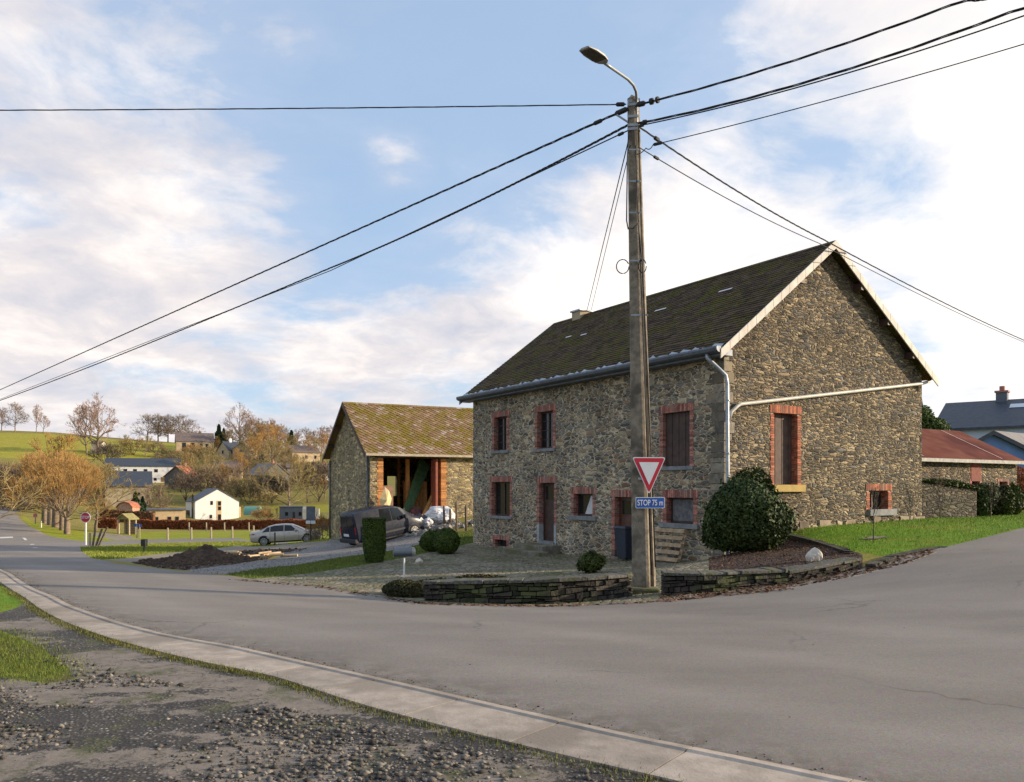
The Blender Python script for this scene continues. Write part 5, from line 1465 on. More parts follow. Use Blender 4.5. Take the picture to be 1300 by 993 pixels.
tag(fr_, 'weathered grey rail fence at the right edge past the outbuilding', 'fence'); m.build('rails', M_noise('grey_rail', (.30, .28, .25), (.42, .4, .36), 5), fr_)
q = P(1296, 640, 40); q.z = H(q.x, q.y); b_r = bush('beech_bush', 'rust coloured winter hedge bush at the right edge by the rail fence', q, (1.0, .8, 1.0), 6000, .08, LF_RUST, BARKD, 61, .4, .75, cat='bush')
# ---------------------------------------------------------------- vehicles
TYRE = M_plain('tyre', (.02, .02, .02), .85, grime=.3); RIM = M_plain('rim_alloy', (.42, .42, .42), .35, .7, grime=.2)
TAIL = M_plain('tail_lamp', (.40, .012, .012), .25, grime=.1); HEADL = M_plain('head_lamp', (.7, .7, .68), .15, grime=.1); PLATEM = M_plain('number_plate', (.72, .70, .68), .5)
TRIM = M_plain('black_trim', (.025, .025, .027), .6)
def lerp(a, b, t): return a + (b - a) * t
def vehicle(name, label, cat, loc, rz, pitch, S_, paint, wheels, wr, side_glass, rear_glass, wind, gaps, wtrack):
    """S_: stations (x, half width, z bottom, z belt, roof half width, z roof); x forward"""
    root = empty(name, loc, rz, label, cat); root.rotation_euler = (0, pitch, rz)
    def st(x):
        for i in range(len(S_) - 1):
            if x <= S_[i + 1][0]: t = (x - S_[i][0]) / (S_[i + 1][0] - S_[i][0]); return [lerp(S_[i][k], S_[i + 1][k], t) for k in range(6)]
        return list(S_[-1])
    def sec(x):
        _, w, zb, zl, wr_, zr = st(x); 
        return [(0, zb), (w * .86, zb), (w * .97, zb + .10), (w, lerp(zb, zl, .45)), (w * .985, lerp(zb, zl, .82)), (w * .95, zl), (lerp(w * .95, wr_, .5), lerp(zl, zr, .52)), (wr_, zr - .045), (wr_ - .10, zr), (0, zr + .02)]
    xs = []
    for i in range(len(S_) - 1):
        n = max(1, int((S_[i + 1][0] - S_[i][0]) / .12)); xs += [lerp(S_[i][0], S_[i + 1][0], k / n) for k in range(n)]
    xs.append(S_[-1][0]); m = MB(); n = 10; vs = []
    for x in xs:
        s = sec(x); vs += [(x, y, z) for y, z in s] + [(x, -y, z) for y, z in s[::-1][1:-1]]
    R_ = 18
    arch = []
    fs = [(i * R_ + j, i * R_ + (j + 1) % R_, (i + 1) * R_ + (j + 1) % R_, (i + 1) * R_ + j) for i in range(len(xs) - 1) for j in range(R_)]
    fs += [tuple(range(R_))[::-1], tuple(range((len(xs) - 1) * R_, len(xs) * R_))]
    m.add(vs, fs); body = m.build('body', paint, root, smooth=False)
    me = body.data; me.polygons.foreach_set('use_smooth', [len(p.vertices) == 4 for p in me.polygons])
    try: me.set_sharp_from_angle(angle=math.radians(32))
    except Exception: pass
    for s in (1, -1):
        for k, (x0, x1, sl0, sl1) in enumerate(side_glass):     # bottom x0..x1, top inset by slants
            q = []
            nseg = 22; lo, mi_, hi = [], [], []
            for i in range(nseg + 1):
                t = i / nseg; xb = lerp(x0, x1, t); xt = lerp(x0 + sl0, x1 - sl1, t)
                def at(x, tt):
                    c_ = sec(x); a = c_[5]; b_m = c_[6]; d_ = c_[7]
                    y, z = (lerp(a[0], b_m[0], tt * 2), lerp(a[1], b_m[1], tt * 2)) if tt < .5 else (lerp(b_m[0], d_[0], tt * 2 - 1), lerp(b_m[1], d_[1], tt * 2 - 1))
                    return Vector((x, s * (y + .012), z))
                lo.append(at(xb, .03)); hi.append(at(xt, .95)); mi_.append(at(lerp(xb, xt, .5), .49))
            g_ = MB()
            for i in range(nseg): g_.quad(lo[i], lo[i + 1], mi_[i + 1], mi_[i]); g_.quad(mi_[i], mi_[i + 1], hi[i + 1], hi[i])
            g_.build('side_window', GLASS, body)
        for x in wheels:
            wl = MB(); wl.tube([(x, s * (wtrack - .19), wr), (x, s * (wtrack - .17), wr), (x, s * (wtrack - .03), wr), (x, s * wtrack, wr)], [wr * .9, wr, wr, wr * .93], 28); w_ = wl.build('wheel', TYRE, root, smooth=False)
            r_ = MB(); y = s * (wtrack + .004)
            for k in range(10):
                a = k * math.pi / 5; 
                p = [Vector((x + math.cos(a + da) * rr, y, wr + math.sin(a + da) * rr)) for da, rr in ((-.3, .05), (-.12, wr * .66), (.12, wr * .66), (.3, .05))]
                r_.prism(p, (0, s * .008, 0))
            r_.tube([(x, y, wr), (x, y + s * .012, wr)], .055, 12)
            for k in range(24):
                a, b = k * math.pi / 12, (k + 1) * math.pi / 12
                r_.add([(x + math.cos(q_) * rr, y, wr + math.sin(q_) * rr) for q_ in (a, b) for rr in (wr * .62, wr * .70)], [(0, 1, 3, 2)])
            r_.build('rim', RIM, w_)
            # wheel arch: dark crescent standing just proud of the flank
            ar = MB(); yw = st(x)[1]
            for k in range(14):
                a, b = math.pi * k / 14 - .1 * (k == 0), math.pi * (k + 1) / 14
                for (ra, rb) in ((wr * .0, wr * 1.17),):
                    ar.add([(x + math.cos(a) * ra, s * (yw + .003), wr + .01), (x + math.cos(a) * rb, s * (yw * .985 + .014), wr + .01 + math.sin(a) * rb), (x + math.cos(b) * rb, s * (yw * .985 + .014), wr + .01 + math.sin(b) * rb)], [(0, 1, 2)])
            ar.build('wheel_arch', TRIM, body)
    for s in (1, -1):
        for xg in gaps:
            for _ in (0,):
                c_ = sec(xg); g_ = MB(); pl = [c_[k] for k in (2, 3, 4, 5)]
                for k in range(3):
                    (ya, za), (yb, zb_) = pl[k], pl[k + 1]; g_.quad((xg - .008, s * (ya + .004), za), (xg + .008, s * (ya + .004), za), (xg + .008, s * (yb + .004), zb_), (xg - .008, s * (yb + .004), zb_))
                g_.build('door_gap', TRIM, body)
        g_ = MB(); x0g, x1g = wheels[0] + wr * 1.2, wheels[1] - wr * 1.2; ng = 10
        for i in range(ng):
            xa, xb = lerp(x0g, x1g, i / ng), lerp(x0g, x1g, (i + 1) / ng); ca, cb9 = sec(xa), sec(xb)
            g_.quad((xa, s * (ca[1][0] + .006), ca[1][1]), (xb, s * (cb9[1][0] + .006), cb9[1][1]), (xb, s * (cb9[2][0] + .006), cb9[2][1]), (xa, s * (ca[2][0] + .006), ca[2][1]))
        g_.build('side_sill', TRIM, body)
    def top_strip(x0, x1, inset, nm):
        g_ = MB(); nseg = 14
        for i in range(nseg):
            A = []
            for x in (lerp(x0, x1, i / nseg), lerp(x0, x1, (i + 1) / nseg)):
                c_ = sec(x); A.append([Vector((x, y, z)) for y, z in ((-(c_[8][0] - inset + .05), c_[8][1] + .014), (0, c_[9][1] + .016), (c_[8][0] - inset + .05, c_[8][1] + .014))])
            g_.quad(A[0][0], A[1][0], A[1][1], A[0][1]); g_.quad(A[0][1], A[1][1], A[1][2], A[0][2])
        g_.build(nm, GLASS, body)
    for (x0, x1, ins, nm) in wind: top_strip(x0, x1, ins, nm)
    return root, body, sec, st
def fit(loc, hx, L0, L1):
    """heading vector and pitch for a vehicle following the ground"""
    return loc
# silver saloon, seen from its right flank... front points to picture right
c0 = GP(320, 57.5); hd_ = Vector((1, .14, 0)).normalized()
ang = math.atan2(hd_.y, hd_.x)
CS = [(-.02, .62, .42, .80, .45, .86), (.06, .80, .30, .86, .60, 1.00), (.35, .88, .24, .90, .66, 1.03), (.62, .905, .22, .93, .66, 1.07), (1.15, .915, .20, .95, .60, 1.30), (1.65, .92, .19, .95, .60, 1.41), (2.3, .92, .19, .945, .60, 1.43),
      (2.8, .92, .19, .935, .60, 1.38), (3.15, .92, .19, .93, .62, 1.22), (3.62, .91, .20, .90, .68, .97), (4.3, .885, .22, .80, .66, .86), (4.6, .80, .26, .70, .6, .74), (4.72, .66, .34, .60, .5, .64)]
pos = c0.copy(); Lc = 4.72
CAR_PAINT = M_plain('silver_paint', (.50, .44, .38), .28, .55, coat=.5, grime=.1)
front = Vector((pos.x + hd_.x * Lc, pos.y + hd_.y * Lc)); dz = H(*front) - pos.z
car, cb_, sec_, st_ = vehicle('saloon_car', 'silver saloon car parked beyond the earth heap, nose towards the barn', 'car', (pos.x, pos.y, max(pos.z, 0 * dz + pos.z)), ang, -math.atan2(dz, Lc), CS, CAR_PAINT, (.95, 3.85), .33,
        [(.85, 1.35, .32, .0), (1.40, 2.30, .0, .0), (2.35, 3.28, .0, .50)], None, [(.66, 1.20, .02, 'rear_window'), (3.0, 3.58, .02, 'windscreen')], (1.38, 2.33, 3.3), .938)
for s in (1, -1):
    m = MB(); m.prism([(.0, s * .60, .74), (.05, s * .80, .74), (.30, s * .895, .78), (.30, s * .895, .88), (.06, s * .81, .86), (-.01, s * .58, .84)], (0, 0, .012)); 
    m = MB(); m.add([(-.035, s * .45, .74), (-.035, s * .64, .74), (.045, s * .815, .75), (.34, s * .898, .82), (.30, s * .89, .90), (.05, s * .79, .87), (-.03, s * .6, .84), (-.03, s * .45, .84)], [tuple(range(8))]); m.build('tail_light', TAIL, cb_)
    m = MB(); m.add([(4.25, s * .90, .72), (4.55, s * .835, .66), (4.70, s * .70, .60), (4.70, s * .69, .68), (4.5, s * .82, .76), (4.3, s * .888, .79)], [tuple(range(6))]); m.build('headlight', HEADL, cb_)
    m = MB(); m.box(3.05, 3.22, min(s * .93, s * 1.08), max(s * .93, s * 1.08), .94, 1.06); m.build('mirror', CAR_PAINT, cb_, bevel=.03)
    m = MB()
    for xh in (1.55, 2.55): m.box(xh, xh + .18, min(s * .915, s * .94), max(s * .915, s * .94), .80, .825)
    m.build('door_handle', RIM, cb_)
m = MB(); m.box(-.05, -.02, -.26, .26, .50, .61); m.build('number_plate', PLATEM, cb_)
# dark van, rear towards us
v0 = GP(446, 41.8); av = math.radians(40)
VS = [(-.02, .80, .42, 1.02, .62, 1.70), (.04, .86, .32, 1.05, .70, 1.80), (.5, .87, .26, 1.05, .72, 1.84), (1.5, .87, .24, 1.05, .72, 1.85), (2.3, .87, .24, 1.04, .70, 1.80), (2.75, .87, .24, 1.03, .68, 1.66), (3.3, .865, .24, 1.00, .70, 1.26), (3.55, .85, .25, .96, .70, 1.08), (3.95, .80, .28, .82, .64, .96), (4.15, .66, .36, .66, .5, .72)]
VAN_PAINT = M_plain('dark_blue_paint', (.022, .026, .042), .22, .0, spec=.3, grime=.3)
front = Vector((v0.x + math.cos(av) * 3.4, v0.y + math.sin(av) * 3.4)); dz = H(*front) - v0.z
van, vb_, sv, stv = vehicle('panel_van', 'dark blue grey small van parked beside the barn, rear doors facing the road', 'van', v0, av, -math.atan2(dz, 3.4), VS, VAN_PAINT, (.62, 3.33), .31,
        [(1.42, 2.08, .05, .0), (2.14, 2.98, .0, .38)], None, [(2.85, 3.5, .02, 'windscreen')], (.25, 2.11, 3.0), .89)
m = MB(); m.add([(-.035, -.66, 1.12), (-.035, -.03, 1.12), (-.035, -.03, 1.62), (-.035, -.60, 1.62)], [(0, 1, 2, 3)]); m.build('rear_window', GLASS, vb_)
m = MB(); m.add([(-.035, .66, 1.12), (-.035, .03, 1.12), (-.035, .03, 1.62), (-.035, .60, 1.62)], [(0, 1, 2, 3)]); m.build('rear_window', GLASS, vb_)
m = MB(); m.box(-.16, .1, -.80, .80, .30, .52); m.build('bumper', TRIM, vb_, bevel=.03)
m = MB(); m.box(.3, 3.0, -.892, -.872, .50, .60); m.build('side_moulding', TRIM, vb_)
m = MB(); m.box(-.05, -.03, -.04, .48, .62, .75); m.build('number_plate', PLATEM, vb_)
m = MB(); m.box(-.04, -.03, -.012, .012, .55, 1.7); m.build('door_gap', TRIM, vb_)
for s in (1, -1):
    m = MB(); m.add([(-.036, s * .70, .75), (-.036, s * .80, .75), (-.03, s * .80, 1.12), (-.036, s * .70, 1.12)], [(0, 1, 2, 3)]); m.build('tail_light', TAIL, vb_)
    m = MB(); m.box(2.75, 2.9, min(s * .90, s * 1.10), max(s * .90, s * 1.10), 1.05, 1.26); m.build('mirror', TRIM, vb_, bevel=.03)
    m = MB(); m.add([(3.75, s * .835, .80), (4.08, s * .73, .70), (4.16, s * .55, .66), (4.10, s * .55, .80), (3.9, s * .80, .90)], [tuple(range(5))]); m.build('headlight', HEADL, vb_)

# ---------------------------------------------------------------- clutter at the barn
def crumple(name, label, cat, loc, s, mat, seed, amp=.18, parent=None):
    bm = bmesh.new(); bmesh.ops.create_icosphere(bm, subdivisions=4, radius=1); r = random.Random(seed)
    from mathutils import noise
    for v in bm.verts:
        d = v.co.normalized(); n1 = noise.noise(d * 1.7 + Vector((seed, 0, 0))); n2 = abs(noise.noise(d * 4.3 + Vector((0, seed, 0))))
        k = 1 + n1 * amp * 2 - n2 * amp * 1.6; v.co = Vector((d.x * s[0] * k, d.y * s[1] * k, max(-.75, d.z) * s[2] * k + s[2] * .72))
    me = bpy.data.meshes.new(name); bm.to_mesh(me); bm.free(); me.materials.append(mat)
    o = bpy.data.objects.new(name, me); COL.objects.link(o); o.location = loc
    if parent: o.parent = parent
    return tag(o, label, cat)
TARP = M_noise('white_tarp', (.60, .60, .62), (.78, .77, .76), 3, .5, .3, 8, .05)
SACK = M_noise('dark_sacks', (.03, .035, .05), (.09, .10, .13), 3, .5, .4, 8, .05)
q = GP(559, 45.6); crumple('tarp_bundle', 'big crumpled white plastic tarpaulin bundle in front of the barn opening', 'tarpaulin', q, (.85, .6, .52), TARP, 5, .15)
q = GP(538, 45.4); crumple('rubble_sack', 'dark crumpled rubbish sack left of the white tarpaulin', 'sack', q, (.42, .4, .42), SACK, 7)
q = GP(531, 45.6); crumple('rubble_sack', 'dark blue plastic sack leaning on the timber in front of the barn', 'sack', q, (.38, .36, .5), SACK, 11)
q = GP(543, 44.9); crumple('rubble_sack', 'small pale grey sack at the foot of the white tarpaulin', 'sack', q, (.28, .26, .28), TARP, 15)
q = FB.W(FB.hit(547, 640)[0], .1, -.2); q.z = -.1
crumple('rubble_sack', 'maroon sack heaped behind the dark sacks in the barn opening', 'sack', q + Vector((-.9, .3, 0)), (.4, .35, .45), M_noise('maroon', (.10, .04, .045), (.16, .07, .07), 4), 18)
# leaning planks: green boards
gp = empty('green_planks', FB.W(2.6, .9, -.2), BT, 'bundle of long green painted planks leaning diagonally in the barn opening', 'planks')
a_, z_ = FB.hit(513, 650, 'x', .7); b_, zb_ = FB.hit(540, 581, 'x', 1.6); gp.location = FB.W(a_, .7, z_)
for k in range(5):
    m = MB(); m.bar((k * .1, k * .05, 0), (b_ - a_ + k * .09 - .1, 1.2 - k * .03, zb_ - z_ - k * .12), .2, .03, up=Vector((.2, -1, .3))); m.build('plank', GREENP, gp)
a_, z_ = FB.hit(537, 655, 'x', .3); b_, zb_ = FB.hit(553, 622, 'x', .9)
op = empty('leaning_board', FB.W(a_, .3, z_), BT, 'orange brown boards leaning against the right side of the barn opening', 'boards')
for k in range(2):
    m = MB(); m.bar((k * .2, 0, 0), (b_ - a_ + k * .15, .5, zb_ - z_ + .2 - k * .3), .18, .03, up=Vector((.2, -1, .3))); m.build('board', ORANGEW, op)
# pale sheet by the left quoin
a_, z_ = FB.hit(489, 640, 'x', -.5); q = FB.W(a_, -.5, z_); o_ = empty('insulation_sheet', q, BT, 'bright yellowish crumpled sheet standing at the left of the barn opening', 'sheet')
m = MB(); m.add([(-.25, 0, -.3), (.25, .1, -.35), (.42, .1, .3), (.22, 0, .75), (0, .05, .95), (-.3, 0, .3), (.05, -.14, .2)], [(0, 1, 6), (1, 2, 6), (2, 3, 6), (3, 4, 6), (4, 5, 6), (5, 0, 6)]); m.build('sheet', M_noise('yellow_sheet', (.60, .44, .18), (.78, .66, .40), 3), o_)
# horizontal timbers + rusty board panel behind the van
a_, z_ = FB.hit(490, 647, 'x', -.7); q = FB.W(a_, -.7, z_ - .1); o_ = empty('timber_stack', q, BT, 'sloping timbers stacked between the van and the barn opening', 'timbers')
for k in range(4):
    m = MB(); m.bar((0, k * .14, .02 + k * .08), (1.8 - k * .15, k * .12, -.32 + k * .09), .14, .09); m.build('timber', TIMBER if k % 2 else ORANGEW, o_)
q = GP(517, 46.3); zt_ = zt(517, 657, 46.3); o_ = empty('board_panel', q, BT, 'rusty brown board panel standing beside the van bonnet', 'board')
m = MB(); 
for k in range(5): m.box(-.75 + k * .32, -.45 + k * .32, -.02, .02, -.1, max(.5, zt_ - q.z) + .02 * (k % 2))
m.build('panel', M_noise('rusty_board', (.24, .10, .045), (.36, .17, .07), 3, island=.3), o_)
m = MB(); m.box(.78, .88, -.05, .05, -.2, max(.5, zt_ - q.z) + .1); m.build('post', POSTW, o_)
# stone rubble under the sacks
r_ = random.Random(5)
q0 = GP(560, 42.6); mh = MB(); v_, f_ = [], []
rt = empty('rubble_heap', q0, 0, 'low heap of grey stones and rubble below the white tarpaulin', 'rubble')
for k in range(90):
    a = r_.uniform(0, 6.28); rr = r_.random() ** .6 * 1.6; s_ = r_.uniform(.05, .16)
    x, y = math.cos(a) * rr * 1.2, math.sin(a) * rr * .8; z = H(q0.x + x, q0.y + y) - q0.z + s_ * .4
    R3 = Matrix.Rotation(r_.uniform(0, 3), 4, Vector((r_.random(), r_.random(), r_.random())).normalized()); R3.translation = Vector((x, y, z))
    mh.box(-s_, s_, -s_ * .7, s_ * .7, -s_ * .5, s_ * .5, T=R3, jit=s_ * .2)
o_ = mh.build('stones', M_noise('rubble', (.16, .14, .12), (.34, .31, .27), 4, island=.4), rt); o_['kind'] = 'stuff'
# posts by the barn right side
for px, py, d, h in ((564, 655, 43, 1.1), (580, 672, 41.5, 1.5), (592, 675, 41, 1.3), (572, 668, 43, .9)):
    q = GP(px, d); o_ = empty('fence_post', q, r_.uniform(0, 3), {564: 'thin stake standing by the white tarpaulin', 580: 'taller dark fence post between tarpaulin and farmhouse', 592: 'dark fence post nearest the farmhouse wall', 572: 'short stake right of the white tarpaulin'}[px], 'post', 'dark stakes beside the barn')
    m = MB(); m.tube([(0, 0, -.3), (r_.uniform(-.04, .04), .02, h * .9), (0, .03, h)], [.07, .06, .03], 7); m.build('post', POSTW, o_)

# ---------------------------------------------------------------- earth heap and logs
def heap(name, label, cat, loc, rx, ry, h, mat, seed, kind=None, n=60):
    from mathutils import noise
    bm = bmesh.new(); bmesh.ops.create_grid(bm, x_segments=n, y_segments=n, size=1)
    for v in bm.verts:
        x, y = v.co.x, v.co.y; rr = math.hypot(x, y); k = max(0, 1 - rr) ** 1.1
        wx, wy = loc[0] + x * rx, loc[1] + y * ry
        nz = noise.fractal(Vector((x * 2.2, y * 2.2, seed)), .8, 2.2, 5)
        z = H(wx, wy) - loc[2] + h * k * (1 + .45 * nz) + (.15 * noise.noise(Vector((x * 9, y * 9, seed))) if rr < .93 else -.1) + (.05 * noise.noise(Vector((x * 25, y * 25, seed))) if rr < .9 else 0)
        v.co = Vector((x * rx, y * ry, z))
    bmesh.ops.delete(bm, geom=[v for v in bm.verts if math.hypot(v.co.x / rx, v.co.y / ry) > 1.0], context='VERTS')
    me = bpy.data.meshes.new(name); bm.to_mesh(me); bm.free(); me.materials.append(mat)
    o = bpy.data.objects.new(name, me); COL.objects.link(o); o.location = loc; return tag(o, label, cat)
q = GP(258, 35); heap('earth_heap', 'dark brown heap of dug earth beside the driveway', 'earth heap', q, 1.7, 1.5, .68, SOIL, 3)
q = GP(283, 36); heap('earth_heap', 'lower trailing spoil heap to the right of the big dark earth heap', 'earth heap', q, 1.6, 1.5, .34, SOIL, 9)
q = GP(222, 33); heap('earth_heap', 'low spread of dark soil to the left of the big earth heap', 'earth heap', q, 1.5, 1.0, .14, SOIL, 12)
q = GP(322, 38.5); lg = empty('log_pile', q, 0, 'small untidy pile of pale cut logs between the earth heap and the silver car', 'logs')
for k in range(12):
    a = r_.uniform(-1.2, 1.4); x, y = r_.uniform(-1.0, 1.6), r_.uniform(-.4, .5); L2 = r_.uniform(.15, .45); z = .08 + (k % 3) * .10
    m = MB(); c_ = Vector((x, y, z + H(q.x + x, q.y + y) - q.z)); d_ = Vector((math.cos(a), math.sin(a), r_.uniform(-.1, .1))) * L2; m.tube([c_ - d_, c_ + d_], r_.uniform(.04, .08), 9); m.build('log', M_noise('log_wood', (.48, .34, .19), (.66, .50, .30), 4) if k == 0 else bpy.data.materials['log_wood'], lg)

# ---------------------------------------------------------------- posts, boxes and signs of the middle ground
q = G(183, 701.5); s_ = q.y / FPX; o_ = empty('letterbox', q, 0, 'black letterbox on a thin post on the roadside grass', 'letterbox')
m = MB(); m.box(-.03, .03, -.03, .03, -.2, 8 * s_ + .02); m.build('post', BLACK, o_); m = MB(); m.box(-3 * s_, 3 * s_, -.15, .15, 8 * s_, 17 * s_); m.build('box', BLACK, o_, bevel=.02)
q = GP(349, 52.5); s_ = q.y / FPX; o_ = empty('marker_post', q, 0, 'thin dark post standing before the silver car', 'post'); m = MB(); m.tube([(0, 0, -.2), (0, 0, zt(349, 676, q.y) - q.z)], .045, 8); m.build('post', BLACK, o_)
q = GP(394.5, 50.5); s_ = q.y / FPX; o_ = empty('info_board', q, 0, 'tall dark information board on a thin post by the barn corner', 'board')
zA, zB_ = zt(0, 643, q.y) - q.z, zt(0, 661, q.y) - q.z
m = MB(); m.tube([(0, 0, -.2), (0, 0, zB_)], .04, 8); m.build('post', BLACK, o_); m = MB(); m.box(-5.5 * s_, 5.5 * s_, -.03, .03, zB_, zA, ); m.build('panel', M_noise('board_dark', (.08, .09, .12), (.16, .17, .2), 2), o_)
m = MB(); m.box(-6 * s_, 6 * s_, -.035, .035, zB_ - 4 * s_, zB_ - .002); m.build('white_strip', SWHITE, o_)
q = G(109, 692); q = Vector((q.x, q.y, q.z)); s_ = q.y / FPX; o_ = empty('stop_sign', q, math.radians(-4), 'round red and white stop sign on a pale post at the junction', 'road sign')
zc = zt(0, 657, q.y) - q.z; m = MB(); m.tube([(0, 0, -.3), (0, 0, zc)], 1.1 * s_, 8); m.build('post', SWHITE, o_)
def disc(mb, r, y0, y1, zc, n=28): mb.prism([Vector((math.cos(k * 2 * math.pi / n) * r, y0, zc + math.sin(k * 2 * math.pi / n) * r)) for k in range(n)], (0, y1 - y0, 0))
m = MB(); disc(m, 6.6 * s_, -.06, -.03, zc); m.build('plate', SWHITE, o_); m = MB(); disc(m, 5.9 * s_, -.066, -.0605, zc); rd_ = m.build('red_disc', RED, o_)
text('lettering', 'STOP', 5.2 * s_, (0, -.07, zc), o_, SWHITE, sx=.85, ext=.003)
# blue direction sign and wooden shelter
q = GP(161, 96); s_ = q.y / FPX; sh0 = empty('wooden_shelter', q, math.radians(-14), 'small slatted wooden shelter with pitched roof beside the lane', 'shelter')
w_, h_ = 8.5 * s_, 19 * s_
m = MB()
for x in (-w_ * .9, w_ * .9):
    for y in (-.5, .6): 
        m = MB(); m.box(x - .09, x + .09, y - .09, y + .09, -.3, h_); m.build('post', POSTP, sh0)
m = MB()
for k in range(7): m.box(-w_ * .9, w_ * .9, .62, .66, .2 + k * .26, .32 + k * .26)
m.build('slat_wall', POSTP, sh0); m = MB(); m.box(-w_ * .85, w_ * .85, .67, .70, 0, h_); m.build('back_wall', TIMBER, sh0)
m = MB(); 
for s in (-1, 1): m.prism([(0, -.8, h_ + 6 * s_), (s * w_ * 1.15, -.8, h_ - .05), (s * w_ * 1.15, -.8, h_ + .08), (0, -.8, h_ + 6 * s_ + .14)], (0, 1.8, 0))
m.prism([(-w_ * .95, -.6, h_), (w_ * .95, -.6, h_), (0, -.6, h_ + 5.4 * s_)], (0, .05, 0)); m.build('roof', M_noise('mossy_plank', (.22, .20, .07), (.32, .27, .12), 3), sh0)
q = GP(175, 88); s_ = q.y / FPX; o_ = empty('direction_sign', q, 0, 'blue direction sign on posts right of the wooden shelter', 'road sign'); zc = zt(0, 667, q.y) - q.z
for x in (-1.5, 2.2): m = MB(); m.tube([(x * s_, .04, -.3), (x * s_, .04, zc + .1)], .06, 6); m.build('post', POSTP, o_)
m = MB(); m.prism([(-5 * s_, 0, zc - 1.6 * s_), (4.5 * s_, 0, zc - 2.2 * s_), (4.5 * s_, 0, zc + 1.8 * s_), (-5 * s_, 0, zc + 2.2 * s_)], (0, .03, 0)); m.build('panel', BLUE, o_)
q = GP(45, 108); o_ = empty('small_sign', q, 0, 'small pinkish red road sign on the verge before the pollarded trees', 'road sign'); s_ = q.y / FPX; zc = zt(0, 654.5, q.y) - q.z
m = MB(); m.tube([(0, 0, -.3), (0, 0, zc)], .07, 6); m.build('post', POSTP, o_); m = MB(); disc(m, 2.6 * s_, -.05, 0, zc, 16); m.build('plate', M_plain('pinkish_red', (.55, .12, .16), .5), o_)
q = GP(52, 95); o_ = empty('verge_marker', q, 0, 'short pale marker post on the verge of the lane', 'post'); m = MB(); m.box(-.07, .07, -.07, .07, -.1, .75); m.build('post', M_plain('marker', (.75, .68, .45), .6), o_)
# leaning dark stakes left
for k, (px, dx, h, lab) in enumerate(((119, .1, 1.1, 'short leaning dark stake, leftmost of the broken fence by the stop sign'), (125, .25, 1.2, 'middle leaning dark stake of the broken fence by the stop sign'), (130, .35, 1.3, 'rightmost and tallest leaning dark stake of the broken fence'), (114, 0, .9, 'pale stake right beside the stop sign post'))):
    q = GP(px, 58); o_ = empty('fence_stake', q, 0, lab, 'post', 'broken fence by the stop sign'); m = MB(); m.bar((-dx, 0, -.2), (dx, 0, h), .13, .10); m.build('stake', POSTW if k < 3 else POSTP, o_)
# meadow fence posts with wires
fp = [(213, 84), (243, 84), (268, 84), (295, 84), (157, 90), (133, 92)]
for k, (px, d) in enumerate([(213, 80), (243, 82), (268, 84), (295, 86), (322, 88), (240, 112), (262, 112), (285, 112), (316, 112)]):
    q = GP(px, d); near = k < 5
    o_ = empty('fence_post', q, 0, ('pale fence post along the near edge of the side lane' if near else 'thin pale fence post before the beech hedge'), 'post', 'pale posts along the side lane' if near else 'thin posts before the beech hedge')
    m = MB(); m.tube([(0, 0, -.2), (0, 0, 1.15), (0, 0, 1.2)], [.1, .09, .04], 6); m.build('post', POSTP, o_)
# white road markings at the junction
def mark(pts, name='road_marking'):
    me = MB(); w = [G(*p) for p in pts]; me.poly([Vector((q.x, q.y, q.z + .012)) for q in w]); o = me.build(name, M_noise('road_paint', (.5, .48, .45), (.72, .70, .66), 4) if 'road_paint' not in bpy.data.materials else bpy.data.materials['road_paint']); tag(o, kind='structure')
mark([(0, 682), (16, 681.5), (17, 683), (0, 683.8)]); mark([(28, 683), (32, 683), (35, 686), (31, 686)]); mark([(38, 691), (43, 691), (48, 696), (42, 696)])
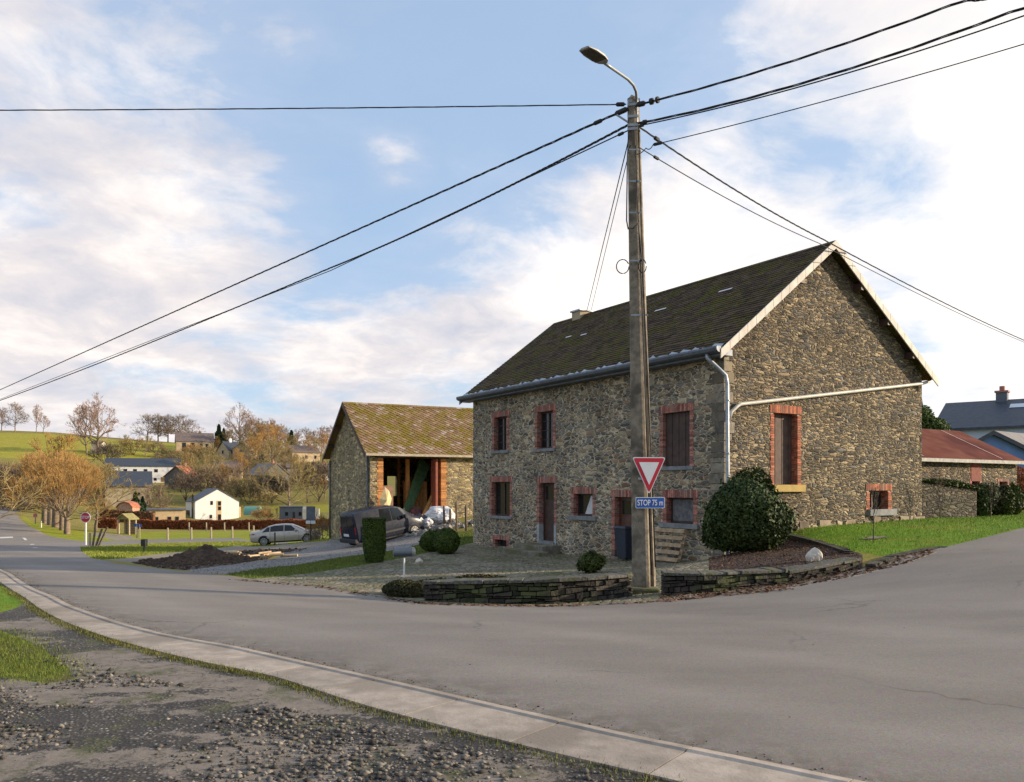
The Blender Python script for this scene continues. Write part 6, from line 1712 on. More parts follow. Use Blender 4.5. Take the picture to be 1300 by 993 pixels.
# ---------------------------------------------------------------- bare winter trees
def grow_tree(seed, height=10, trunk_r=.3, trunk_h=.22, spread=.9, levels=6, up=.25, kids_=(3, 4), twig_r=.028, ratio=.72, upright=False, first=6, crook=.18, limb=.42, leader=.62, pollard=False):
    r = random.Random(seed); segs = []
    def branch(p, d, L, rad, lv):
        n = 3 if lv < 3 else 2; pts = [p]
        for i in range(n):
            d = (d + Vector((r.gauss(0, crook), r.gauss(0, crook), r.gauss(0, crook) + up * .12))).normalized()
            q = p + d * L / n; r0 = rad * (1 - .3 * i / n); r1 = rad * (1 - .3 * (i + 1) / n); segs.append((p, q, max(r0, twig_r * .6), max(r1, twig_r * .5), lv)); p = q; pts.append(p)
            if lv < levels and i > 0 and r.random() < .75:
                sd = side(d, spread * 1.15); branch(p, sd, L * ratio * r.uniform(.6, .95), rad * .5, lv + 1)
        if lv < levels:
            for k in range(r.randint(*kids_)):
                sd = side(d, spread * r.uniform(.45, 1.0)); branch(p, sd, L * ratio * r.uniform(.75, 1.1), rad * .6, lv + 1)
    def side(d, a):
        x = d.orthogonal().normalized(); y = d.cross(x); t = r.uniform(0, 6.283)
        v = d * math.cos(a * .75) + (x * math.cos(t) + y * math.sin(t)) * math.sin(a * .75); v.z += up * .5; return v.normalized()
    th = height * trunk_h; p = Vector((0, 0, -.4)); nl = first; top_h = height * (leader if not pollard else trunk_h)
    segs.append((p, Vector((0, 0, th)), trunk_r * 1.15, trunk_r * .9, 0)); p = Vector((0, 0, th)); d = Vector((0, 0, 1))
    if pollard:
        for k in range(first):
            a = 6.283 * k / first + r.uniform(-.4, .4); el = r.uniform(.35, 1.5)
            branch(p - Vector((0, 0, r.uniform(0, .3))), Vector((math.cos(a) * math.cos(el), math.sin(a) * math.cos(el), math.sin(el))), height * (1 - trunk_h) * .42, trunk_r * limb, 1)
    else:
        for k in range(nl):
            t = k / nl; q = p + (d + Vector((r.gauss(0, .08), r.gauss(0, .08), 0))).normalized() * (top_h - th) / nl
            segs.append((p, q, trunk_r * .9 * (1 - t * .75), trunk_r * .9 * (1 - (t + 1 / nl) * .75), 0)); p = q
            for _ in range(2 if t < .8 else 3):
                a = r.uniform(0, 6.283); el = lerp(.30, 1.15, t) + r.uniform(-.15, .25)
                if upright: el = min(1.45, el + .35)
                branch(p, Vector((math.cos(a) * math.cos(el), math.sin(a) * math.cos(el), math.sin(el))), height * (.27 - .07 * t) * r.uniform(.8, 1.15), trunk_r * limb * (1 - .4 * t), 2)
    mz = max(s[1].z for s in segs); k = height / mz
    return segs, k
def seg_mesh(name, segs, mat, parent):
    n = len(segs); A = np.array([tuple(s[0]) for s in segs]); B = np.array([tuple(s[1]) for s in segs]); r0 = np.array([s[2] for s in segs])[:, None]; r1 = np.array([s[3] for s in segs])[:, None]
    d = B - A; d /= np.linalg.norm(d, axis=1)[:, None] + 1e-9; ref = np.tile(np.array([[.31, .17, .93]]), (n, 1)); x = np.cross(d, ref); x /= np.linalg.norm(x, axis=1)[:, None] + 1e-9; y = np.cross(d, x)
    V = []
    for k in range(3):
        a = k * 2.0944; o = x * math.cos(a) + y * math.sin(a); V.append(A + o * r0)
    for k in range(3):
        a = k * 2.0944; o = x * math.cos(a) + y * math.sin(a); V.append(B + o * r1)
    V = np.stack(V, 1).reshape(-1, 3); b = (np.arange(n) * 6)[:, None]
    F = np.concatenate([b + np.array([[0, 1, 4, 3]]), b + np.array([[1, 2, 5, 4]]), b + np.array([[2, 0, 3, 5]])])
    return np_mesh(name, V, F, mat, parent)
def make_tree(name, label, cat, loc, rz, twm, bkm, group=None, **kw):
    segs, k = grow_tree(**kw); segs = [(a * k, b * k, r0, r1, lv) for a, b, r0, r1, lv in segs]
    root = empty(name, loc, rz, label, cat, group)
    t = seg_mesh('trunk', [s for s in segs if s[4] <= 2], bkm, root); c_ = seg_mesh('crown', [s for s in segs if s[4] > 2], twm, root)
    CH[root.name] = [t, c_]; return root
FAR = Vector((0, -5000, -500))
protoH = {}
def tree(kind, label, px, d, h, z=None, py=None, rz=None, group=None, wide=1.0, cat='tree'):
    """place a copy of a prototype; first use moves the prototype itself"""
    q = GP(px, d) if py is None else P(px, py, d)
    if z is not None: q.z = z
    rz = rnd.uniform(0, 6.28) if rz is None else rz
    pr, h0, used = protoH[kind]; s = h / h0
    if not used:
        pr.location = q; pr.rotation_euler = (0, 0, rz); pr.scale = (s * wide, s * wide, s); pr['label'] = label; pr['category'] = cat
        if group: pr['group'] = group
        protoH[kind][2] = True; return pr
    c_ = copy_tree(pr, q, rz, (s * wide, s * wide, s), label)
    c_['category'] = cat
    if group: c_['group'] = group
    elif 'group' in c_: del c_['group']
    return c_
def proto(kind, name, twm, bkm, h0, **kw): protoH[kind] = [make_tree(name, None, None, (0, 0, 0), 0, twm, bkm, height=h0, **kw), h0, False]
proto('bigA', 'bare_tree', TW_PINK, BARK, 21, seed=3, trunk_r=.5, trunk_h=.12, spread=.85, levels=6, up=.30, kids_=(2, 3), twig_r=.055, ratio=.70, first=8)
proto('bigB', 'bare_tree', TW_PINK, BARK, 16, seed=8, trunk_r=.35, trunk_h=.12, spread=.8, levels=5, up=.35, kids_=(3, 3), twig_r=.06, ratio=.70, first=7, upright=True)
proto('bigC', 'bare_tree', TW_BROWN, BARK, 16, seed=14, trunk_r=.35, trunk_h=.10, spread=.9, levels=5, up=.2, kids_=(3, 4), twig_r=.05, ratio=.72, first=8)
proto('gold', 'bare_tree', TW_ORANGE, BARK, 12, seed=21, trunk_r=.25, trunk_h=.08, spread=.7, levels=5, up=.5, kids_=(3, 4), twig_r=.035, ratio=.70, first=6, upright=True)
proto('olive', 'bare_tree', TW_OLIVE, BARK, 11, seed=33, trunk_r=.24, trunk_h=.08, spread=.9, levels=5, up=.25, kids_=(3, 3), twig_r=.038, ratio=.70, first=7)
proto('willow', 'pollard_tree', TW_ORANGE, BARK, 7, seed=41, trunk_r=.34, trunk_h=.24, spread=.6, levels=4, up=.45, kids_=(4, 5), twig_r=.018, ratio=.66, first=18, crook=.12, limb=.14, pollard=True)
proto('shrubO', 'bare_shrub', TW_OLIVE, BARKD, 4, seed=52, trunk_r=.08, trunk_h=.03, spread=.9, levels=4, up=.3, kids_=(3, 4), twig_r=.035, ratio=.72, first=10, pollard=True)
proto('shrubB', 'bare_shrub', TW_BROWN, BARKD, 4, seed=57, trunk_r=.08, trunk_h=.03, spread=1.0, levels=4, up=.2, kids_=(3, 4), twig_r=.035, ratio=.72, first=10, pollard=True)
proto('shrubR', 'bare_shrub', TW_ORANGE, BARKD, 4, seed=63, trunk_r=.08, trunk_h=.03, spread=.9, levels=4, up=.3, kids_=(3, 4), twig_r=.035, ratio=.72, first=10, pollard=True)
proto('dark', 'bare_shrub', TW_DARK, BARKD, 5, seed=69, trunk_r=.10, trunk_h=.05, spread=.9, levels=4, up=.3, kids_=(3, 4), twig_r=.04, ratio=.72, first=10, pollard=True)
proto('sapling', 'sapling', TW_DARK, BARKD, 1.7, seed=75, trunk_r=.022, trunk_h=.25, spread=.55, levels=4, up=.5, kids_=(2, 2), twig_r=.007, ratio=.7, first=5, upright=True, leader=.7)

# saplings on the right lawn
tree('sapling', 'bare sapling on the lawn nearest the road, in front of the small gable window', 1109, 20.2, 1.35)
tree('sapling', 'bare sapling on the lawn below the garden wall, the middle one of three', 1194, 26.5, 1.45)
tree('sapling', 'bare sapling farthest back on the lawn by the evergreen shrubs', 1258, 27.5, 1.2)
m = MB(); q = G(1109, 683.5); m.poly([Vector((q.x + math.cos(a) * r9, q.y + math.sin(a) * r9 * .8, H(q.x + math.cos(a) * r9, q.y + math.sin(a) * r9 * .8) + .02)) for a, r9 in [(k * .393, .30 + .10 * math.sin(k * 2.3)) for k in range(16)]]); tag(m.build('bare_soil_patch', WORN), kind='structure')

# ridge trees
tree('bigA', 'tallest bare tree on the grassy ridge, with spreading pinkish crown', 124, 292, 22.5, rz=1.0, wide=1.0)
tree('bigB', 'slim bare tree leaning against the tallest one, on its left side', 110, 288, 19, rz=2.2, wide=.8)
tree('bigC', 'rounded bare tree near the left end of the ridge skyline', 19, 370, 13.5)
tree('bigB', 'pale bare tree just right of the rounded one on the left ridge skyline', 46, 372, 13, wide=.7)
tree('bigB', 'low pinkish tree beside the pale one on the ridge skyline', 55, 375, 8, wide=1.1)
tree('bigB', 'bare tree at the very left edge of the ridge skyline', 2, 368, 11)
for px, h, lab in ((187, 13, 'leftmost bare tree of the clump on the ridge above the stone chapel'), (201, 13.5, 'second bare tree of the ridge clump left of the chapel roof'), (213, 13.5, 'third bare tree of the ridge clump, above the chapel roof'), (228, 14, 'bushy rightmost bare tree of the ridge clump above the chapel'), (240, 12, 'low bare tree behind the chapel roof on the ridge')):
    tree('bigC', lab, px, 385, h, wide=1.3)
tree('bigA', 'tall bare tree on the skyline behind the dark roofed houses', 304, 350, 21)
GT = 'bare trees of the wooded skyline between the ridge and the barn'
for k, (px, d, h, kd) in enumerate([(318, 345, 15, 'bigB'), (330, 340, 13, 'gold'), (343, 350, 15, 'bigB'), (352, 330, 12, 'gold'), (366, 345, 10, 'bigC'), (378, 350, 11, 'bigB'), (388, 345, 12, 'bigC'), (398, 340, 11, 'bigB'), (408, 345, 13, 'bigB'), (418, 340, 13, 'bigB'), (290, 340, 9, 'gold'), (275, 330, 7, 'gold'),
                 (335, 300, 13, 'gold'), (328, 320, 15, 'bigC'), (340, 330, 14, 'bigC'), (312, 335, 12, 'bigC'), (357, 340, 13, 'bigC'), (295, 335, 10, 'olive'), (330, 280, 12, 'gold'), (350, 275, 11, 'olive'), (318, 285, 10, 'gold'), (372, 310, 9, 'olive'), (392, 320, 9, 'gold'), (402, 300, 9, 'olive'), (412, 310, 10, 'gold'), (322, 295, 11, 'olive'), (346, 290, 14, 'gold'), (310, 290, 8, 'olive'), (360, 285, 9, 'olive'), (300, 270, 8, 'gold')]):
    tree(kd, 'bare winter tree in the wooded belt above the village roofs', px, d, h, group=GT)
# village trees, mid slope
GV = 'bare trees among the village houses'
for px, d, h, kd in [(243, 225, 11, 'olive'), (255, 230, 10, 'olive'), (262, 215, 9, 'shrubB'), (272, 220, 11, 'olive'), (285, 215, 9, 'gold'), (300, 215, 9, 'shrubB'), (315, 205, 8, 'shrubO'), (240, 250, 9, 'gold'), (236, 205, 8, 'dark'), (345, 260, 12, 'olive'),
                     (390, 205, 10, 'olive'), (405, 205, 11, 'dark'), (398, 225, 8, 'olive'), (412, 210, 9, 'gold'), (330, 210, 9, 'olive'), (345, 205, 8, 'dark'), (265, 260, 10, 'olive'), (250, 280, 8, 'shrubO'), (305, 250, 9, 'gold'), (320, 262, 7, 'olive'),
                     (135, 265, 9, 'dark'), (232, 262, 8, 'olive'), (157, 300, 7, 'olive'), (170, 300, 7, 'shrubO'), (185, 295, 8, 'olive'), (200, 300, 6, 'shrubB')]:
    tree(kd, 'leafless tree or tall shrub standing among the village houses', px, d, h, group=GV, cat='tree')
tree('olive', 'broad fan shaped bare tree behind the grey modern garage', 366, 178, 13.5, wide=1.15)
tree('shrubB', 'dark brown shrub between the slate roofed house and the beige annexe', 195, 170, 8, wide=.7)
# left slope
GL = 'brown and golden scrub on the left slope below the ridge'
rr_ = random.Random(11)
for k in range(46):
    px = rr_.uniform(-30, 150); d = rr_.uniform(145, 235); 
    if 95 < px and d < 175: continue
    kd = rr_.choice(['gold', 'olive', 'shrubR', 'shrubB', 'shrubO', 'olive', 'dark'])
    tree(kd, 'winter scrub growing on the slope below the grassy ridge', px, d, rr_.uniform(5, 9.5), group=GL, cat='shrub')
for k in range(12):
    px = rr_.uniform(150, 240); d = rr_.uniform(262, 300); tree(rr_.choice(['shrubO', 'shrubR', 'olive', 'shrubB']), 'winter scrub growing on the slope below the grassy ridge', px, d, rr_.uniform(2.5, 5), group=GL, cat='shrub')
for k in range(34):
    px = rr_.uniform(240, 420); d = rr_.uniform(190, 330); tree(rr_.choice(['shrubO', 'shrubR', 'shrubB', 'olive', 'dark']), 'low winter shrub between the village gardens', px, d, rr_.uniform(3, 6), group='low shrubs between the village gardens', cat='shrub')
# left edge dark trees
tree('olive', 'large dark branched tree reaching in at the left edge', -22, 66, 7.6, wide=1.2)
tree('dark', 'dark shrub mass at the far left beside the upper lane', 4, 150, 8)
tree('dark', 'dark shrub right of the upper lane bend', 30, 185, 7)
# pollards along the lane
for k, (px, d, h, lab) in enumerate(((57, 118, 9.5, 'pollarded tree with golden fan of rods, farthest of the lane row'), (64, 108, 10, 'second farthest pollarded tree of the lane row'), (71, 100, 9.5, 'third pollarded tree of the lane row'), (79, 92, 8.5, 'fourth pollarded tree of the lane row, orange rods'), (85, 87, 7.2, 'nearest but one pollarded tree of the lane row'))):
    tree('willow', lab, px, d, h, wide=1.0, group='pollarded trees along the lane')
tree('gold', 'tall golden twigged tree towering behind the pollard row', 72, 130, 14, wide=1.1)
tree('olive', 'yellow brown bare tree with a forked trunk behind the stop sign', 122, 98, 8.2, wide=1.35)
# conifers
def conifer(label, px, d, h, w, seed, mat=LF_PINE, name='conifer', py=None, n=2200):
    q = GP(px, d); root = empty(name, q, 0, label, 'tree'); r = np.random.RandomState(seed)
    t = r.rand(n) ** .75; th = r.rand(n) * 6.283; rad = w * (1 - t) * (.55 + .45 * r.rand(n)) * (1 + .25 * np.sin(t * 22)); p = np.column_stack([np.cos(th) * rad, np.sin(th) * rad, h * (.06 + .94 * t)])
    leaf_cards('crown', p, h * .06, mat, root, seed); m = MB(); m.tube([(0, 0, -.3), (0, 0, h * .9)], [h * .03, h * .006], 6); m.build('trunk', BARKD, root); return root
conifer('dark green conifer beside the rusty shed', 172, 155, 5.2, 1.9, 5)
conifer('small dark green conifer right of the one by the rusty shed', 181, 158, 4.4, 1.5, 6)
conifer('dark spruce on the skyline left of the dark roofed houses', 278, 335, 11, 3.6, 7); conifer('small dark spruce on the skyline right of the ridge clump', 284, 345, 9, 3.0, 8)
conifer('dark spruce above the brown roofed farm on the skyline', 370, 335, 10, 3.6, 9)
# leafy tree behind the gable on the right
q = GP(1184, 58); root = empty('leafy_tree', q, 0, 'green leafy tree showing between the gable and the slate house', 'tree')
pp = []
for cx_, cy_, cz, rr in ((-1.0, 0, 5.2, 1.0), (.1, .3, 4.6, 1.0), (-2.2, .4, 5.0, 1.2), (.5, 0, 3.8, .9), (-.8, .5, 3.2, 1.6)):
    p = shell_points(2500, (rr, rr, rr * .9), int(cz * 10), .2, lump=.6) + np.array([cx_, cy_, cz]); pp.append(p)
leaf_cards('crown', np.concatenate(pp), .13, LF_TREE, root, 3); m = MB(); m.tube([(0, 0, -.3), (-.3, 0, 3), (-.8, 0, 6.5)], [.25, .18, .04], 8); m.build('trunk', BARK, root)

# ---------------------------------------------------------------- village houses
def hz(px, py, d): return GP(px, d)
def place(px, py, d):
    q = P(px, py, d); return q
ga = math.radians(28)
# H1 white gable house
q = place(276, 663, 185); k = 185 / FPX
w1 = empty('white_gable_house', q, math.radians(34), 'white modern house with tall gable and timber strip in the valley', 'house')
wd, dp = 54 * k, 9.0; he, hr = 26 * k, 42 * k; xr = 0
m = MB(); m.add([(-wd / 2, 0, -2), (wd / 2, 0, -2), (wd / 2, 0, he), (xr, 0, hr - .1), (-wd / 2, 0, he), (-wd / 2, dp, -2), (wd / 2, dp, -2), (wd / 2, dp, he), (xr, dp, hr - .1), (-wd / 2, dp, he)], [(0, 1, 2, 3, 4), (5, 9, 8, 7, 6), (0, 4, 9, 5), (1, 6, 7, 2), (4, 3, 8, 9), (3, 2, 7, 8)]); m.build('wall', PLASTERW, w1)
m = MB()
for a, b in (((-wd / 2 - .15, he - .08), (xr, hr)), ((wd / 2 + .15, he - .08), (xr, hr))): m.prism([(a[0], -.12, a[1]), (b[0], -.12, b[1]), (b[0], -.12, b[1] + .16), (a[0], -.12, a[1] + .16)], (0, dp + .2, 0))
m.build('roof', SLATE_N, w1)
m = MB(); m.box(xr - .2, xr + 5.0 * k, -.04, .0, 1 * k, hr - 2.6); m.build('timber_strip', PLASTERB, w1)
for (x0, x1, z0, z1) in ((xr + .1, xr + 4.6 * k, 1.2 * k, 10 * k), (xr + .1, xr + 4.6 * k, 15 * k, 20 * k), (xr + .1, xr + 4.6 * k, 21 * k, 26.5 * k), (xr - 9.5 * k, xr - 6.5 * k, 5 * k, 9.5 * k), (xr - 8.5 * k, xr - 5.5 * k, 22 * k, 27 * k)):
    m = MB(); m.box(x0, x1, -.07, -.041, z0, z1); f_ = m.build('window', DARKWOOD, w1); m = MB(); m.box(x0 + .12, x1 - .12, -.085, -.071, z0 + .12, z1 - .12); m.build('pane', GLASS, f_)
m = MB(); m.box(-wd / 2 - .04, -wd / 2, 1.5, 3.2, .3, 6.2); m.box(-wd / 2 - .04, -wd / 2, 5, 8.5, .3, 2.6); m.build('side_window', GLASS, w1)
m = MB(); m.box(wd / 2 + .01, wd / 2 + 4 * k, 1, 5, -2, 19 * k); m.build('annexe', PLASTERB, w1)
# H2 long white house
q = place(183, 612, 250); k = 250 / FPX
gable_house('long_white_house', 'long two storey white house with dark slate roof in the village', 'house', q, math.radians(20), 86 * k, 9, 20 * k, 29.5 * k, PLASTERW, SLATE_D, .3,
            wins=[(x * k, 12 * k, 4.2 * k, 4 * k) for x in (-20, -9, 3, 15)] + [(x * k, 1.5 * k, 3.4 * k, 3.4 * k) for x in (14, 31, -6)], door=(23 * k, 4.5 * k, 6 * k, TIMBER), base=6)
# H3 slate roofed stone house, hipped look
q = place(163, 637, 190); k = 190 / FPX
gable_house('slate_roofed_house', 'pale stone house with broad blue grey slate roof in front of the long white house', 'house', q, math.radians(25), 52 * k, 9.5, 20 * k, 38 * k, FARSTONE, SLATE_D, .3, base=5, wins=[(12 * k, 8 * k, 3 * k, 4 * k)])
q = place(158, 657, 150); k = 150 / FPX; o_ = empty('rusty_shed', q, 0, 'small round topped rusty wooden shed between the lane and the slate roofed house', 'shed')
m = MB(); a = [(-10 * k, -1.0), (10 * k, -1.0), (10 * k, 12 * k), (6 * k, 17 * k), (0, 19 * k), (-6 * k, 17 * k), (-10 * k, 12 * k)]; m.prism([(x, 0, z) for x, z in a], (0, 3, 0)); m.build('wall', M_noise('weathered_shed', (.36, .19, .12), (.52, .34, .24), 2), o_)
m = MB(); 
for i in range(2, 6): m.prism([(a[i][0] * 1.06, -.2, a[i][1] + .05), (a[i + 1][0] * 1.06, -.2, a[i + 1][1] + .05), (a[i + 1][0] * 1.06, -.2, a[i + 1][1] + .2), (a[i][0] * 1.06, -.2, a[i][1] + .2)], (0, 3.4, 0))
m.build('roof', RUST, o_)
# H4 beige flat annexe
q = place(212, 666, 150); k = 150 / FPX; o_ = empty('flat_roofed_annexe', q, math.radians(24), 'beige single storey flat roofed building beside the white gable house', 'building')
m = MB(); m.box(-21 * k, 22 * k, 0, 5, -1.5, 18 * k); m.build('wall', PLASTERB, o_); m = MB(); m.box(-24 * k, 22.5 * k, -.3, 6.3, 18 * k + .002, 19.8 * k); m.build('roof', SLATE_N, o_)
for x in (-12, 3, 12): m = MB(); m.box((x - 2.2) * k, (x + 2.2) * k, -.05, -.002, 5 * k, 10 * k); f_ = m.build('window', GREYW, o_); m = MB(); m.box((x - 1.8) * k, (x + 1.8) * k, -.07, -.052, 5.5 * k, 9.5 * k); m.build('pane', GLASS, f_)
m = MB(); m.box(-25 * k, -21.2 * k, .5, 6, -1.5, 17.5 * k); m.build('side_wall', GREYW, o_)
# H5 chapel-like stone building on the ridge
q = place(247, 576, 320); k = 320 / FPX
gable_house('stone_chapel', 'pale stone chapel with tall recessed bays and grey brown roof on the ridge', 'chapel', q, math.radians(24), 44 * k, 9, 15 * k, 26 * k, FARGOLD, ROOFBR, .3, wins=[(x * k, 2 * k, 4.5 * k, 11 * k) for x in (-13, -3)] + [(x * k, 4 * k, 3.6 * k, 8 * k) for x in (7, 14)], base=8, chim=[(6 * k, .8, .6, FARDARK)])
# others
def vill(label, px, py, d, w, dep, he, hr, rz, wm, rm, name='village_house', cat='house', **kw):
    k = d / FPX; return gable_house(name, label, cat, place(px, py, d), math.radians(rz), w * k, dep, he * k, hr * k, wm, rm, .3, base=8, **kw)
vill('golden stone house with broad gable on the hill', 311, 580, 300, 17, 7, 10, 17, 75, FARGOLD, FARGOLD, gwins=())
vill('small house with steep dark blue slate roof and white chimney below the tall skyline tree', 292, 580, 305, 20, 8, 8, 19, 50, FARGOLD, SLATE_D, chim=[(0, .9, 1.2, PLASTERW)])
vill('long golden stone house with brown roof in the middle of the village', 290, 604, 255, 34, 7, 9.5, 18, 16, FARGOLD, ROOFBR, wins=[(x * 255 / FPX, .8, 1.0, 1.3) for x in (-10, -3, 4, 11)])
vill('grey stone barn with pale roof right of the brown hedge slope', 340, 622, 232, 34, 9, 19, 33, -35, FARDARK, ROOFGR)
vill('small dark gabled stone building right of the long white house', 231, 622, 238, 17, 10, 17, 30, 62, FARDARK, RUST)
vill('farm with long brown roof and lit golden gable near the skyline', 383, 587, 300, 36, 9, 12, 21, 35, FARGOLD, ROOFBR)
vill('grey roofed house with white gable just left of the barn', 405, 612, 250, 22, 8, 12, 22, 40, PLASTERC, ROOFGR)
vill('low brown roofed outhouse above the fan shaped bare tree', 377, 600, 262, 24, 6, 6, 11, 14, FARSTONE, ROOFBR)
vill('small cream house glimpsed between golden trees on the hill', 337, 583, 310, 11, 5, 8, 13, 10, PLASTERW, ROOFBR)
vill('white field hut under the tallest ridge tree', 125, 569, 296, 13, 4, 6, 9, 8, PLASTERC, ROOFBR, name='field_hut', cat='hut')
vill('little dark tower like house below the golden gable on the hill', 311, 596, 275, 8, 4, 8, 14, 10, FARDARK, ROOFBR)
# H12 grey garage + beige wall
q = place(370, 661, 150); k = 150 / FPX; o_ = empty('grey_garage', q, math.radians(4), 'small grey clad modern garage with door and windows behind the beech hedge', 'garage')
m = MB(); m.box(-15 * k, 14 * k, 0, 5, -1.5, 17 * k); m.build('wall', GREYW, o_); m = MB(); m.box(-15.5 * k, 14.5 * k, -.15, 5.2, 17 * k + .002, 18 * k); m.build('roof', SLATE_N, o_)
for x, z0, z1 in ((-6, 6, 11), (11, 6, 11)): m = MB(); m.box((x - 2) * k, (x + 2) * k, -.05, -.002, z0 * k, z1 * k); f_ = m.build('window', SLATE_D, o_); m = MB(); m.box((x - 1.7) * k, (x + 1.7) * k, -.07, -.052, (z0 + .4) * k, (z1 - .4) * k); m.build('pane', GLASS, f_)
m = MB(); m.box(1.5 * k, 4.5 * k, -.05, -.002, 0, 11 * k); m.build('door', BLACK, o_)
q = place(395, 662, 148); k = 148 / FPX
for x, w_, lab in ((-7, 4, 'pale beige panel left of the information board, beside the grey garage'), (7, 3, 'pale beige panel right of the information board')):
    o_ = empty('garden_screen', q + Vector((x * k, 0, 0)), 0, lab, 'screen'); m = MB(); m.box(-w_ * k, w_ * k, 0, .3, -1.5, 16 * k); m.build('panel', PLASTERC, o_)
q = GP(320, 160); q.z = P(320, 656, 160).z; k = 160 / FPX; o_ = empty('polytunnel', q, 0, 'turquoise garden polytunnel behind the beech hedge', 'polytunnel')
m = MB(); n = 12; rr = [(math.cos(math.pi * i / n) * 6 * k, math.sin(math.pi * i / n) * 11 * k + 2 * k) for i in range(n + 1)]
m.prism([Vector((-9 * k, y, z)) for y, z in rr] , (20 * k, 0, 0)); m.build('cover', M_plain('turquoise', (.14, .36, .30), .5), o_)
tree('shrubR', 'reddish shrub right of the turquoise polytunnel', 331, 150, 2.6, wide=1.3)
tree('shrubO', 'olive shrub between the polytunnel and the grey garage', 343, 155, 3.2, wide=1.3)

# ---------------------------------------------------------------- beech hedges
def hedge(label, px0, px1, d0, d1, h, th, n, mat, core, name='beech_hedge', seed=0, size=.16):
    a, b = GP(px0, d0), GP(px1, d1); root = empty(name, a, 0, label, 'hedge'); m = MB(); N_ = 12; r = np.random.RandomState(seed)
    for i in range(N_):
        p0, p1 = a.lerp(b, i / N_), a.lerp(b, (i + 1) / N_); z0, z1 = H(p0.x, p0.y) - a.z, H(p1.x, p1.y) - a.z; p0 = p0 - a; p1 = p1 - a
        m.add([(p0.x, p0.y - th * .4, z0 - .2), (p1.x, p1.y - th * .4, z1 - .2), (p1.x, p1.y - th * .4, z1 + h * .9), (p0.x, p0.y - th * .4, z0 + h * .9), (p0.x, p0.y + th * .4, z0 - .2), (p1.x, p1.y + th * .4, z1 - .2), (p1.x, p1.y + th * .4, z1 + h * .9), (p0.x, p0.y + th * .4, z0 + h * .9)], [(0, 1, 2, 3), (4, 7, 6, 5), (3, 2, 6, 7), (0, 3, 7, 4), (1, 5, 6, 2)])
    m.build('branches', core, root)
    t = r.rand(n); u = r.rand(n); face = r.rand(n); y = np.where(face < .7, -th * .5 + r.uniform(-.05, .12, n), r.uniform(-.5, .5, n) * th); zz = np.where(face < .7, u * h, h * (.93 + .12 * r.rand(n)))
    xy = np.array(a.xy)[None] * (1 - t[:, None]) + np.array(b.xy)[None] * t[:, None]; zg = Hn(xy) - a.z
    zz = zz * (1 + .05 * np.sin(t * 60))
    leaf_cards('foliage', np.column_stack([xy[:, 0] - a.x, xy[:, 1] - a.y + y, zg + zz]), size, mat, root, seed); return root
hedge('long clipped rust brown beech hedge across the valley, right of the wooden shelter', 177, 432, 124, 121, 1.35, .9, 15000, LF_RUST, M_noise('hedge_rust_core', (.12, .045, .02), (.18, .07, .035), 3))
hedge('short rust brown beech hedge left of the wooden shelter', 124, 150, 112, 112, 1.3, .9, 2500, LF_RUST, bpy.data.materials['hedge_rust_core'], seed=4)
hedge('taller brown hedge behind the short beech hedge, below the rusty shed', 128, 196, 140, 142, 1.9, 1.0, 4000, LF_BROWN, bpy.data.materials['hedge_rust_core'], seed=5)
tree('shrubR', 'thin rust coloured shrub against the barn corner by the information board', 404, 57, 2.2, wide=.6)
tree('shrubB', 'low brown bramble left of the barn foot', 410, 56, 1.3)
# ---------------------------------------------------------------- grass, pebbles, fallen leaves (nobody could count them)
def blades(name, pts, h, w, mat, seed=0):
    r = np.random.RandomState(seed); n = len(pts); a = r.rand(n) * 6.283; hh = h * r.uniform(.5, 1.3, n); ln = r.uniform(-.6, .6, (n, 2)) * hh[:, None]
    b = np.stack([np.cos(a), np.sin(a), np.zeros(n)], 1) * (w * r.uniform(.6, 1.2, n))[:, None] * .5
    tip = pts + np.column_stack([ln, hh]); V = np.stack([pts - b - [0, 0, .01], pts + b - [0, 0, .01], tip], 1).reshape(-1, 3)
    o = np_mesh(name, V, np.arange(n * 3).reshape(n, 3), mat); return tag(o, kind='stuff')
tag(blades('lawn_grass', rand_in(R['lawn'], 45000, 1), .05, .012, GRASSB, 1), 'short bright green grass of the lawn beside the gable', 'grass')
lf9 = rand_in(R['lawn'], 260, 77); lf9[:, 2] += .03; tag(leaf_cards('lawn_leaves', lf9, .05, LF_BROWN, None, 78, nrm=np.tile(np.array([[0, 0, 2.0]]), (260, 1))), 'a few brown leaves fallen on the lawn', 'leaves', kind='stuff')
tag(blades('strip_grass', rand_in(R['grass_strip'], 22000, 2), .05, .016, GRASSM, 2), 'short grass on the strip between cobbled yard and gravel drive', 'grass')
tag(blades('verge_patch_grass', np.concatenate([rand_in(R['verge_lawn'], 9000, 3), rand_in(R['verge_moss'], 22000, 4) + np.random.RandomState(7).normal(0, .16, (22000, 3)) * [1, 1, 0]]), .035, .007, GRASSM, 3), 'mossy grass patches on the near gravel verge', 'grass')
MEADB = M_leaf('meadow_blade', (.17, .21, .03), (.27, .28, .05), .8)
tag(blades('roadside_tufts', rand_in(R['verge_grass'], 26000, 5), .10, .03, MEADB, 5), 'rough grass on the roadside verge past the driveway', 'grass')
tag(blades('lawn_tufts', rand_in(R['lawn'], 7000, 91), .07, .014, MEADB, 92), 'yellowish tufts of longer grass in the lawn', 'grass')
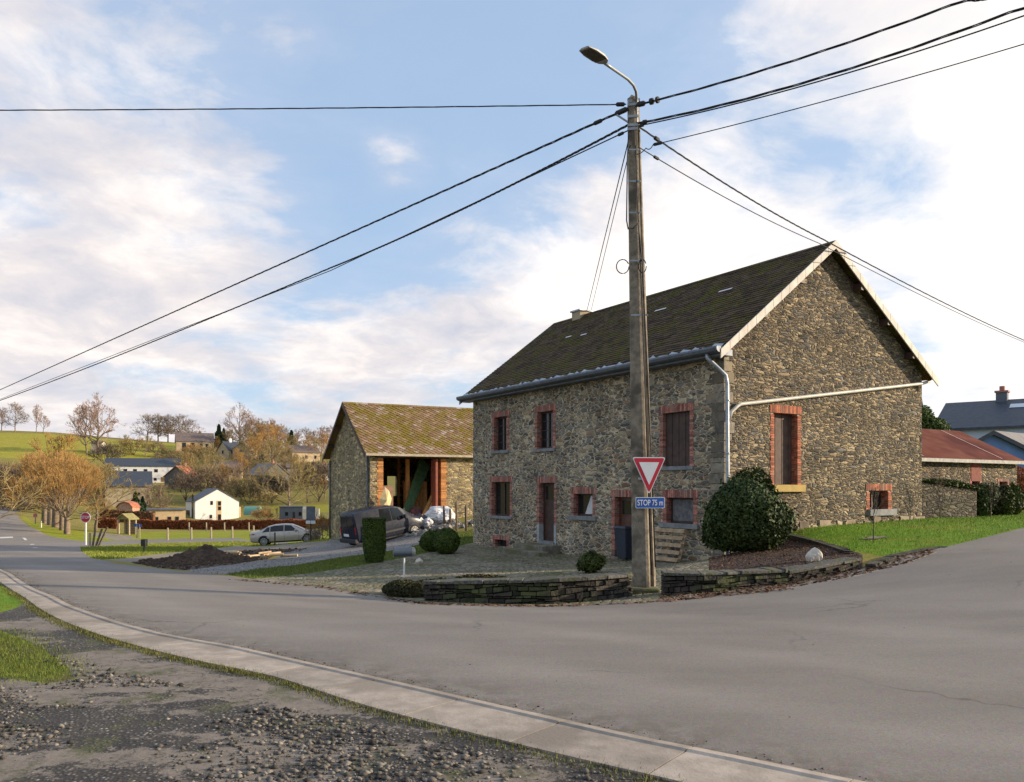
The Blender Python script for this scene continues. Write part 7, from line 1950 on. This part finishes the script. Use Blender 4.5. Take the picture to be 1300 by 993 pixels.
def pebbles(name, pts, s0, s1, mat, seed, flat=.6):
    r = np.random.RandomState(seed); base = np.array([(1, 0, 0), (-1, 0, 0), (0, 1, 0), (0, -1, 0), (0, 0, 1), (0, 0, -1)], float); F0 = np.array([(0, 2, 4), (2, 1, 4), (1, 3, 4), (3, 0, 4), (2, 0, 5), (1, 2, 5), (3, 1, 5), (0, 3, 5)])
    n = len(pts); s = s0 * (s1 / s0) ** (r.rand(n) ** 2.2); V = base[None] * (s[:, None, None]) * r.uniform(.6, 1.2, (n, 6, 1)); V[:, :, 2] *= flat
    a = r.rand(n) * 6.28; c, sn = np.cos(a)[:, None], np.sin(a)[:, None]; x = V[:, :, 0] * c - V[:, :, 1] * sn; y = V[:, :, 0] * sn + V[:, :, 1] * c; V = np.stack([x, y, V[:, :, 2]], 2) + pts[:, None, :] + np.array([0, 0, 1])[None, None] * (s * flat * .35)[:, None, None]
    return np_mesh(name, V.reshape(-1, 3), (F0[None] + (np.arange(n) * 6)[:, None, None]).reshape(-1, 3), mat)
PEB = M_noise('pebbles', (.06, .052, .042), (.17, .15, .125), 7, .9, 0, island=.85)
vp = rand_in([(-9, 3.2), (-3, 3), (1.2, 4.6), (.2, 5.1), (-2.5, 6.9), (-5, 8.6), (-7.5, 10.8), (-12, 14), (-14, 8)], 110000, 8)
from mathutils import noise as _nz
keep = np.array([_nz.noise(Vector((p[0] * .55, p[1] * .8, 2.0))) + .5 * _nz.noise(Vector((p[0] * 2.0, p[1] * 2.4, 5.0))) > .02 + .5 * (rnd.random() - .5) for p in vp]); vp = vp[keep]
vp = vp[~inside(np.array(R['verge_moss']), vp[:, :2]) | (np.random.RandomState(1).rand(len(vp)) < .12)]
tag(pebbles('gravel_stones', vp, .005, .034, PEB, 9), 'loose grey gravel stones scattered on the near verge', 'gravel', kind='stuff')
dp_ = rand_in(R['drive'], 14000, 10); tag(pebbles('driveway_gravel', dp_, .012, .03, PEB, 11), 'loose gravel on the barn driveway', 'gravel', kind='stuff')
sp_ = rand_in(R['soil_patch'], 1500, 12); tag(pebbles('soil_clods', sp_, .03, .10, SOIL, 13, .8), 'clods of dark earth round the heap', 'soil', kind='stuff')
# fallen leaves along gutters and at the wall foot
ed = []
r_ = np.random.RandomState(3)
gp_ = rand_in(R['gutter'], 1300, 14)
kk = [p for p in W2([(300, 736), (400, 744.5), (480, 757.5), (540, 767), (620, 769), (700, 770), (838, 764), (900, 758), (1000, 748)])]
for i in range(len(kk) - 1):
    a, b = np.array(kk[i]), np.array(kk[i + 1])
    for _ in range(120): ed.append(a + (b - a) * r_.rand() + r_.normal(0, .10, 2))
ed = np.array(ed); lp = np.concatenate([gp_, np.column_stack([ed, Hn(ed)])]); lp[:, 2] += .012
tag(leaf_cards('fallen_leaves', lp, .055, LF_BROWN, None, 15, nrm=np.tile(np.array([[0, 0, 2.5]]), (len(lp), 1))), 'brown fallen leaves lying along the gutter and wall foot', 'leaves', kind='stuff')
bp_ = rand_in(R['flower_bed'], 5000, 16); bp_[:, 2] += .015
tag(leaf_cards('bark_mulch', bp_, .032, LF_BROWN, None, 17, nrm=np.tile(np.array([[0, 0, 1.5]]), (len(bp_), 1))), 'brown bark mulch on the flower bed', 'mulch', kind='stuff')
# moss / weeds tufts on the yard edge and behind the low wall
yd = rand_in(R['yard'], 30000, 18); keep = np.array([_nz.noise(Vector((p[0] * .8, p[1] * .8, 7.0))) > .18 for p in yd]); yd = yd[keep]
tag(blades('yard_weeds', yd, .035, .012, M_leaf('yard_moss', (.09, .10, .02), (.16, .15, .035)), 19), 'moss and short weeds between the yard cobbles', 'moss', kind='stuff')
kv = np.array([p for p in kerb_out if p[0] > -14 and p[0] < 1.5]); kvp = []
for i in range(len(kv) - 1):
    for _ in range(170): kvp.append(kv[i] + (kv[i + 1] - kv[i]) * r_.rand() + r_.normal(0, .05, 2) + np.array([-.03, -.05]))
kvp = np.array(kvp); kvp = np.column_stack([kvp, Hn(kvp)])
tag(blades('edge_moss', kvp, .03, .01, bpy.data.materials['yard_moss'], 20), 'moss and dead grass along the outer edge of the gutter slabs', 'moss', kind='stuff')

gk = []
kin = np.array([p for p in kerb_in if p[0] > -15 and p[0] < 3]); nn9 = 0
for i in range(len(kin) - 1):
    L9 = np.linalg.norm(kin[i + 1] - kin[i])
    for _ in range(int(90 * L9)):
        d9 = (kin[i + 1] - kin[i]) / L9; n9 = np.array([-d9[1], d9[0]]); n9 = n9 if n9[1] > 0 else -n9
        gk.append(kin[i] + (kin[i + 1] - kin[i]) * r_.rand() + n9 * abs(r_.normal(0, .09)))
gk = np.array(gk); gk = np.column_stack([gk, Hn(gk)])
tag(pebbles('road_grit', gk, .003, .014, PEB, 31), 'fine grit gathered on the asphalt along the gutter slabs', 'grit', kind='stuff')
q9 = rand_in(R['road'], 4000, 33); q9 = q9[(q9[:, 1] < 20) & (q9[:, 0] > -12)]
tag(pebbles('loose_chippings', q9, .003, .012, PEB, 34), 'scattered loose chippings on the asphalt', 'grit', kind='stuff')
# ---------------------------------------------------------------- light
SUN_AZ, SUN_EL = math.radians(87), math.radians(15)      # azimuth clockwise from +Y
sd = Vector((math.sin(SUN_AZ) * math.cos(SUN_EL), math.cos(SUN_AZ) * math.cos(SUN_EL), math.sin(SUN_EL)))
sl = bpy.data.lights.new('sun', 'SUN'); sl.energy = 4.4; sl.angle = math.radians(.6); sl.color = (1, .82, .60)
so = bpy.data.objects.new('sun', sl); COL.objects.link(so)
so.rotation_euler = (-sd).to_track_quat('-Z', 'Y').to_euler()
so.location = (30, 0, 40)
w = bpy.data.worlds.new('World'); S.world = w; w.use_nodes = True
nt = w.node_tree; nt.nodes.clear(); g = N(nt)
out = g.node('ShaderNodeOutputWorld'); bg = g.node('ShaderNodeBackground'); g.link(bg.outputs[0], out.inputs[0])
sky = g.node('ShaderNodeTexSky', sky_type='NISHITA'); sky.sun_disc = False
sky.sun_elevation = SUN_EL; sky.sun_rotation = SUN_AZ; sky.air_density = 1.0; sky.dust_density = .6; sky.ozone_density = 2.0
STR = .12
v = g.coord('Generated')
sp = g.node('ShaderNodeSeparateXYZ'); g.link(v, sp.inputs[0])
zz = g.math('ADD', g.math('MAXIMUM', sp.outputs[2], 0.0), .22)
cb = g.node('ShaderNodeCombineXYZ')
g.link(g.math('DIVIDE', sp.outputs[0], zz), cb.inputs[0]); g.link(g.math('DIVIDE', sp.outputs[1], zz), cb.inputs[1]); cb.inputs[2].default_value = 3.1
cv = g.vadd(cb.outputs[0], g.noise(cb.outputs[0], 1.3, 3, out='Color'), .35)
def lobe(px, py, wdt, amp):
    d = Vector(((px - CX) / FPX, 1, (HY - py) / FPX)).normalized()
    n = g.node('ShaderNodeVectorMath', operation='DISTANCE'); g.link(v, n.inputs[0]); n.inputs[1].default_value = d
    return g.math('MULTIPLY', g.ramp(n.outputs['Value'], [(0, 1.0), (wdt * .5, .62), (wdt, 0.0)]), amp)
cl = g.noise(cv, 1.9, 9, .60)
cl = g.math('ADD', cl, -.07)
for L in [(720, 335, .20, .20), (590, 350, .10, .12), (880, 290, .22, .15), (540, 440, .20, .10), (60, 330, .30, .13), (230, 290, .2, .06), (150, 100, .14, .10), (520, 20, .22, .05), (1200, 330, .42, .17), (1320, 120, .32, .16), (250, 520, .3, .10), (420, 480, .22, .08),
          (600, 190, .24, -.22), (620, 90, .18, -.08), (410, 330, .24, -.15), (40, 400, .3, .08), (330, 250, .1, .07), (300, 60, .1, .06), (300, 150, .14, -.08), (960, 180, .17, -.18), (1080, 150, .12, -.10), (860, 70, .12, -.08), (180, 20, .14, -.12), (1110, 400, .10, -.16), (1230, 180, .10, -.10), (400, 180, .15, -.05), (505, 205, .05, .20)]:
    cl = g.math('ADD', cl, lobe(*L))
mask = g.ramp(cl, [(.30, .05), (.42, .15), (.49, .55), (.56, .88), (.66, 1.0)])
shade = g.noise(cv, 3.2, 6, .62)
ccol = g.ramp(shade, [(.3, (.43, .44, .50)), (.5, (.58, .545, .55)), (.68, (.76, .70, .66))])
gl = g.node('ShaderNodeVectorMath', operation='DISTANCE'); g.link(v, gl.inputs[0]); gl.inputs[1].default_value = Vector(((1400 - CX) / FPX, 1, (HY - 330) / FPX)).normalized()
glow = g.ramp(gl.outputs['Value'], [(0, .75), (.22, .5), (.5, 0.0)])
ccol = g.mix(glow, ccol, (.84, .82, .79))
lit = g.math('MULTIPLY', lobe(830, 300, .26, .75), g.ramp(shade, [(.35, .3), (.6, 1.0)]))
ccol = g.mix(lit, ccol, (.86, .80, .75))
skyc = g.node('ShaderNodeMix', data_type='RGBA', blend_type='MULTIPLY'); skyc.inputs[0].default_value = 1
g.link(sky.outputs[0], skyc.inputs[6]); skyc.inputs[7].default_value = (STR, STR, STR, 1)
# thin high veil lightens the blue everywhere
veil = g.mix(.62, skyc.outputs[2], (.335, .46, .65))
res = g.mix(mask, veil, ccol)
bel = g.ramp(g.math('ADD', sp.outputs[2], .5), [(.47, 1.0), (.5, 0.0)])
g.link(res, bg.inputs[0]); bg.inputs[1].default_value = 1.0
S.render.engine = 'CYCLES'
S.cycles.max_bounces = 6; S.cycles.diffuse_bounces = 3; S.cycles.glossy_bounces = 3; S.cycles.transparent_max_bounces = 4

S.view_settings.exposure = 0.6
